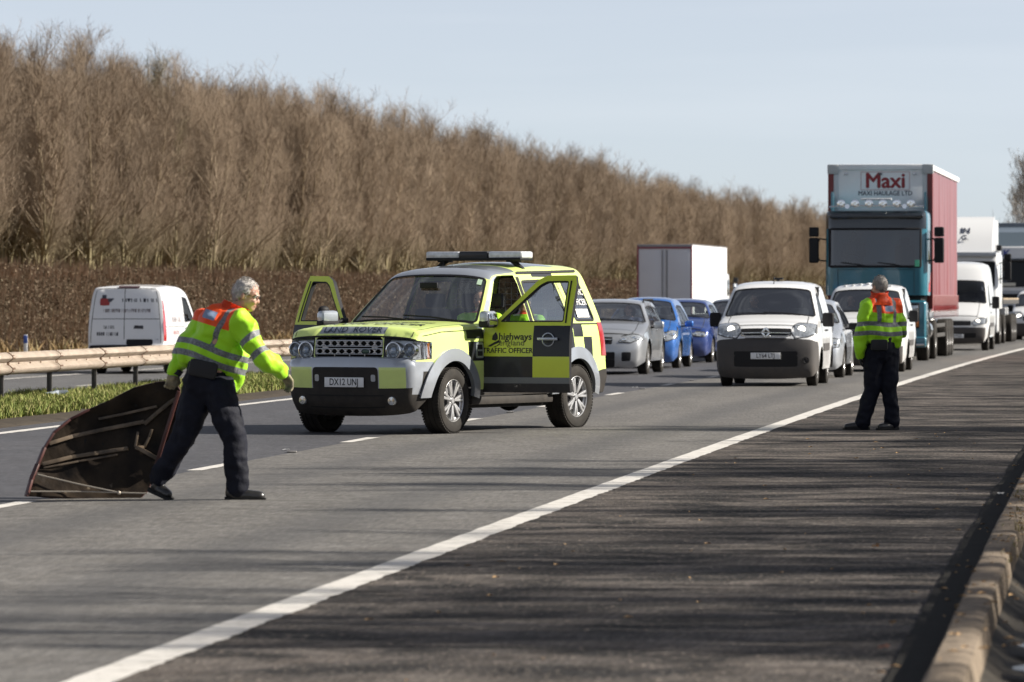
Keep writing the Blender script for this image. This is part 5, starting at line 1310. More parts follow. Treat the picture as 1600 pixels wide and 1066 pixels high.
# high-roofed van beside the curtain-sided trailer
spv = van_spec(name='high_roof_van', Y=151.0, off=-1.75, label='tall white high-roofed van with grey bumper beside the red curtain trailer', wb=3.55, r=.35, sill=.40, paint=WHITE2, track=.95, cw=.85, plate=(.44, 'YK09 VGD'), grey_bumper=.66,
    sec=[(.25, .90), (.5, .955), (.9, .965), (1.25, .95), (1.5, .92), (2.0, .86), (2.4, .80), (2.6, .70)], plan=[(.95, .85), (.8, .92), (.5, .96), (.2, .99), (-.3, 1), (-4.1, 1), (-4.6, .985)],
    keys=[(.70, .26, 0, .10, 'fb'), (.78, .40, .06, .14, 'f1'), (.79, .70, .10, .14, 'f2'), (.70, .95, .06, .12, 'hf'), (.2, 1.25, .3, .08, 'h1'), (-.12, 1.36, .03, .08, 'wb'), (-.72, 2.06, .10, .10, 'wt'), (-1.15, 2.48, .25, .09, 'r1'), (-2.0, 2.56, .2, .08, 'r2'), (-4.45, 2.54, .10, .06, 'rt'), (-4.55, 1.3, .1, .05, 'rb'), (-4.58, .7, .04, .06, 'tb'), (-4.62, .5, .04, .07, 't2'), (-4.55, .4, 0, .06, 'bb')],
    windows=[[(-.40, 1.34), (-.82, 1.90), (-1.25, 1.93), (-1.27, 1.30)]], lines=[[(-.42, .45), (-.42, 1.2)], [(-1.34, .45), (-1.36, 2.0)], [(-2.6, .6), (-2.6, 2.2)]], handles=[(-1.18, 1.12)], dash=(-.28, 1.30), seats=(-.95, .92), bulkhead=-1.6, cab_back=-1.6, mirror=(-.50, .98, 1.42, (.13, .22, .36), BLACKP), wheel=(.215, .2, 'steel', STEELW),
    front_patches=[(.70, .84, -.52, .52, 2), (.40, .52, -.7, .7, 2)], strips=[(-.6, -3.0, .70, .12, GREYP)], hood_lines=[(.95, 0, .72)], glass=glass('van_glass2', (.55, .58, .58), .05))
spv['lamp'] = dict(front=[(.70, .64), (.78, .54), (.90, .72), (.94, .99), (.94, 1.0), (.78, 1.0)], side=[(.45, 1.05), (.52, .85)], bulbs=[(.80, .74, .06)], lit=True)
make_car(spv)
# service van driving away on the far carriageway
tr = van_spec(name='service_van', Y=125.0 + 3.95, off=-20.70, z=FZ, away=True, label='white drain service van with lettering on its back doors driving away on the far carriageway', wb=2.93, r=.33, sill=.34, paint=WHITEP, track=.96, cw=.86, plate=None,
    sec=[(.2, .90), (.45, .965), (.9, .985), (1.2, .97), (1.5, .935), (1.85, .88), (2.05, .82), (2.2, .72)], plan=[(.9, .85), (.7, .93), (.4, .97), (0, 1), (-3.7, 1), (-3.9, .985), (-4.05, .95)],
    keys=[(.78, .22, 0, .10, 'fb'), (.86, .40, .06, .14, 'f1'), (.84, .8, .10, .14, 'f2'), (.70, 1.0, .06, .12, 'hf'), (.2, 1.2, .3, .08, 'h1'), (-.20, 1.28, .03, .08, 'wb'), (-.95, 1.98, .14, .10, 'wt'), (-1.4, 2.10, .25, .07, 'r1'), (-2.4, 2.13, .2, .06, 'r2'), (-3.90, 2.09, .09, .05, 'rt'), (-4.02, 1.3, .2, .04, 'rb'), (-4.04, .72, .04, .05, 'tb'), (-4.12, .6, .04, .05, 't2'), (-4.06, .34, 0, .05, 'bb')],
    windows=[[(-.45, 1.30), (-1.02, 1.84), (-1.55, 1.88), (-1.57, 1.26)]], lines=[[(-1.65, .45), (-1.65, 1.95)], [(-2.7, .6), (-2.7, 1.95)], [(-1.65, 1.15), (-3.9, 1.15)]], handles=[(-1.45, 1.1)], dash=(-.4, 1.2), mirror=(-.62, .99, 1.34, (.14, .24, .30), BLACKP), wheel=(.215, .2, 'steel', STEELW), bh=1.6,
    rear_patches=[(.42, .68, -.97, .97, 2), (.66, .80, -.72, -.02, 2)], tail_lines=[[(2.06, .04), (.8, .04)], [(2.04, -.9), (.75, -.93)], [(2.04, .9), (.75, .93)], [(2.04, -.9), (2.04, .9)], [(1.32, -.92), (1.32, .92)]], strips=[], front_patches=[(.5, .8, -.6, .6, 2)],
    side_panels=[('tail_light', [(-3.86, .80), (-3.84, 1.78), (-3.92, 1.80), (-4.03, 1.2), (-4.03, .80)], REDL, (1, -1))])
tr['lamp'] = None
make_car(tr)
sh = tr['shell']; q_ = tr['rz']
# seen from behind: the van's left is the viewer's left
rearfn = lambda cy, cz: (lambda u, v: sh.rib(q_(cz + v), (cy - u) / sh.ys(-4.0, cz)) + Vector((-.006, 0, 0)))
ink = mat('van_lettering', (.05, .055, .075), rough=.5); redk = mat('van_lettering_red', (.33, .03, .03), rough=.5); pal = mat('van_lettering_faint', (.38, .33, .34), rough=.5); wnd = tr['root']
lettering('DYNO ROD', .17, rearfn(-.33, 1.74), ink, wnd, .015, .95)
lettering('PLUMBING HEATING DRAINS', .085, rearfn(-.02, 1.52), pal, wnd, .008, 1.05)
lettering('24 HRS', .10, rearfn(.42, 1.08), ink, wnd, .01); lettering('0800 112112', .115, rearfn(.46, .96), ink, wnd, .01, .9); lettering('DRAINS  BOILERS  TAPS', .06, rearfn(-.40, .95), ink, wnd, .006, .95)
b = MB()   # small figure emblem and spanner mark on the doors
def rp(y, z): return sh.rib(q_(z), y / sh.ys(-4.0, z)) + Vector((-.006, 0, 0))
g = Geo(Vector((-1, 0, .8))); f3 = lambda a, c: rp(a, c)
g.panel(f3, rpoly([(.66, 1.66), (.64, 1.78), (.42, 1.76), (.40, 1.66)], .03), step=.1, off=.004); g.build('emblem', redk, wnd, ang=4)
g = Geo(Vector((-1, 0, .8))); g.panel(f3, rpoly([(.60, 1.76), (.60, 1.87), (.49, 1.87), (.49, 1.76)], .04), step=.1, off=.005); g.panel(f3, [(.45, 1.745), (.45, 1.765), (.30, 1.762), (.30, 1.75)], step=.1, off=.005); g.panel(f3, rpoly([(-.20, 1.05), (-.20, 1.10), (-.44, 1.12), (-.44, 1.05)], .02), step=.1, off=.005); g.panel(f3, rpoly([(-.74, .80), (-.74, .835), (-.86, .835), (-.86, .80)], .01), step=.1, off=.005); g.build('emblem_mark', ink, wnd, ang=4)['kind'] = 'stuff'
g = Geo(Vector((-1, 0, .8))); g.panel(lambda a, c: sh.rib(sh.S['rt'] - .02 + a, c / sh.W), rpoly([(-.02, -.34), (-.02, .22), (.04, .22), (.04, -.34)], .02), step=.1, off=.006); g.build('brake_light', mat('high_brake_light', (.05, .02, .025), rough=.3), wnd, ang=4)
for sg in (-1,):
    fs = sh.side(sg)
    lettering('DRAIN CARE', .20, lambda u, v: fs(-2.6 + u, 1.32 + v) + Vector((0, sg * .004, 0)), pal, wnd, .01, 1.0); lettering('0800 112112', .14, lambda u, v: fs(-2.7 + u, 1.0 + v) + Vector((0, sg * .004, 0)), mat('van_lettering_pink', (.45, .2, .2), rough=.5), wnd, .01, 1.0)
# ================================================================== lorries
TEAL = mat('teal_cab_paint', (.020, .145, .205), rough=.25, metal=.15, coat=1, dirt=.15)
TEALD = mat('teal_dark_visor', (.010, .016, .022), rough=.22, coat=.8)
MAROON = mat('maroon_post', (.16, .022, .02), rough=.45)
CURT = None
def curtain_mat():
    m = bpy.data.materials.new('red_curtain'); t, n, l = nodes_of(m); b = n['Principled BSDF']; tc = n.new('ShaderNodeTexCoord')
    mp = n.new('ShaderNodeMapping'); mp.inputs['Scale'].default_value = (1.3, 1, .12); l.new(tc.outputs['Object'], mp.inputs[0])
    nz = n.new('ShaderNodeTexNoise'); nz.inputs['Scale'].default_value = 1.6; nz.inputs['Detail'].default_value = 6; l.new(mp.outputs[0], nz.inputs['Vector'])
    r = n.new('ShaderNodeValToRGB'); e = r.color_ramp.elements; e[0].position = .3; e[1].position = .75; e[0].color = (.15, .024, .028, 1); e[1].color = (.26, .09, .095, 1); l.new(nz.outputs[0], r.inputs[0]); l.new(r.outputs[0], b.inputs['Base Color'])
    b.inputs['Roughness'].default_value = .38; b.inputs['Coat Weight'].default_value = .3
    return m
CURT = curtain_mat()
TRWHITE = mat('trailer_white', (.80, .80, .80), rough=.45, var=.12, vscale=1.5, dirt=.1)
STEELG = mat('chassis_steel', (.07, .065, .06), rough=.6, var=.5, vscale=4)
def lorry_root(name, Y, off, label, cat='lorry', z=0, away=False):
    r_ = empty(name, road_pt(off, Y, z), road_rz(Y) + (PI if away else 0)); return tag(r_, label, cat)
def truck_wheels(root, xs, yo=1.22, r_=.50, w=.30, dual=False):
    for x in xs:
        for sg in (1, -1): add_wheel(root, x, sg * yo, r_, w, .29, 'steel', STEELW)
def truck_cab(root, x_front, zf, z1, w, paint, L=2.0, zw0=None, zw1=None, bev=.14, glassm=None, slope=.12, visor=None, back=True):
    """hollow cab with a real screen opening; local +x is forward; zf floor of shell, zw0..zw1 screen"""
    h = w / 2; gl = glassm or glass('lorry_glass', (.42, .47, .48), .06)
    n = 10
    def fx(z):      # front face leans back above the screen's foot
        return x_front - max(0, (z - zw0)) * slope - max(0, zw0 - z) * slope * .25
    def ring(z, inset=0, dx=0):
        pts = []; f = fx(z) - inset - dx; b_ = x_front - L + inset; hh = h - inset; rr = .22
        for k in range(7):
            a = PI / 2 * k / 6; pts.append((f - rr + rr * math.sin(a) * 1.0, hh - rr + rr * math.cos(a), z))
        # bowed front
        for t in np.linspace(1, -1, 9)[1:-1]: pts.append((f + .06 * (1 - t * t), (hh - rr) * t, z))
        for k in range(7):
            a = PI / 2 * (1 - k / 6); pts.append((f - rr + rr * math.sin(a), -(hh - rr + rr * math.cos(a)), z))
        pts += [(b_, -hh, z), (b_, hh, z)]
        return pts
    zs = sorted({zf, zf + .06, zw0, zw1, z1 - .16, z1 - .05, z1} | set(np.linspace(zw0, zw1, 4)))
    b = MB(); rows = []
    for z in zs:
        ins = .05 if z == z1 else (.012 if z == z1 - .05 else 0); rows.append([b.bm.verts.new(p) for p in ring(z, ins)])
    N = len(rows[0])
    for i, (A, B_) in enumerate(zip(rows, rows[1:])):
        zc = (zs[i] + zs[i + 1]) / 2
        for k in range(N):
            front = 5 <= k <= 15; side = k in (21, 23) or k in (N - 1,)
            if zw0 < zc < zw1 and front: continue
            f = b.bm.faces.new((A[k], A[(k + 1) % N], B_[(k + 1) % N], B_[k]))
            if visor is not None and zc > zw1 and zc < visor and 2 <= k <= 18: f.material_index = 1
    b.bm.faces.new(rows[-1]); b.bm.faces.new(rows[0][::-1])
    cab = b.build('cab', [paint, TEALD], root, .5)
    # screen
    b = MB(); zz = np.linspace(zw0, zw1, 5); rws = []
    for z in zz: rws.append([b.bm.verts.new(p) for p in ring(z, .012)[5:17]])
    for A, B_ in zip(rws, rws[1:]):
        for k in range(len(A) - 1): b.bm.faces.new((A[k], A[k + 1], B_[k + 1], B_[k]))
    s_ = b.build('windscreen', gl, root, 4)
    b = MB(); p0 = ring(zw0)[5:17]; p1 = ring(zw1)[5:17]; loop = p0 + p1[::-1] + [p0[0]]; b.tube(loop, .03, 6, cap=False); b.build('seal', BLACKP, s_)
    # side windows, proud dark panes
    for sg in (1, -1):
        b = MB(); b.box((fx(zw1) - .75, sg * (h + .002), (zw0 + zw1) / 2 + .02), (.85, .016, zw1 - zw0 - .1), .006); b.build('side_window', mat('black_side_glass', (.02, .025, .03), rough=.06, coat=1), root)
    b = MB(); b.box((x_front - L / 2 - .2, 0, zw0 - .18), (L - .6, w - .2, .1), .02); b.box((x_front - L + .1, 0, (zw0 + zw1) / 2), (.06, w - .15, zw1 - zw0 + .6), .02); b.build('cabin', DARKIN, root)
    b = MB(); b.box((fx(zw0) - .38, 0, zw0 - .02), (.42, w - .3, .22), .06); b.build('dashboard', BLACKP, root)
    for y in (-.62, .62): b = MB(); seat_geo(b, x_front - 1.05, y, zw0 - .10); b.build('seat', SEATM, root)
    b = MB(); M = Matrix.Translation((x_front - .62, -.62, zw0 + .16)) @ Matrix.Rotation(R(-90), 4, 'Z') @ Matrix.Rotation(R(-50), 4, 'X'); b.tube([M @ Vector((.22 * math.cos(a), 0, .22 * math.sin(a))) for a in np.linspace(0, 2 * PI, 21)], .017, 6, cap=False); b.build('steering_wheel', BLACKP, root)
    for y0_, y1_ in ((.85, .05), (.0, -.85)):
        b = MB(); b.tube([(fx(zw0) + .05, y0_, zw0 - .03), (fx(zw0 + .1) + .065, (y0_ + y1_) / 2, zw0 + .05), (fx(zw0 + .1) + .05, y1_, zw0 + .10)], .013, 6); b.build('wiper', BLACKP, root)
    return fx, h
def truck_mirror(root, x, y, z, hh=.55, w=.24, second=True):
    sg = 1 if y > 0 else -1; b = MB(); c = (x + .05, y + sg * .28, z)
    b.box(c, (.14, w, hh), .05, seg=3); b.box((x - .025, c[1], z), (.008, w * .8, hh * .85), .002, mi=1)
    if second: b.box((c[0], c[1], z + hh * .5 + .14), (.13, w, .24), .045, seg=3)
    b.tube([(x - .1, y - sg * .02, z + hh * .42), (x + .02, y + sg * .14, z + hh * .46), c], .02, 6); b.tube([(x - .1, y - sg * .02, z - hh * .42), (x + .02, y + sg * .14, z - hh * .40), c], .02, 6)
    b.build('mirror', [BLACKP, MIRRORM], root)
def frontM(x, z, y=0): return Matrix.Translation((x, y, z)) @ Matrix(((0, 0, 1, 0), (1, 0, 0, 0), (0, 1, 0, 0), (0, 0, 0, 1)))
# --- teal tractor with the curtain-sided trailer
T = lorry_root('curtain_sided_lorry', 125.0, -2.4, 'teal high cab lorry pulling a tall red curtain sided trailer')
fx, h = truck_cab(T, .0, 1.62, 3.68, 2.50, TEAL, 2.1, 2.32, 3.24, visor=3.70, slope=.07, glassm=glass('teal_lorry_glass', (.16, .30, .38), .36))
b = MB(); b.box((-.02, 0, 3.55), (.22, 2.3, .10), .04); b.build('sun_visor', TEALD, T)
g_ = MB(); g_.box((.015, -.93, 1.96), (.012, .006, .6)); g_.box((.015, .93, 1.96), (.012, .006, .6)); g_.box((.05, 0, 2.25), (.012, 1.9, .008)); g_.build('panel_gap', UNDER, T)['kind'] = 'stuff'
# deck under the cab, bumper, steps
b = MB(); b.box((-1.0, 0, 1.5), (1.8, 2.2, .22), .03); b.box((-.9, 0, .95), (1.5, 1.7, .8), .05); b.build('chassis', UNDER, T)
b = MB(); b.box((-.15, 0, 1.02), (.55, 2.46, .96), .10, seg=3); b.box((-.55, 1.05, 1.0), (.7, .36, .9), .05); b.box((-.55, -1.05, 1.0), (.7, .36, .9), .05); b.build('lower_front', TEAL, T)
b = MB(); b.box((.135, 0, 1.28), (.02, 1.35, .34), .01); b.box((.135, 0, .78), (.03, 1.5, .26), .02); b.build('grille', BLACKP, T)
for sg in (1, -1):
    b = MB(); b.box((.13, sg * .92, 1.12), (.05, .30, .62), .03); b.build('headlight_panel', BLACKP, T)
    for k, z in enumerate((1.30, 1.10, .92)): b = MB(); b.box((.155, sg * .92, z), (.03, .24, .15), .02); b.build('headlight', [LAMPW, LAMPW, AMBER][k], T)
    b = MB(); b.box((-.5, sg * 1.24, .62), (.5, .04, .05), .01); b.box((-.5, sg * 1.24, .95), (.5, .04, .05), .01); b.build('step', STEELG, T)
    truck_mirror(T, -.22, sg * 1.25, 2.72, .62)
b = MB(); b.box((.06, 0, .48), (.5, 2.48, .26), .06, seg=3); b.build('bumper', TEAL, T)
b = MB(); b.tube([(.36, -1.2, .42), (.36, 1.2, .42)], .03, 8); b.build('bumper_bar', CHROME, T)
plate(T, frontM(.33, .58), 'Y451 HTG')
lb = MB(); lb.tube([(-.15, -1.15, 3.78), (-.05, -.8, 3.80), (-.05, .8, 3.80), (-.15, 1.15, 3.78)], .025, 8); lbo = lb.build('light_rail', CHROME, T)
for k in range(6): b = MB(); b.lathe([(.0, -.05), (.07, -.045), (.095, .02), (.10, .05), (.088, .055), (.0, .045)], Matrix.Translation((-.02, -.85 + k * .34, 3.86)) @ Matrix.Rotation(R(-90), 4, 'Z'), n=18); b.build('spot_lamp', [CHROME], lbo)
for sg in (1, -1): b = MB(); b.tube([(-.3, sg * .7, 3.75), (.1, sg * .7, 3.79)], [.03, .06], 10); b.build('air_horn', CHROME, T)
b = MB(); b.box((-.10, 0, 3.965), (.16, .75, .05), .02, seg=3); b.build('roof_sign', mat('roof_sign_white', (.6, .62, .64), rough=.3), T)
b = MB()
for sg in (1, -1): b.prism([(-.9, 3.6), (-.9, 4.15), (-1.05, 4.18), (-1.9, 4.0), (-1.9, 3.55)], .05, Matrix.Translation((.0, sg * 1.17 - (.05 if sg > 0 else 0), 0)), bev=.01); b.prism([(-1.95, 1.7), (-1.95, 3.6), (-2.35, 3.5), (-2.35, 1.7)], .05, Matrix.Translation((0, sg * 1.22 - (.05 if sg > 0 else 0), 0)), bev=.01)
b.build('air_deflector', TEAL, T)
b = MB()        # red and white flash low on the cab's side
for sg in (1, -1): b.prism([(-.5, 1.7), (-.75, 1.95), (-1.0, 1.85), (-1.6, 2.2), (-1.2, 1.7)], .004, Matrix.Translation((0, sg * 1.253, 0)))
b.build('side_flash', mat('flash_red', (.42, .05, .05), rough=.4), T)
b = MB(); b.box((.03, 1.0, 2.40), (.012, .1, .16), .003); b.build('permit_sticker', mat('permit_green', (.10, .5, .3), rough=.5), T)
# trailer
tx0, tl, th0, th1, tw_ = -1.75, 13.4, 1.28, 4.84, 2.55
b = MB(); b.box((tx0, 0, (th0 + th1) / 2), (.11, tw_ - .45, th1 - th0), .01); b.build('headboard', TRWHITE, T)
b = MB(); b.box((tx0 + .0, 1.12, (th0 + th1) / 2), (.14, .16, th1 - th0), .01); b.box((tx0, -1.12, (th0 + th1) / 2), (.14, .16, th1 - th0), .01); b.build('headboard_frame', mat('headboard_grey', (.5, .52, .53), rough=.4), T)
for sg in (1, -1): b = MB(); b.box((tx0 - .02, sg * (tw_ / 2 - .05), (th0 + th1) / 2 - .09), (.22, .14, th1 - th0 - .18), .015); b.build('corner_post', MAROON, T)
b = MB(); b.box((tx0 + .02, 0, th1 - .05), (.16, 2.1, .14), .03); b.build('front_rail', TRWHITE, T)
for sg in (1, -1): b = MB(); b.box((tx0 + .02, sg * 1.17, th1 - .10), (.18, .28, .24), .03); b.build('corner_casting', mat('casting_grey', (.42, .43, .43), rough=.4), T)
for y in (-.85, .0, .85): b = MB(); b.box((tx0 + .10, y, th1 - .22), (.03, .09, .05), .01); b.build('marker_lamp', LAMPD if y == 0 else LAMPW, T)
b = MB(); b.box((tx0 - tl / 2, 0, th1 - .01), (tl, tw_ - .1, .05), .01); b.box((tx0 - tl / 2, 0, th0), (tl, tw_ - .06, .16), .02); b.box((tx0 - tl, 0, (th0 + th1) / 2), (.1, tw_ - .06, th1 - th0), .01); b.build('deck_and_roof', TRWHITE, T)
for sg in (1, -1):
    nx, nz = 240, 10; V = []
    for i in range(nx + 1):
        x = tx0 - .05 - (tl - .1) * i / nx
        for k in range(nz + 1):
            v = k / nz; z = th0 - .05 + (th1 - .12 - th0 + .05) * v
            rp_ = (.028 * math.sin(x * 7.6 + .6 * math.sin(x * 1.3)) + .018 * math.sin(x * 3.1 + 1)) * (1 - v * .55) + .01 * mnoise.noise(Vector((x * 2, z * 1.5, sg)))
            V.append((x, sg * (tw_ / 2 + rp_ - .01), z))
    i = (np.arange(nx)[:, None] * (nz + 1) + np.arange(nz)[None, :]).ravel(); F = np.stack([i, i + 1, i + nz + 2, i + nz + 1], -1)
    link('curtain', mesh_np('curtain', V, F, CURT, smooth=4), T)
    b = MB(); b.box((tx0 - tl / 2, sg * (tw_ / 2 + .012), th0 + .22), (tl - .2, .02, .26), .004); b.build('curtain_hem', mat('hem_grey_red', (.20, .10, .10), rough=.6), T)
    b = MB(); b.box((tx0 - tl / 2, sg * (tw_ / 2 + .005), th1 - .07), (tl, .06, .13), .015); b.build('roof_rail', TRWHITE, T)
    for k in range(16): b = MB(); x = tx0 - .5 - k * .82; b.box((x, sg * (tw_ / 2 + .03), th0 + .05), (.05, .012, .55), .003); b.box((x, sg * (tw_ / 2 + .036), th0 + .02), (.07, .03, .1), .008); b.build('strap', mat('strap_red', (.30, .035, .035), rough=.6), T)
    b = MB(); b.box((tx0 - 6.2, sg * 1.15, .85), (4.6, .05, .10), .01); b.box((tx0 - 6.2, sg * 1.15, .60), (4.6, .05, .10), .01); b.build('side_guard', STEELG, T)
    b = MB(); b.box((tx0 - 2.9, sg * .9, .78), (.14, .14, .75), .01); b.box((tx0 - 2.9, sg * .9, .40), (.3, .3, .05), .01); b.build('landing_leg', STEELG, T)
b = MB(); b.box((tx0 - tl / 2, .45, 1.08), (tl - .3, .12, .28), .01); b.box((tx0 - tl / 2, -.45, 1.08), (tl - .3, .12, .28), .01); b.box((-2.6, 0, .85), (4.2, .9, .25), .02); b.build('frame_rail', STEELG, T)
for sg in (1, -1): b = MB(); b.tube([(-2.15, sg * .95, .75), (-3.0, sg * .95, .75)], .29, 16); b.build('fuel_tank', CHROME, T)
truck_wheels(T, [-1.3, -4.9, tx0 - 9.2, tx0 - 10.5, tx0 - 11.8])
for sg in (1, -1):
    b = MB(); b.band(.60, -.32 * sg, .02 * sg, (-1.3, sg * 1.2, .5), 5, 175); b.build('mudguard', UNDER, T)
RN = mat('sign_red', (.25, .012, .02), rough=.4); 
sf = lambda y, z: (lambda u, v: Vector((tx0 + .062, y + u, z + v)))
g = MB()
for z in (4.45 - .22, 4.45 + .22): g.box((tx0 + .06, .12, z), (.006, 1.20, .012))
for y in (.12 - .60, .12 + .60): g.box((tx0 + .06, y, 4.45), (.006, .012, .43))
g.build('sign_border', mat('border_rose', (.50, .30, .30), rough=.5), T)
lettering('Maxi', .52, sf(.12, 4.44), RN, T, .036, 1.0); lettering('MAXI HAULAGE LTD', .16, sf(.12, 4.14), mat('sign_navy', (.03, .035, .06), rough=.4), T, .014, .90)
# --- white lorry with tall roof deflector pulling an empty flatbed
F2 = lorry_root('flatbed_lorry', 170.0, -2.62, 'white lorry with tall roof deflector and bare flatbed trailer behind the high-roofed van')
LW = mat('lorry_white', (.70, .71, .72), rough=.35, coat=.6, dirt=.2)
truck_cab(F2, 0, 1.2, 3.05, 2.46, LW, 2.2, 1.95, 2.75, slope=.12)
b = MB(); b.prism([(-.3, 3.0), (-.75, 3.55), (-1.5, 4.08), (-2.0, 4.28), (-2.3, 4.28), (-2.3, 3.0)], 2.2, Matrix.Translation((0, -1.1, 0)), bev=.12); b.build('roof_deflector', LW, F2)
b = MB(); b.box((-.05, 0, 3.0), (.3, 2.3, .16), .05); b.build('sun_visor', mat('visor_grey', (.35, .37, .40), rough=.2, coat=1), F2)
b = MB(); b.box((-.1, 0, .85), (.6, 2.44, .9), .1, seg=3); b.build('bumper', LW, F2); b = MB(); b.box((-1.0, 0, 1.0), (1.9, 1.8, .6), .05); b.box((-7, .45, .95), (13, .12, .3), .01); b.box((-7, -.45, .95), (13, .12, .3), .01); b.build('chassis', STEELG, F2)
for sg in (1, -1):
    truck_mirror(F2, -.15, sg * 1.23, 2.45, .62); b = MB(); b.box((.2, sg * .85, .9), (.04, .4, .2), .02); b.build('headlight', LAMPW, F2)
b = MB(); b.box((-2.25, 1.12, 2.2), (.5, .12, 2.0), .03); b.box((-2.25, -1.12, 2.2), (.5, .12, 2.0), .03); b.build('side_fairing', LW, F2)
b = MB(); b.box((-1.0, 1.17, 3.22), (.5, .2, .2), .05); b.build('air_intake', BLACKP, F2)
dk_ = mat('deck_timber', (.36, .28, .19), rough=.8, var=.4, vscale=3)
tag(F2, None)
for k in range(12): b = MB(); b.box((-3.1 - k * .98, 0, 1.52), (.95, 2.5, .07), .006); b.build('deck_board', dk_, F2)
b = MB(); b.box((-8.5, 1.22, 1.43), (11.8, .06, .16), .01); b.box((-8.5, -1.22, 1.43), (11.8, .06, .16), .01); b.build('deck_edge', STEELG, F2)
for sg in (1, -1):
    for x in (-6.5, -8.0): b = MB(); b.box((x, sg * 1.0, 1.1), (.4, .3, .26), .02); b.build('tool_box', mat('box_white', (.55, .56, .57), rough=.5), F2)
truck_wheels(F2, [-1.35, -4.6, -10.2, -11.5, -12.8])
pf = lambda cy, cz: (lambda u, v: Vector((-.75 - (cz + v - 3.55) / .53 * .75 + .012, cy + u, cz + v + .012)))
nv_ = mat('sign_navy', (.03, .035, .06), rough=.4); lettering('IN', .27, pf(.06, 3.78), nv_, F2, .03, 1.2); lettering('G.', .24, pf(.06, 3.55), nv_, F2, .03, 1.1)
# --- last lorry at the frame's right edge
F3 = lorry_root('box_lorry', 205.0, -2.45, 'last lorry with blue capital letters above its screen at the right edge of the picture')
truck_cab(F3, 0, 1.15, 3.62, 2.48, LW, 2.2, 2.02, 3.0, slope=.06, glassm=glass('lorry_glass_clear', (.55, .6, .62), .07))
b = MB(); b.box((.0, 0, 3.08), (.22, 2.4, .12), .05); b.build('sun_visor', TEALD, F3)
b = MB(); b.box((-.05, 0, .85), (.6, 2.46, .9), .12, seg=3); b.box((.07, 0, 1.6), (.06, 2.0, .5), .02); b.build('bumper', mat('lorry_front_grey', (.33, .35, .38), rough=.35, coat=.5), F3)
b = MB(); b.box((.11, 0, 1.55), (.03, 1.5, .34), .01); b.build('grille', BLACKP, F3)
for sg in (1, -1): truck_mirror(F3, -.15, sg * 1.24, 2.5, .6); b = MB(); b.box((.26, sg * .9, .95), (.05, .4, .2), .02); b.build('headlight', LAMPW, F3)
b = MB(); b.prism([(-.35, 3.62), (-.9, 4.2), (-2.0, 4.42), (-2.0, 3.62)], 2.2, Matrix.Translation((0, -1.1, 0)), bev=.08); b.build('roof_deflector', mat('deflector_slate', (.10, .13, .16), rough=.3, coat=.5), F3)
b = MB(); b.box((-8.6, 0, 2.95), (12.6, 2.5, 3.3), .04); b.build('trailer_box', mat('trailer_slate', (.16, .19, .22), rough=.4), F3)
b = MB(); b.box((-7, 0, 1.0), (13, 1.0, .3), .02); b.build('chassis', STEELG, F3)
truck_wheels(F3, [-1.35, -4.4, -10.5, -11.8, -13.1])
lettering('AK', .36, lambda u, v: Vector((.062 - .06 * (3.32 + v - 2.02) + .06, -.60 + u, 3.34 + v)), mat('sign_blue', (.02, .04, .25), rough=.4), F3, .035, 1.25)
b = MB(); b.box((.11, -.4, 2.10), (.03, .62, .13), .01); b.build('name_board', mat('board_cream', (.6, .58, .5), rough=.5), F3)
# --- white box lorry going away on the far carriageway
B4 = lorry_root('white_box_lorry', 229.0 + 15.0, -19.55, 'white box lorry with reddish rear door frame driving away on the far carriageway', z=FZ, away=True)
BXG = mat('box_door_white', (.62, .63, .68), rough=.4, var=.06, vscale=1)
b = MB(); b.box((-8.3, 0, 2.6), (13.4, 2.48, 3.24), .02); b.build('box_body', mat('box_side_white', (.74, .74, .73), rough=.4), B4)
for sg in (1, -1): b = MB(); b.box((-15.02, sg * .59, 2.55), (.05, 1.14, 2.95), .01); dd = b.build('rear_door', BXG, B4); b = MB(); b.tube([(-15.06, sg * .1, 1.1), (-15.06, sg * .1, 4.0)], .02, 6); b.build('locking_bar', STEELG, dd)
rr = mat('rear_frame_red', (.26, .05, .08), rough=.5)
b = MB(); b.box((-15.01, 1.21, 2.6), (.08, .07, 3.24), .01); b.box((-15.01, -1.21, 2.6), (.08, .07, 3.24), .01); b.box((-15.01, 0, 4.10), (.08, 2.48, .07), .01); b.build('rear_frame', rr, B4)
b = MB(); b.box((-15.01, 0, 4.19), (.08, 2.48, .1), .01); b.box((-8.3, 0, 4.235), (13.45, 2.5, .05), .01); b.build('roof_cap', mat('box_cap_grey', (.25, .25, .27), rough=.5), B4)
truck_cab(B4, 0, 1.1, 3.0, 2.4, LW, 1.55, 1.9, 2.75, slope=.1)
b = MB(); b.prism([(-.4, 2.98), (-1.5, 4.1), (-1.5, 2.98)], 2.2, Matrix.Translation((0, -1.1, 0)), bev=.06); b.build('roof_deflector', LW, B4)
for sg in (1, -1): truck_mirror(B4, -.12, sg * 1.2, 2.3, .55); b = MB(); b.box((-15.0, sg * .95, .95), (.08, .4, .14), .01); b.build('tail_light', REDL, B4)
b = MB(); b.box((-8, 0, .85), (14, 1.0, .3), .02); b.box((-14.9, 0, .62), (.12, 2.2, .14), .02); b.box((-.3, 0, .75), (.7, 2.38, .7), .1); b.build('chassis', STEELG, B4)
truck_wheels(B4, [-1.1, -11.0, -12.3], 1.18)
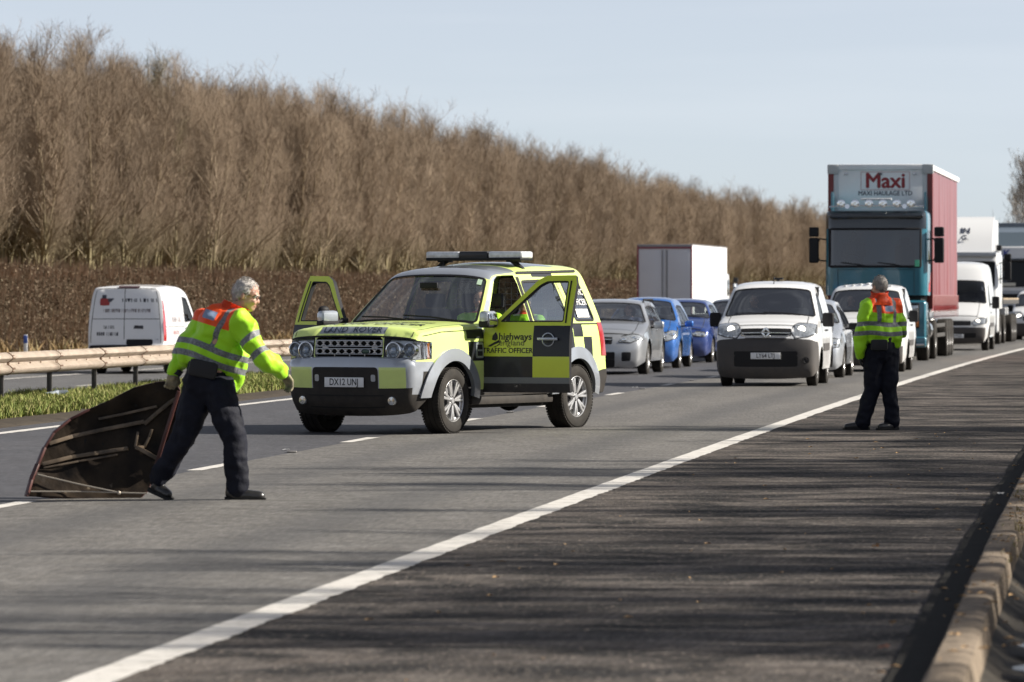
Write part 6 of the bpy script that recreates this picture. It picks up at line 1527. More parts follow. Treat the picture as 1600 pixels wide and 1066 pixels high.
# ================================================================== people
SKIN = mat('skin', (.56, .33, .24), rough=.5, col2=(.47, .25, .18), vscale=14, spec=.35)
def blob_mesh(name, caps, ells, voxel, smooth_it=6, mats=(), wrinkle=0.0, wf=9.0, seed=0):
    """one continuous surface grown round capsules ((p, rp), (q, rq)) and ellipsoids (c, (rx, ry, rz), 3x3 rotation)"""
    b = MB()
    for (p, rp), (q, rq) in caps:
        p, q = Vector(p), Vector(q); d = q - p
        if d.length < 1e-4: q = p + Vector((0, 0, 1e-3)); d = q - p
        n = d.normalized(); pts = [p - n * rp * a for a in (.98, .8, .45)] + [p, q] + [q + n * rq * a for a in (.45, .8, .98)]
        rr = [rp * math.sqrt(max(.0, 1 - a * a)) + 1e-4 for a in (.98, .8, .45)] + [rp, rq] + [rq * math.sqrt(max(0, 1 - a * a)) + 1e-4 for a in (.45, .8, .98)]
        b.tube(pts, rr, 14)
    for e in ells: b.ell(e[0], e[1], e[2] if len(e) > 2 else None)
    me0 = b.mesh('tmp', []); o = bpy.data.objects.new('tmp', me0); COL.objects.link(o)
    m = o.modifiers.new('r', 'REMESH'); m.mode = 'VOXEL'; m.voxel_size = voxel; m.use_smooth_shade = True
    s_ = o.modifiers.new('s', 'SMOOTH'); s_.iterations = smooth_it; s_.factor = .5
    dg = bpy.context.evaluated_depsgraph_get(); me = bpy.data.meshes.new_from_object(o.evaluated_get(dg)); me.name = name
    bpy.data.objects.remove(o); bpy.data.meshes.remove(me0)
    if wrinkle:
        n = len(me.vertices); co = np.empty(n * 3); me.vertices.foreach_get('co', co); co = co.reshape(-1, 3); no = np.empty(n * 3); me.vertices.foreach_get('normal', no); no = no.reshape(-1, 3); d = np.empty(n)
        for i in range(n):
            p = co[i]; a = mnoise.noise(Vector((p[0] * wf + seed, p[1] * wf, p[2] * wf * .55))); c = mnoise.noise(Vector((p[0] * wf * 2.3, p[1] * wf * 2.3 + seed, p[2] * wf * 2.8)))
            d[i] = wrinkle * ((1 - abs(a) * 2.2) * .8 + c * .55 - .3)
        co += no * d[:, None]; me.vertices.foreach_set('co', co.ravel()); me.update()
    me.materials.clear()
    for mm in (mats if isinstance(mats, (list, tuple)) else [mats]): me.materials.append(mm)
    me.shade_smooth(); return me
def fabric_attr(name, hiv=(.36, .74, .015), orange=(.85, .085, .012), tape=(.22, .23, .25)):
    """hi-vis cloth: the garment's own yellow, orange yoke and grey reflective tapes are told apart by per-vertex distances"""
    m = bpy.data.materials.new(name); t, n, l = nodes_of(m); b = n['Principled BSDF']
    def at(nm):
        a = n.new('ShaderNodeAttribute'); a.attribute_name = nm; g = n.new('ShaderNodeMath'); g.operation = 'LESS_THAN'; l.new(a.outputs['Fac'], g.inputs[0]); g.inputs[1].default_value = 0; return g.outputs[0]
    m1 = n.new('ShaderNodeMixRGB'); m1.inputs[1].default_value = tuple(hiv) + (1,); m1.inputs[2].default_value = tuple(orange) + (1,); l.new(at('yoke'), m1.inputs[0])
    tc = n.new('ShaderNodeTexCoord'); v = n.new('ShaderNodeTexNoise'); v.inputs['Scale'].default_value = 70; l.new(tc.outputs['Object'], v.inputs['Vector'])
    r = n.new('ShaderNodeValToRGB'); r.color_ramp.elements[0].position = .4; r.color_ramp.elements[1].position = .62; r.color_ramp.elements[0].color = tuple(x * .55 for x in tape) + (1,); r.color_ramp.elements[1].color = tuple(tape) + (1,); l.new(v.outputs[0], r.inputs[0])
    m2 = n.new('ShaderNodeMixRGB'); l.new(m1.outputs[0], m2.inputs[1]); l.new(r.outputs[0], m2.inputs[2]); l.new(at('tape'), m2.inputs[0])
    m3 = n.new('ShaderNodeMixRGB'); l.new(m2.outputs[0], m3.inputs[1]); m3.inputs[2].default_value = (.20, .27, .40, 1); l.new(at('panel'), m3.inputs[0])
    l.new(m3.outputs[0], b.inputs['Base Color']); b.inputs['Roughness'].default_value = .55; b.inputs['Specular IOR Level'].default_value = .35; b.inputs['Sheen Weight'].default_value = .1
    nb = n.new('ShaderNodeTexNoise'); nb.inputs['Scale'].default_value = 26; nb.inputs['Detail'].default_value = 4; l.new(tc.outputs['Object'], nb.inputs['Vector']); bp = n.new('ShaderNodeBump'); bp.inputs['Strength'].default_value = .35; bp.inputs['Distance'].default_value = .012; l.new(nb.outputs[0], bp.inputs['Height']); l.new(bp.outputs[0], b.inputs['Normal'])
    return m
HIVIS = fabric_attr('hi_vis_cloth')
NAVYT = mat('navy_trouser_cloth', (.007, .0085, .018), rough=.75, var=.4, vscale=9, bump=.6, bscale=26, spec=.25)
SHOE = mat('black_boot_leather', (.014, .013, .013), rough=.35, coat=.3)
def frame(fwd, up=(0, 0, 1)):
    f = Vector(fwd).normalized(); u = Vector(up); u = (u - f * u.dot(f)).normalized(); s_ = u.cross(f); return Matrix((f, s_, u)).transposed()      # local x forward, y left, z up
def head_shapes(c, F):
    c = Vector(c); P = lambda x, y, z: c + F @ Vector((x, y, z))
    ells = [(P(-.012, 0, .035), (.098, .076, .088), F), (P(.02, 0, -.03), (.072, .062, .085), F), (P(.045, 0, -.075), (.045, .042, .035), F), (P(.092, 0, -.018), (.020, .013, .022), F), (P(.078, 0, .006), (.016, .012, .03), F), (P(.075, .032, -.028), (.02, .02, .02), F), (P(.075, -.032, -.028), (.02, .02, .02), F), (P(.078, 0, -.058), (.014, .026, .010), F), (P(.072, 0, .030), (.020, .05, .012), F),
            (P(-.012, .078, -.008), (.016, .009, .030), F), (P(-.012, -.078, -.008), (.016, .009, .030), F)]
    return ells
def add_head_parts(root, c, F, hair, hairmat, glasses=False, bald=False, strands=0):
    c = Vector(c); P = lambda x, y, z: c + F @ Vector((x, y, z))
    for sg in (1, -1):
        b = MB(); b.ell(P(.072, sg * .030, .010), (.012, .013, .011), F, seg=12, rings=8); b.ell(P(.0815, sg * .030, .010), (.0035, .006, .006), F, mi=1, seg=8, rings=6); b.build('eye', [mat('eye_white', (.75, .72, .68), rough=.2), mat('eye_iris', (.05, .06, .07), rough=.2)], root)
        b = MB(); b.bar(P(.088, sg * .014, .028), P(.080, sg * .048, .028), .008, .008, .002); b.build('eyebrow', hairmat, root)
    b = MB(); b.bar(P(.0895, -.02, -.058), P(.0895, .02, -.058), .005, .006, .001); b.build('mouth', mat('lips', (.36, .14, .12), rough=.5), root)
    # hair: a thick cap over the skull, open at the face
    b = MB(); b.ell(P(-.022, 0, .026), (.106, .085, .110), F, seg=32, rings=24)
    kill = []
    for v in b.bm.verts:
        q = F.transposed() @ (v.co - c); edge = .062 - .135 * min(1, max(0, (.075 - q.x) / .13)) ** 1.0
        n = mnoise.noise(v.co * 38) * .010
        if q.z < edge + n or (bald and q.z > .115): kill.append(v)
        v.co += (v.co - P(-.02, 0, .03)).normalized() * (mnoise.noise(v.co * 45) * .005 - .004)
    bmesh.ops.delete(b.bm, geom=kill, context='VERTS'); bmesh.ops.solidify(b.bm, geom=b.bm.faces[:], thickness=.012); ho_ = b.build('hair', hairmat, root, 4)
    if strands:
        rr = random.Random(4); vv = [v.co.copy() for v in ho_.data.vertices]; A, B_ = [], []
        for _ in range(strands):
            q = rr.choice(vv) + Vector((rr.gauss(0, .006), rr.gauss(0, .006), rr.gauss(0, .006))); nrm = (q - P(-.02, 0, .02)).normalized(); t = F @ Vector((-.75, rr.gauss(0, .35), -.35 + rr.gauss(0, .3))); t = (t - nrm * t.dot(nrm)).normalized() * .85 + nrm * rr.uniform(.05, .25); A.append(tuple(q)); B_.append(tuple(q + t * rr.uniform(.010, .022)))
        sv, sf_ = seg_prisms(np.array(A), np.array(B_), [.0026] * strands, [.0008] * strands, 3); link('hair_strands', mesh_np('hair_strands', sv, sf_, hairmat), root)['kind'] = 'stuff'
    if glasses:
        b = MB()
        for sg in (1, -1):
            ring = [P(.094, sg * .031 + .022 * math.cos(a), .008 + .016 * math.sin(a)) for a in np.linspace(0, 2 * PI, 17)]; b.tube(ring, .0022, 5, cap=False); b.bar(P(.092, sg * .053, .012), P(-.01, sg * .080, .014), .004)
        b.bar(P(.096, -.009, .012), P(.096, .009, .012), .004); b.build('glasses', BLACKP, root)
def glove_mesh(wrist, direc, palm_n, curl, side, voxel=.0048, mats=(), sc=1.0):
    """hand: palm, four unequal bent fingers and a thumb leaving the palm's side"""
    d = Vector(direc).normalized(); n = Vector(palm_n); n = (n - d * n.dot(d)).normalized(); w = d.cross(n) * side; W_ = Vector(wrist)
    P = lambda a, b_, c_: W_ + (d * a + w * b_ + n * c_) * sc
    caps = [((P(-.03, 0, 0), .034), (P(.02, 0, 0), .036))]
    for k in range(4): caps.append(((P(.01, -.027 + k * .018, 0), .018), (P(.085, -.033 + k * .022, .004), .0145)))
    for k, L in enumerate((.062, .075, .08, .07)):
        b0 = Vector((.088, -.033 + k * .022, .004)); a = 0; p = b0; r_ = .0105
        for j, f in enumerate((.45, .32, .23)):
            a += curl * (1.0, .9, .6)[j]; q = p + Vector((math.cos(a), 0, math.sin(a))) * L * f; caps.append(((P(*p), r_), (P(*q), r_ * .92))); p = q; r_ *= .92
    t0, t1, t2 = Vector((.02, .034, .005)), Vector((.055, .062, .020)), Vector((.085, .060, .042)); caps += [((P(*t0), .017), (P(*t1), .0135)), ((P(*t1), .0135), (P(*t2), .011))]
    return blob_mesh('glove', caps, [], voxel, 2, mats)
def vdist(co, a, b):
    a, b = np.array(a), np.array(b); d = b - a; L = np.linalg.norm(d); t = ((co - a) @ d) / L; tc = np.clip(t, 0, L); return np.linalg.norm(co - (a + np.outer(tc / L, d)), axis=1), t
def set_attr(me, nm, v): a = me.attributes.new(nm, 'FLOAT', 'POINT'); a.data.foreach_set('value', np.asarray(v, np.float32))
def shoe(root, heel, toe, up=(0, 0, 1), w=.052):
    h, t = Vector(heel), Vector(toe); f = (t - h).normalized(); F = frame(f, up); L = (t - h).length; P = lambda x, y, z: h + F @ Vector((x, y, z))
    caps = [((P(.04, 0, .055), w * .95), (P(.05, 0, .13), w * .95)), ((P(.05, 0, .045), w * .92), (P(L * .62, 0, .042), w * .90)), ((P(L * .62, 0, .040), w * .9), (P(L - .045, .0, .036), w * .82))]
    me = blob_mesh('boot', caps, [], .009, 3, [SHOE])
    o = link('boot', me, root); b = MB(); b.prism([(P(0, 0, 0).x, 0)] and [(-.012, -.0), (L + .004, -.0), (L + .004, .024), (L * .42, .026), (L * .36, .03), (-.012, .034)], w * 1.75, Matrix.Translation(h) @ F.to_4x4() @ Matrix.Translation((0, -w * .875, 0)), bev=.008); b.build('sole', mat('boot_sole', (.012, .012, .012), rough=.8), o)
    return o
# ------------------------------------------------ officer dragging the bonnet
SC1 = 8000 / (12400 / (783 - 466))          # pixels per metre where he stands
g1 = lambda px, py: ((px - 330) / SC1, (783 - py) / SC1)
man = empty('tmp', (0, 0, 0)); bpy.data.objects.remove(man)
MAN_LOC = Vector(((330 - 800) / FPX * 39.1, 39.1, 0))
def officer_dragging():
    neck, pel = Vector((.135, .03, 1.43)), Vector((-.03, .02, .90))
    sr, sl = Vector((.235, -.13, 1.355)), Vector((-.045, .13, 1.375)); er, wr = Vector((.425, -.20, 1.09)), Vector((.545, -.06, .985)); el, wl = Vector((-.215, .20, 1.15)), Vector((-.285, .14, .98))
    hr, kr, ar = Vector((.055, -.04, .86)), Vector((.185, -.05, .43)), Vector((.20, -.03, .10)); hl, kl, al = Vector((-.09, .06, .86)), Vector((-.235, .06, .44)), Vector((-.415, .12, .16))
    head = Vector((.272, .01, 1.565)); F = frame((.93, -.22, -.28), (.30, 0, 1))
    root_me = blob_mesh('person', [((pel, .12), (Vector((.09, .02, 1.27)), .13)), ((Vector((.09, .02, 1.27)), .12), (neck, .07)), ((neck, .058), (head - F @ Vector((.02, 0, .07)), .056)), ((sr, .06), (er, .045)), ((er, .045), (wr, .03)), ((sl, .06), (el, .045)), ((el, .045), (wl, .03)), ((neck, .07), (sr, .06)), ((neck, .07), (sl, .06)), ((pel, .12), (hr, .09)), ((pel, .12), (hl, .09)), ((hr, .085), (kr, .055)), ((kr, .055), (ar, .04)), ((hl, .085), (kl, .055)), ((kl, .055), (al, .04))], head_shapes(head, F), .0075, 3, [SKIN])
    root = link('person', root_me); root.location = MAN_LOC; tag(root, 'grey haired officer in hi-vis jacket dragging a bonnet', 'person', 'traffic officers')
    add_head_parts(root, head, F, None, mat('white_hair', (.62, .58, .54), rough=.75, col2=(.30, .28, .26), vscale=60, bump=.8, bscale=120), glasses=True, strands=1500)
    # jacket
    d = (neck - pel).normalized()
    caps = [((sr, .098), (er, .084)), ((er, .084), (wr - (wr - er) * .12, .064)), ((sl, .095), (el, .082)), ((el, .082), (wl - (wl - el) * .1, .062)), ((Vector((.10, .0, 1.40)), .10), (sr, .10)), ((Vector((.10, .03, 1.40)), .10), (sl, .10)), ((Vector((.20, -.03, 1.10)), .10), (Vector((.155, .06, .90)), .075)), ((Vector((-.17, .06, 1.15)), .085), (Vector((-.20, .09, 1.055)), .055))]
    RT = Matrix.Rotation(R(15), 3, 'Y')
    ells = [(Vector((.085, .01, 1.30)), (.205, .165, .20), RT), (Vector((.025, .02, 1.15)), (.215, .165, .16), RT), (Vector((-.0, .03, 1.07)), (.20, .15, .10), RT)]
    jm = blob_mesh('jacket', caps, ells, .0095, 5, [HIVIS], wrinkle=.032, wf=5.2, seed=3)
    n = len(jm.vertices); co = np.empty(n * 3); jm.vertices.foreach_get('co', co); co = co.reshape(-1, 3)
    u = (co - np.array(pel)) @ np.array(d); right = np.array((.9, -.35, -.24)); lat = (co - (np.array(pel) + np.outer(u, np.array(d)))) @ right
    ds, ts = vdist(co, sr, er); df, tf = vdist(co, er, wr); dl, _ = vdist(co, sl, el); tor = np.linalg.norm((co - np.array((.05, .01, 1.22))) / np.array((.22, .18, .30)), axis=1)
    arm = (np.minimum(ds, df) < .115) & (ts > .065) & (co[:, 0] > .19)
    bend = .012 * np.sin(lat * 11)
    t1 = np.minimum(np.abs(u + bend - .262), np.abs(u + bend - .168)) - .0235; br = np.where((u > .25), np.abs(lat - .035 + (u - .5) * -.15) - .021, 1); tape = np.minimum(t1, br)
    ta = np.minimum(np.abs(ts - .145), np.abs(ts - .275)) - .024; ta = np.where(df < ds * .8, 1, ta)
    set_attr(jm, 'tape', np.where(arm, ta, tape)); set_attr(jm, 'yoke', np.where(arm, 1, np.maximum(.43 - u, lat - .105))); pn = np.maximum(np.abs(lat + .085) - .055, np.abs(u - .505) - .035); set_attr(jm, 'panel', np.where(arm, 1, pn))
    link('jacket', jm, root)
    # raised collar
    b = MB(); ax = (head - neck).normalized(); ring = lambda c_, r_, dz: [c_ + Vector((math.cos(a) * r_, math.sin(a) * r_ * .95, dz * math.cos(a))) for a in np.linspace(0, 2 * PI, 25)[:-1]]
    r0, r1, r2 = ring(neck + Vector((-.0, 0, -.03)), .115, -.03), ring(neck + ax * .055 + Vector((0, 0, .01)), .098, -.035), ring(neck + ax * .095, .108, -.045); R0 = [[b.bm.verts.new(p) for p in q] for q in (r0, r1, r2)]
    for A, B_ in zip(R0, R0[1:]):
        for k in range(24): b.bm.faces.new((A[k], A[(k + 1) % 24], B_[(k + 1) % 24], B_[k]))
    bmesh.ops.solidify(b.bm, geom=b.bm.faces[:], thickness=.014); b.build('collar', mat('orange_collar', (.80, .085, .012), rough=.55, bump=.3, bscale=30), root, 4)
    # trousers
    cuf = lambda a, k, e=.05: a + (a - k).normalized() * e
    caps = [((pel + Vector((0, 0, .10)), .155), (pel, .165)), ((hr, .125), (kr, .093)), ((kr, .093), (cuf(ar, kr, -.02), .086)), ((hl, .125), (kl, .092)), ((kl, .090), (cuf(al, kl, -.02), .080)), ((hr, .125), (hl, .125))]
    tm = blob_mesh('trousers', caps, [(pel + Vector((0, 0, .02)), (.185, .16, .15))], .0105, 5, [NAVYT], wrinkle=.024, wf=6, seed=11); link('trousers', tm, root)
    b = MB(); b.box((-.055, -.135, 1.01), (.22, .06, .13), .03, Matrix.Rotation(R(12), 3, 'Y')); b.build('belt_pouch', mat('black_webbing', (.012, .012, .014), rough=.7), root)
    shoe(root, (.115, -.03, .0), (.415, -.02, .0)); shoe(root, (-.47, .14, .065), (-.315, .04, -.0), (.3, -.2, 1))
    GLV = mat('work_glove', (.42, .36, .22), rough=.75, col2=(.05, .05, .05), vscale=11)
    link('glove', glove_mesh(wr + (wr - er).normalized() * .02, (wr - er) + Vector((0, -.02, -.10)), (-.5, -.6, -.4), .62, -1, mats=[GLV], sc=1.02), root)
    link('glove', glove_mesh(wl + Vector((-.01, 0, -.01)), (-.25, .05, -1), (-.3, .95, 0), .75, 1, mats=[GLV], sc=1.02), root)
    b = MB(); b.tube([wr - (wr - er) * .16, wr + (wr - er).normalized() * .03], [.060, .05], 12); b.tube([wl - (wl - el) * .12, wl + Vector((-.005, 0, -.02))], [.058, .045], 12); b.build('cuff', mat('dark_cuff', (.02, .022, .03), rough=.8), root)
    return root
officer_dragging()
# ------------------------------------------------ officer standing by the hard shoulder line
def officer_standing():
    loc = Vector(((1375 - 800) / FPX * 60.2, 60.2, 0)); f = Vector((-.45, .89, 0))
    neck, pel = Vector((-.005, .0, 1.53)), Vector((.015, .02, .93)); sl, sr = Vector((-.165, -.06, 1.445)), Vector((.185, .07, 1.445)); el, wl = Vector((-.225, -.07, 1.14)), Vector((-.235, .0, .885)); er, wr = Vector((.24, .18, 1.17)), Vector((.06, .31, 1.16))
    hl, kl, al = Vector((-.06, .0, .90)), Vector((-.09, .03, .48)), Vector((-.19, .04, .10)); hr, kr, ar = Vector((.10, .04, .90)), Vector((.115, .05, .49)), Vector((.145, .05, .10))
    head = Vector((-.012, .0, 1.68)); F = frame((-.62, .78, -.05))
    me = blob_mesh('person', [((pel, .12), (Vector((.01, .01, 1.33)), .13)), ((Vector((.01, .01, 1.33)), .12), (neck, .07)), ((neck, .06), (head - F @ Vector((.02, 0, .07)), .058)), ((sr, .06), (er, .045)), ((er, .045), (wr, .03)), ((sl, .06), (el, .045)), ((el, .045), (wl, .03)), ((neck, .07), (sr, .06)), ((neck, .07), (sl, .06)), ((pel, .12), (hr, .09)), ((pel, .12), (hl, .09)), ((hr, .085), (kr, .055)), ((kr, .055), (ar, .04)), ((hl, .085), (kl, .055)), ((kl, .055), (al, .04))], head_shapes(head, F), .0085, 3, [SKIN])
    root = link('person', me); root.location = loc; tag(root, 'officer in hi-vis jacket standing with his back to us on the hard shoulder', 'person', 'traffic officers')
    add_head_parts(root, head, F, None, mat('grey_hair', (.16, .15, .14), rough=.8, col2=(.34, .32, .30), vscale=30, bump=.8, bscale=120), glasses=False, strands=1200)
    caps = [((sl, .095), (el, .086)), ((el, .086), (wl, .072)), ((sr, .095), (er, .086)), ((er, .084), (wr, .065)), ((Vector((0, 0, 1.47)), .10), (sr, .098)), ((Vector((0, 0, 1.47)), .10), (sl, .098)), ((Vector((.16, .03, 1.15)), .10), (Vector((.16, .03, 1.02)), .085)), ((Vector((-.12, .0, 1.15)), .09), (Vector((-.11, .06, 1.02)), .07))]
    RT = Matrix.Rotation(math.atan2(f.y, f.x), 3, 'Z')
    jm = blob_mesh('jacket', caps, [(Vector((.015, .01, 1.35)), (.155, .225, .20), RT), (Vector((.02, .02, 1.16)), (.165, .23, .17), RT), (Vector((.03, .03, 1.06)), (.15, .215, .08), RT)], .0105, 5, [HIVIS], wrinkle=.030, wf=5.0, seed=8)
    n = len(jm.vertices); co = np.empty(n * 3); jm.vertices.foreach_get('co', co); co = co.reshape(-1, 3); z = co[:, 2] + .008 * np.sin(co[:, 0] * 14) + .01 * co[:, 0]
    side = np.array((.89, .45, 0)); lat = co @ side
    t1 = np.minimum(np.abs(z - 1.245), np.abs(z - 1.135)) - .026; br = np.where(z > 1.24, np.minimum(np.abs(lat + .085), np.abs(lat - .125)) - .022, 1); ds, ts = vdist(co, sl, el); arm = (ds < .1) & (co[:, 0] < -.16) & (ts > .06)
    set_attr(jm, 'tape', np.where(arm, t1, np.minimum(t1, br))); set_attr(jm, 'yoke', np.where(arm, 1, np.maximum(1.375 - z, -lat - .155))); set_attr(jm, 'panel', np.where(arm | (co[:, 1] > .05), 1, np.maximum(np.abs(lat - .045) - .055, np.abs(z - 1.435) - .035)))
    link('jacket', jm, root)
    b = MB(); R0 = [[b.bm.verts.new((neck.x + math.cos(a) * r_, neck.y + math.sin(a) * r_, z + .015 * math.sin(a))) for a in np.linspace(0, 2 * PI, 25)[:-1]] for r_, z in ((.15, 1.485), (.115, 1.55), (.10, 1.60), (.108, 1.625))]
    for A, B_ in zip(R0, R0[1:]):
        for k in range(24): b.bm.faces.new((A[k], A[(k + 1) % 24], B_[(k + 1) % 24], B_[k]))
    bmesh.ops.solidify(b.bm, geom=b.bm.faces[:], thickness=.014); b.build('collar', mat('orange_collar', (.80, .085, .012)), root, 4)
    caps = [((pel + Vector((0, 0, .08)), .165), (pel, .175)), ((hr, .13), (kr, .098)), ((kr, .098), (ar + Vector((0, 0, -.02)), .088)), ((hl, .13), (kl, .098)), ((kl, .098), (al + Vector((-.01, 0, -.02)), .088)), ((hr, .13), (hl, .13))]
    link('trousers', blob_mesh('trousers', caps, [(pel, (.185, .165, .15))], .0115, 5, [NAVYT], wrinkle=.022, wf=6, seed=21), root)
    b = MB(); b.box((-.02, -.165, 1.0), (.20, .07, .13), .03, Matrix.Rotation(R(-8), 3, 'Z')); b.build('belt_pouch', mat('black_webbing', (.012, .012, .014)), root)
    shoe(root, (-.135, .06, 0), (-.425, .0, 0)); shoe(root, (.20, .06, 0), (-.03, -.10, 0))
    link('glove', glove_mesh(wl + Vector((0, 0, .0)), (-.02, .05, -1), (.9, .1, 0), .45, -1, mats=[mat('black_glove', (.02, .02, .022), rough=.7)], voxel=.006), root)
    link('glove', glove_mesh(wr, (-1, .3, .1), (0, -1, 0), .5, 1, mats=[mat('black_glove', (.02, .02, .022))], voxel=.006), root)
    return root
officer_standing()
# ------------------------------------------------ seated people in the vehicles
_SEAT = {}
def seated(parent_root, x, y, zseat, label, cloth, hair, hiv=False, turn=0.0, lean=0.0, face=0.0, nohands=False):
    """built in the vehicle's directions at its seat, left a thing of its own"""
    k = (cloth.name, hair.name, hiv, lean)
    if k not in _SEAT:
        pel, chest, neck = Vector((0, 0, .16)), Vector((-.12 + lean, 0, .50)), Vector((-.14 + lean, 0, .64)); head = Vector((-.11 + lean, 0, .80)); F = frame((1, 0, -.05))
        arms = [(Vector((-.12 + lean, sg * .20, .58)), Vector((.06, sg * .25, .36)), Vector((.30, sg * .14, .42))) for sg in (1, -1)]; legs = [(Vector((0, sg * .09, .15)), Vector((.42, sg * .12, .20)), Vector((.55, sg * .11, -.2))) for sg in (1, -1)]
        caps = [((pel, .11), (chest, .12)), ((chest, .11), (neck, .06)), ((neck, .055), (head - Vector((.02, 0, .07)), .055))]
        for s_, e_, w_ in arms: caps += [((neck, .06), (s_, .055)), ((s_, .05), (e_, .04)), ((e_, .04), (w_, .03)), ((w_, .032), (w_ + Vector((.07, 0, .03)), .026))]
        for h_, k_, a_ in legs: caps += [((pel, .1), (h_, .085)), ((h_, .08), (k_, .05)), ((k_, .05), (a_, .04))]
        me = blob_mesh('person', caps, head_shapes(head, F), .011, 2, [SKIN])
        jc = [((pel + Vector((0, 0, .02)), .15), (chest, .165)), ((chest, .15), (neck - Vector((0, 0, .04)), .09))]
        for s_, e_, w_ in arms: jc += [((neck - Vector((0, 0, .06)), .085), (s_, .078)), ((s_, .078), (e_, .064)), ((e_, .062), (w_, .045))]
        jm = blob_mesh('jacket', jc, [(chest, (.13, .20, .19))], .014, 4, [cloth], wrinkle=.008, wf=9)
        n = len(jm.vertices); co = np.empty(n * 3); jm.vertices.foreach_get('co', co); co = co.reshape(-1, 3)
        if hiv: set_attr(jm, 'tape', np.minimum(np.abs(co[:, 2] - .33), np.abs(co[:, 2] - .45)) - .025); set_attr(jm, 'yoke', .66 - co[:, 2]); set_attr(jm, 'panel', np.ones(n))
        tc = []
        for h_, k_, a_ in legs: tc += [((h_, .10), (k_, .075)), ((k_, .075), (a_, .07))]
        tm = blob_mesh('trousers', tc, [(pel, (.14, .18, .12))], .016, 3, [NAVYT])
        _SEAT[k] = (me, jm, tm, head, F)
    me, jm, tm, head, F = _SEAT[k]
    M = parent_root.matrix_basis; o = link('person', me); o.location = M @ Vector((x, y, zseat)); o.rotation_euler = (0, 0, parent_root.rotation_euler.z + turn); tag(o, label, 'person', 'people sitting in the vehicles')
    link('jacket', jm, o); link('trousers', tm, o); add_head_parts(o, head, F, None, hair); return o
HB = mat('brown_hair', (.06, .04, .03), rough=.7); HG = mat('pale_hair', (.42, .40, .37), rough=.7); HD = mat('dark_hair', (.02, .017, .015), rough=.6)
CL = {k: mat('shirt_' + k, c, rough=.8) for k, c in dict(grey=(.12, .12, .13), red=(.25, .05, .05), navy=(.03, .04, .09), pale=(.42, .42, .44), black=(.02, .02, .02)).items()}
def objs(nm): return [o for o in scene.objects if o.parent is None and o.name.split('.')[0] == nm]
pc = objs('patrol_car')[0]
seated(pc, -1.52, .40, .72, 'officer in hi-vis jacket on the front passenger seat of the patrol car', HIVIS, HB, True, .35, .12)
seated(pc, -2.40, .42, .70, 'officer in hi-vis jacket seen through the rear side window of the patrol car', HIVIS, HD, True)
for sp_, who, cl, hr_, both in ((kg, 'the leading white van', 'grey', HB, False), (kb_, 'the white van behind the officer', 'black', HD, False), (est, 'the silver estate car', 'black', HD, True), (jz, 'the bright blue hatchback', 'red', HB, False), (dk, 'the navy blue hatchback', 'pale', HG, False), (sv, 'the small pale silver car', 'navy', HD, False), (spv, 'the tall white van', 'navy', HB, False), (d2, 'the half hidden blue black car', 'grey', HD, False)):
    q = sp_['root']; seated(q, sp_['seats'][0], -.36, sp_['seats'][1] - .02, 'driver at the wheel of ' + who, CL[cl], hr_)
    if both: seated(q, sp_['seats'][0], .36, sp_['seats'][1] - .02, 'passenger beside the driver in ' + who, CL['navy'], HB)
seated(F3, -1.05, -.62, 1.93, 'driver behind the screen of the last lorry', CL['pale'], HD); seated(T, -1.05, -.62, 2.26, 'driver dimly seen behind the screen of the teal lorry', CL['grey'], HD); seated(F2, -1.05, -.62, 1.9, 'driver in the cab of the white flatbed lorry', CL['grey'], HD)

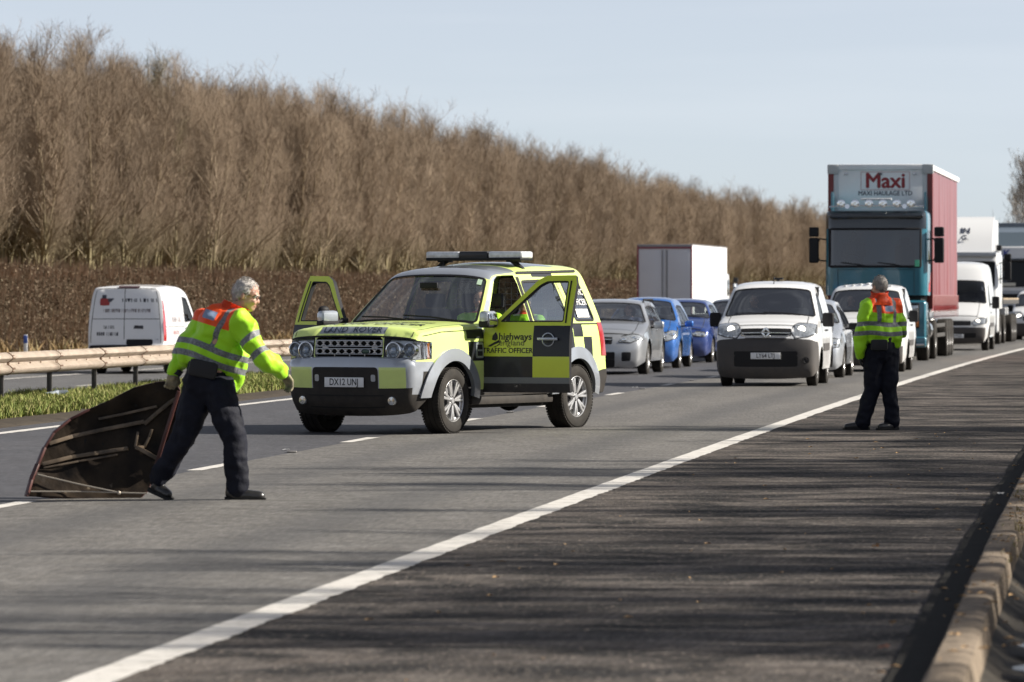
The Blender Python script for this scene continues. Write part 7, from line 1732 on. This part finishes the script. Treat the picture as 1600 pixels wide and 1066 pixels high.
# ================================================================== the torn-off bonnet
RUST = mat('bonnet_underside', (.042, .030, .020), rough=.5, col2=(.005, .004, .004), vscale=4.5, bump=.7, bscale=14, detail=9, spec=.12)
RIBM = mat('bonnet_rib', (.19, .14, .095), rough=.5, col2=(.03, .022, .015), vscale=9, detail=8)
BRED = mat('faded_maroon_paint', (.075, .015, .011), rough=.5, coat=.2, col2=(.03, .009, .008), vscale=6)
def bonnet():
    y0 = 39.45; sc = FPX / y0; px0 = 140
    bx = (px0 - 800) / FPX * y0; root = empty('car_bonnet', (bx, y0, 0)); tag(root, 'rusty maroon car bonnet standing on edge, its dark ribbed underside facing us', 'car bonnet')
    gz = 466 + 12400 / y0; L = lambda px, py: ((px - px0) / sc, max(.0, (gz - py) / sc))
    out = [L(*p) for p in ((40, 776), (47, 750), (56, 726), (66, 700), (80, 677), (105, 656), (135, 641), (165, 627), (205, 607), (240, 598), (270, 595), (279, 612), (276, 640), (268, 668), (256, 700), (240, 738), (228, 768), (218, 779), (120, 780))]
    cx, cz = .28, .42
    def dome(u, v): return .05 + .16 * max(0, 1 - ((u - cx) / .75) ** 2 * .9 - ((v - cz) / .62) ** 2 * .9) - .10 * max(0, .12 - v) + .03 * mnoise.noise(Vector((u * 4.5, v * 4.5, 3))) + .012 * mnoise.noise(Vector((u * 13, v * 13, 7)))
    fn = lambda u, v: Vector((u, dome(u, v) + .12 * v, v)); ref = Vector((cx, -2, .4)); g = Geo(ref); g.panel(fn, out, step=.05, off=0, thick=.0)
    link_ = g.build('underside', RUST, root, ang=4)
    Geo(ref).panel(fn, out, step=.05, off=.016, thick=.012).build('outer_skin', BRED, root, ang=.7)
    rim = [fn(*p) for p in out]; b = MB()
    for a, c in zip(out[:6], out[1:7]): b.bar(fn(*a) + Vector((.004, -.018, 0)), fn(*c) + Vector((.004, -.018, 0)), .04, .02, .004)
    b.bar(fn(*out[11]) + Vector((-.01, -.02, 0)), fn(*out[15]) + Vector((-.01, -.02, 0)), .045, .03, .006); b.build('folded_edge', BRED, root)['kind'] = 'stuff'
    def rib(name, pts, w, h, m=RIBM):
        b = MB(); pp = [fn(*L(*p)) + Vector((0, -.02, 0)) for p in pts]
        for a, c in zip(pp, pp[1:]): b.bar(a, c, h, w, .004, up=(0, 1, 0))
        b.build(name, m, root)
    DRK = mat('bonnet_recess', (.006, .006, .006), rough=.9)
    for pl in (((75, 702), (150, 682), (205, 668), (196, 700), (120, 715), (72, 722)), ((200, 672), (262, 640), (250, 680), (225, 705), (205, 700)), ((90, 668), (150, 640), (235, 612), (232, 628), (160, 655), (100, 684))):
        q = [L(*p) for p in pl]; Geo(ref).panel(fn, rpoly(q, .05), step=.06, off=.004).build('recess', DRK, root, ang=4)
    rib('rib', ((74, 694), (110, 683), (160, 672), (222, 660)), .015, .03); rib('rib', ((64, 726), (110, 715), (150, 709), (196, 702)), .014, .03); rib('rib', ((222, 664), (240, 648), (262, 630), (272, 624)), .03, .03); rib('rib', ((208, 700), (216, 703), (242, 718)), .03, .03)
    rib('rib', ((212, 676), (208, 700), (222, 700), (230, 684), (234, 672)), .012, .02); rib('rib', ((150, 656), (190, 648), (242, 636)), .018, .02); rib('rib', ((66, 732), (120, 722), (180, 712)), .012, .015)
    b = MB(); b.tube([fn(*L(58, 742)) + Vector((0, -.05, 0)), fn(*L(120, 757)) + Vector((0, -.07, 0)), fn(*L(186, 771)) + Vector((0, -.05, 0))], .006, 6); b.tube([fn(*L(48, 768)) + Vector((0, -.04, 0)), fn(*L(130, 769)) + Vector((0, -.05, 0)), fn(*L(228, 772)) + Vector((0, -.04, 0))], .006, 6); b.ell(fn(*L(184, 771)) + Vector((0, -.05, 0)), .016, seg=8, rings=6); b.build('prop_rod', mat('prop_rod_steel', (.40, .36, .31), rough=.45, metal=.6), root)
    BRN = mat('painted_sheen', (.10, .07, .045), rough=.55, col2=(.015, .012, .009), vscale=9, detail=9)  # brown highlight on the underside, painted in as patches
    for pl in (((152, 650), (205, 624), (245, 626), (236, 641), (190, 652), (156, 665)), ((62, 742), (92, 733), (200, 736), (216, 748), (120, 752), (70, 755)), ((96, 690), (140, 668), (150, 676), (110, 692))):
        Geo(ref).panel(fn, rpoly([L(*p) for p in pl], .05), step=.05, off=.005).build('sheen_patch', BRN, root, ang=4)
    SAND = mat('underside_dust', (.17, .13, .085), rough=.9, col2=(.05, .04, .03), vscale=16, detail=8)
    Geo(ref).panel(fn, rpoly([L(*p) for p in ((75, 764), (100, 756), (170, 752), (215, 758), (222, 772), (150, 774), (75, 774))], .03), step=.05, off=.003).build('dust_patch', SAND, root, ang=4)
bonnet()

# ================================================================== scraps on the road
def scrap(name, px, py, w, h, m, label, seed, cat='litter', zoff=0.0):
    Y = 12400 / (py - 466); X = (px - 800) / FPX * Y; b = MB(); r_ = random.Random(seed); pts = []
    n = 9
    for k in range(n): a = 2 * PI * k / n; q = r_.uniform(.6, 1); pts.append(b.bm.verts.new((math.cos(a) * w / 2 * q, math.sin(a) * w * .8 * q, r_.uniform(.0, h))))
    c = b.bm.verts.new((0, 0, h * .8))
    for k in range(n): b.bm.faces.new((pts[k], pts[(k + 1) % n], c))
    bmesh.ops.solidify(b.bm, geom=b.bm.faces[:], thickness=.004); o = b.build(name, m, None, .4); o.location = (X, Y, .006 + zoff); return tag(o, label, cat)
WP = mat('scrap_white', (.7, .7, .7), rough=.5); LF = mat('dead_leaf', (.42, .27, .13), rough=.8)
scrap('paper_scrap', 447, 704, .10, .012, WP, 'small white scrap lying on the road left of the patrol car', 1)
scrap('paper_scrap', 992, 606, .12, .012, WP, 'white scrap lying behind the patrol car near the lane dashes', 2)
scrap('plastic_bag', 92, 631, .42, .12, mat('scrap_bluewhite', (.60, .66, .72), rough=.4), 'crumpled pale plastic bag caught in the central reserve grass', 3, zoff=.10)
scrap('leaf', 1368, 857, .055, .02, LF, 'single dead leaf lit by the sun in the middle of the hard shoulder', 4, 'leaf')
scrap('leaf', 1382, 1016, .06, .02, mat('dead_leaf_red', (.36, .18, .12), rough=.8), 'reddish dead leaf at the bottom edge beside the kerb shadow', 5, 'leaf')
scrap('paper_scrap', 1563, 802, .07, .03, WP, 'white scrap lying on top of the kerb', 6, zoff=.12)
scrap('leaf', 1395, 977, .05, .02, LF, 'pale dead leaf on the hard shoulder close to the kerb', 8, 'leaf')
r = random.Random(31); V, F = [], []
for k in range(340):
    off = 3.5 + r.gauss(0, .12) if r.random() < .75 else r.uniform(.4, 3.3); Y = r.uniform(20, 60); z = .125 if 3.42 < off < 3.62 else (.006 if off < 3.4 else .05)
    p = road_pt(off, Y, z); a = r.uniform(0, 6.28); s_ = r.uniform(.008, .026); b0 = len(V)
    V += [tuple(p + Vector((math.cos(a + t) * s_ * q, math.sin(a + t) * s_ * q, h))) for t, q, h in ((0, 1.4, .004), (1.6, .7, .012), (3.14, 1.3, .003), (4.7, .7, .010))]; F.append((b0, b0 + 1, b0 + 2, b0 + 3))
tag(link('leaf_litter', mesh_np('leaf_litter', V, np.array(F), LF)), 'tiny dead leaves and grit along the kerb', 'litter', kind='stuff')
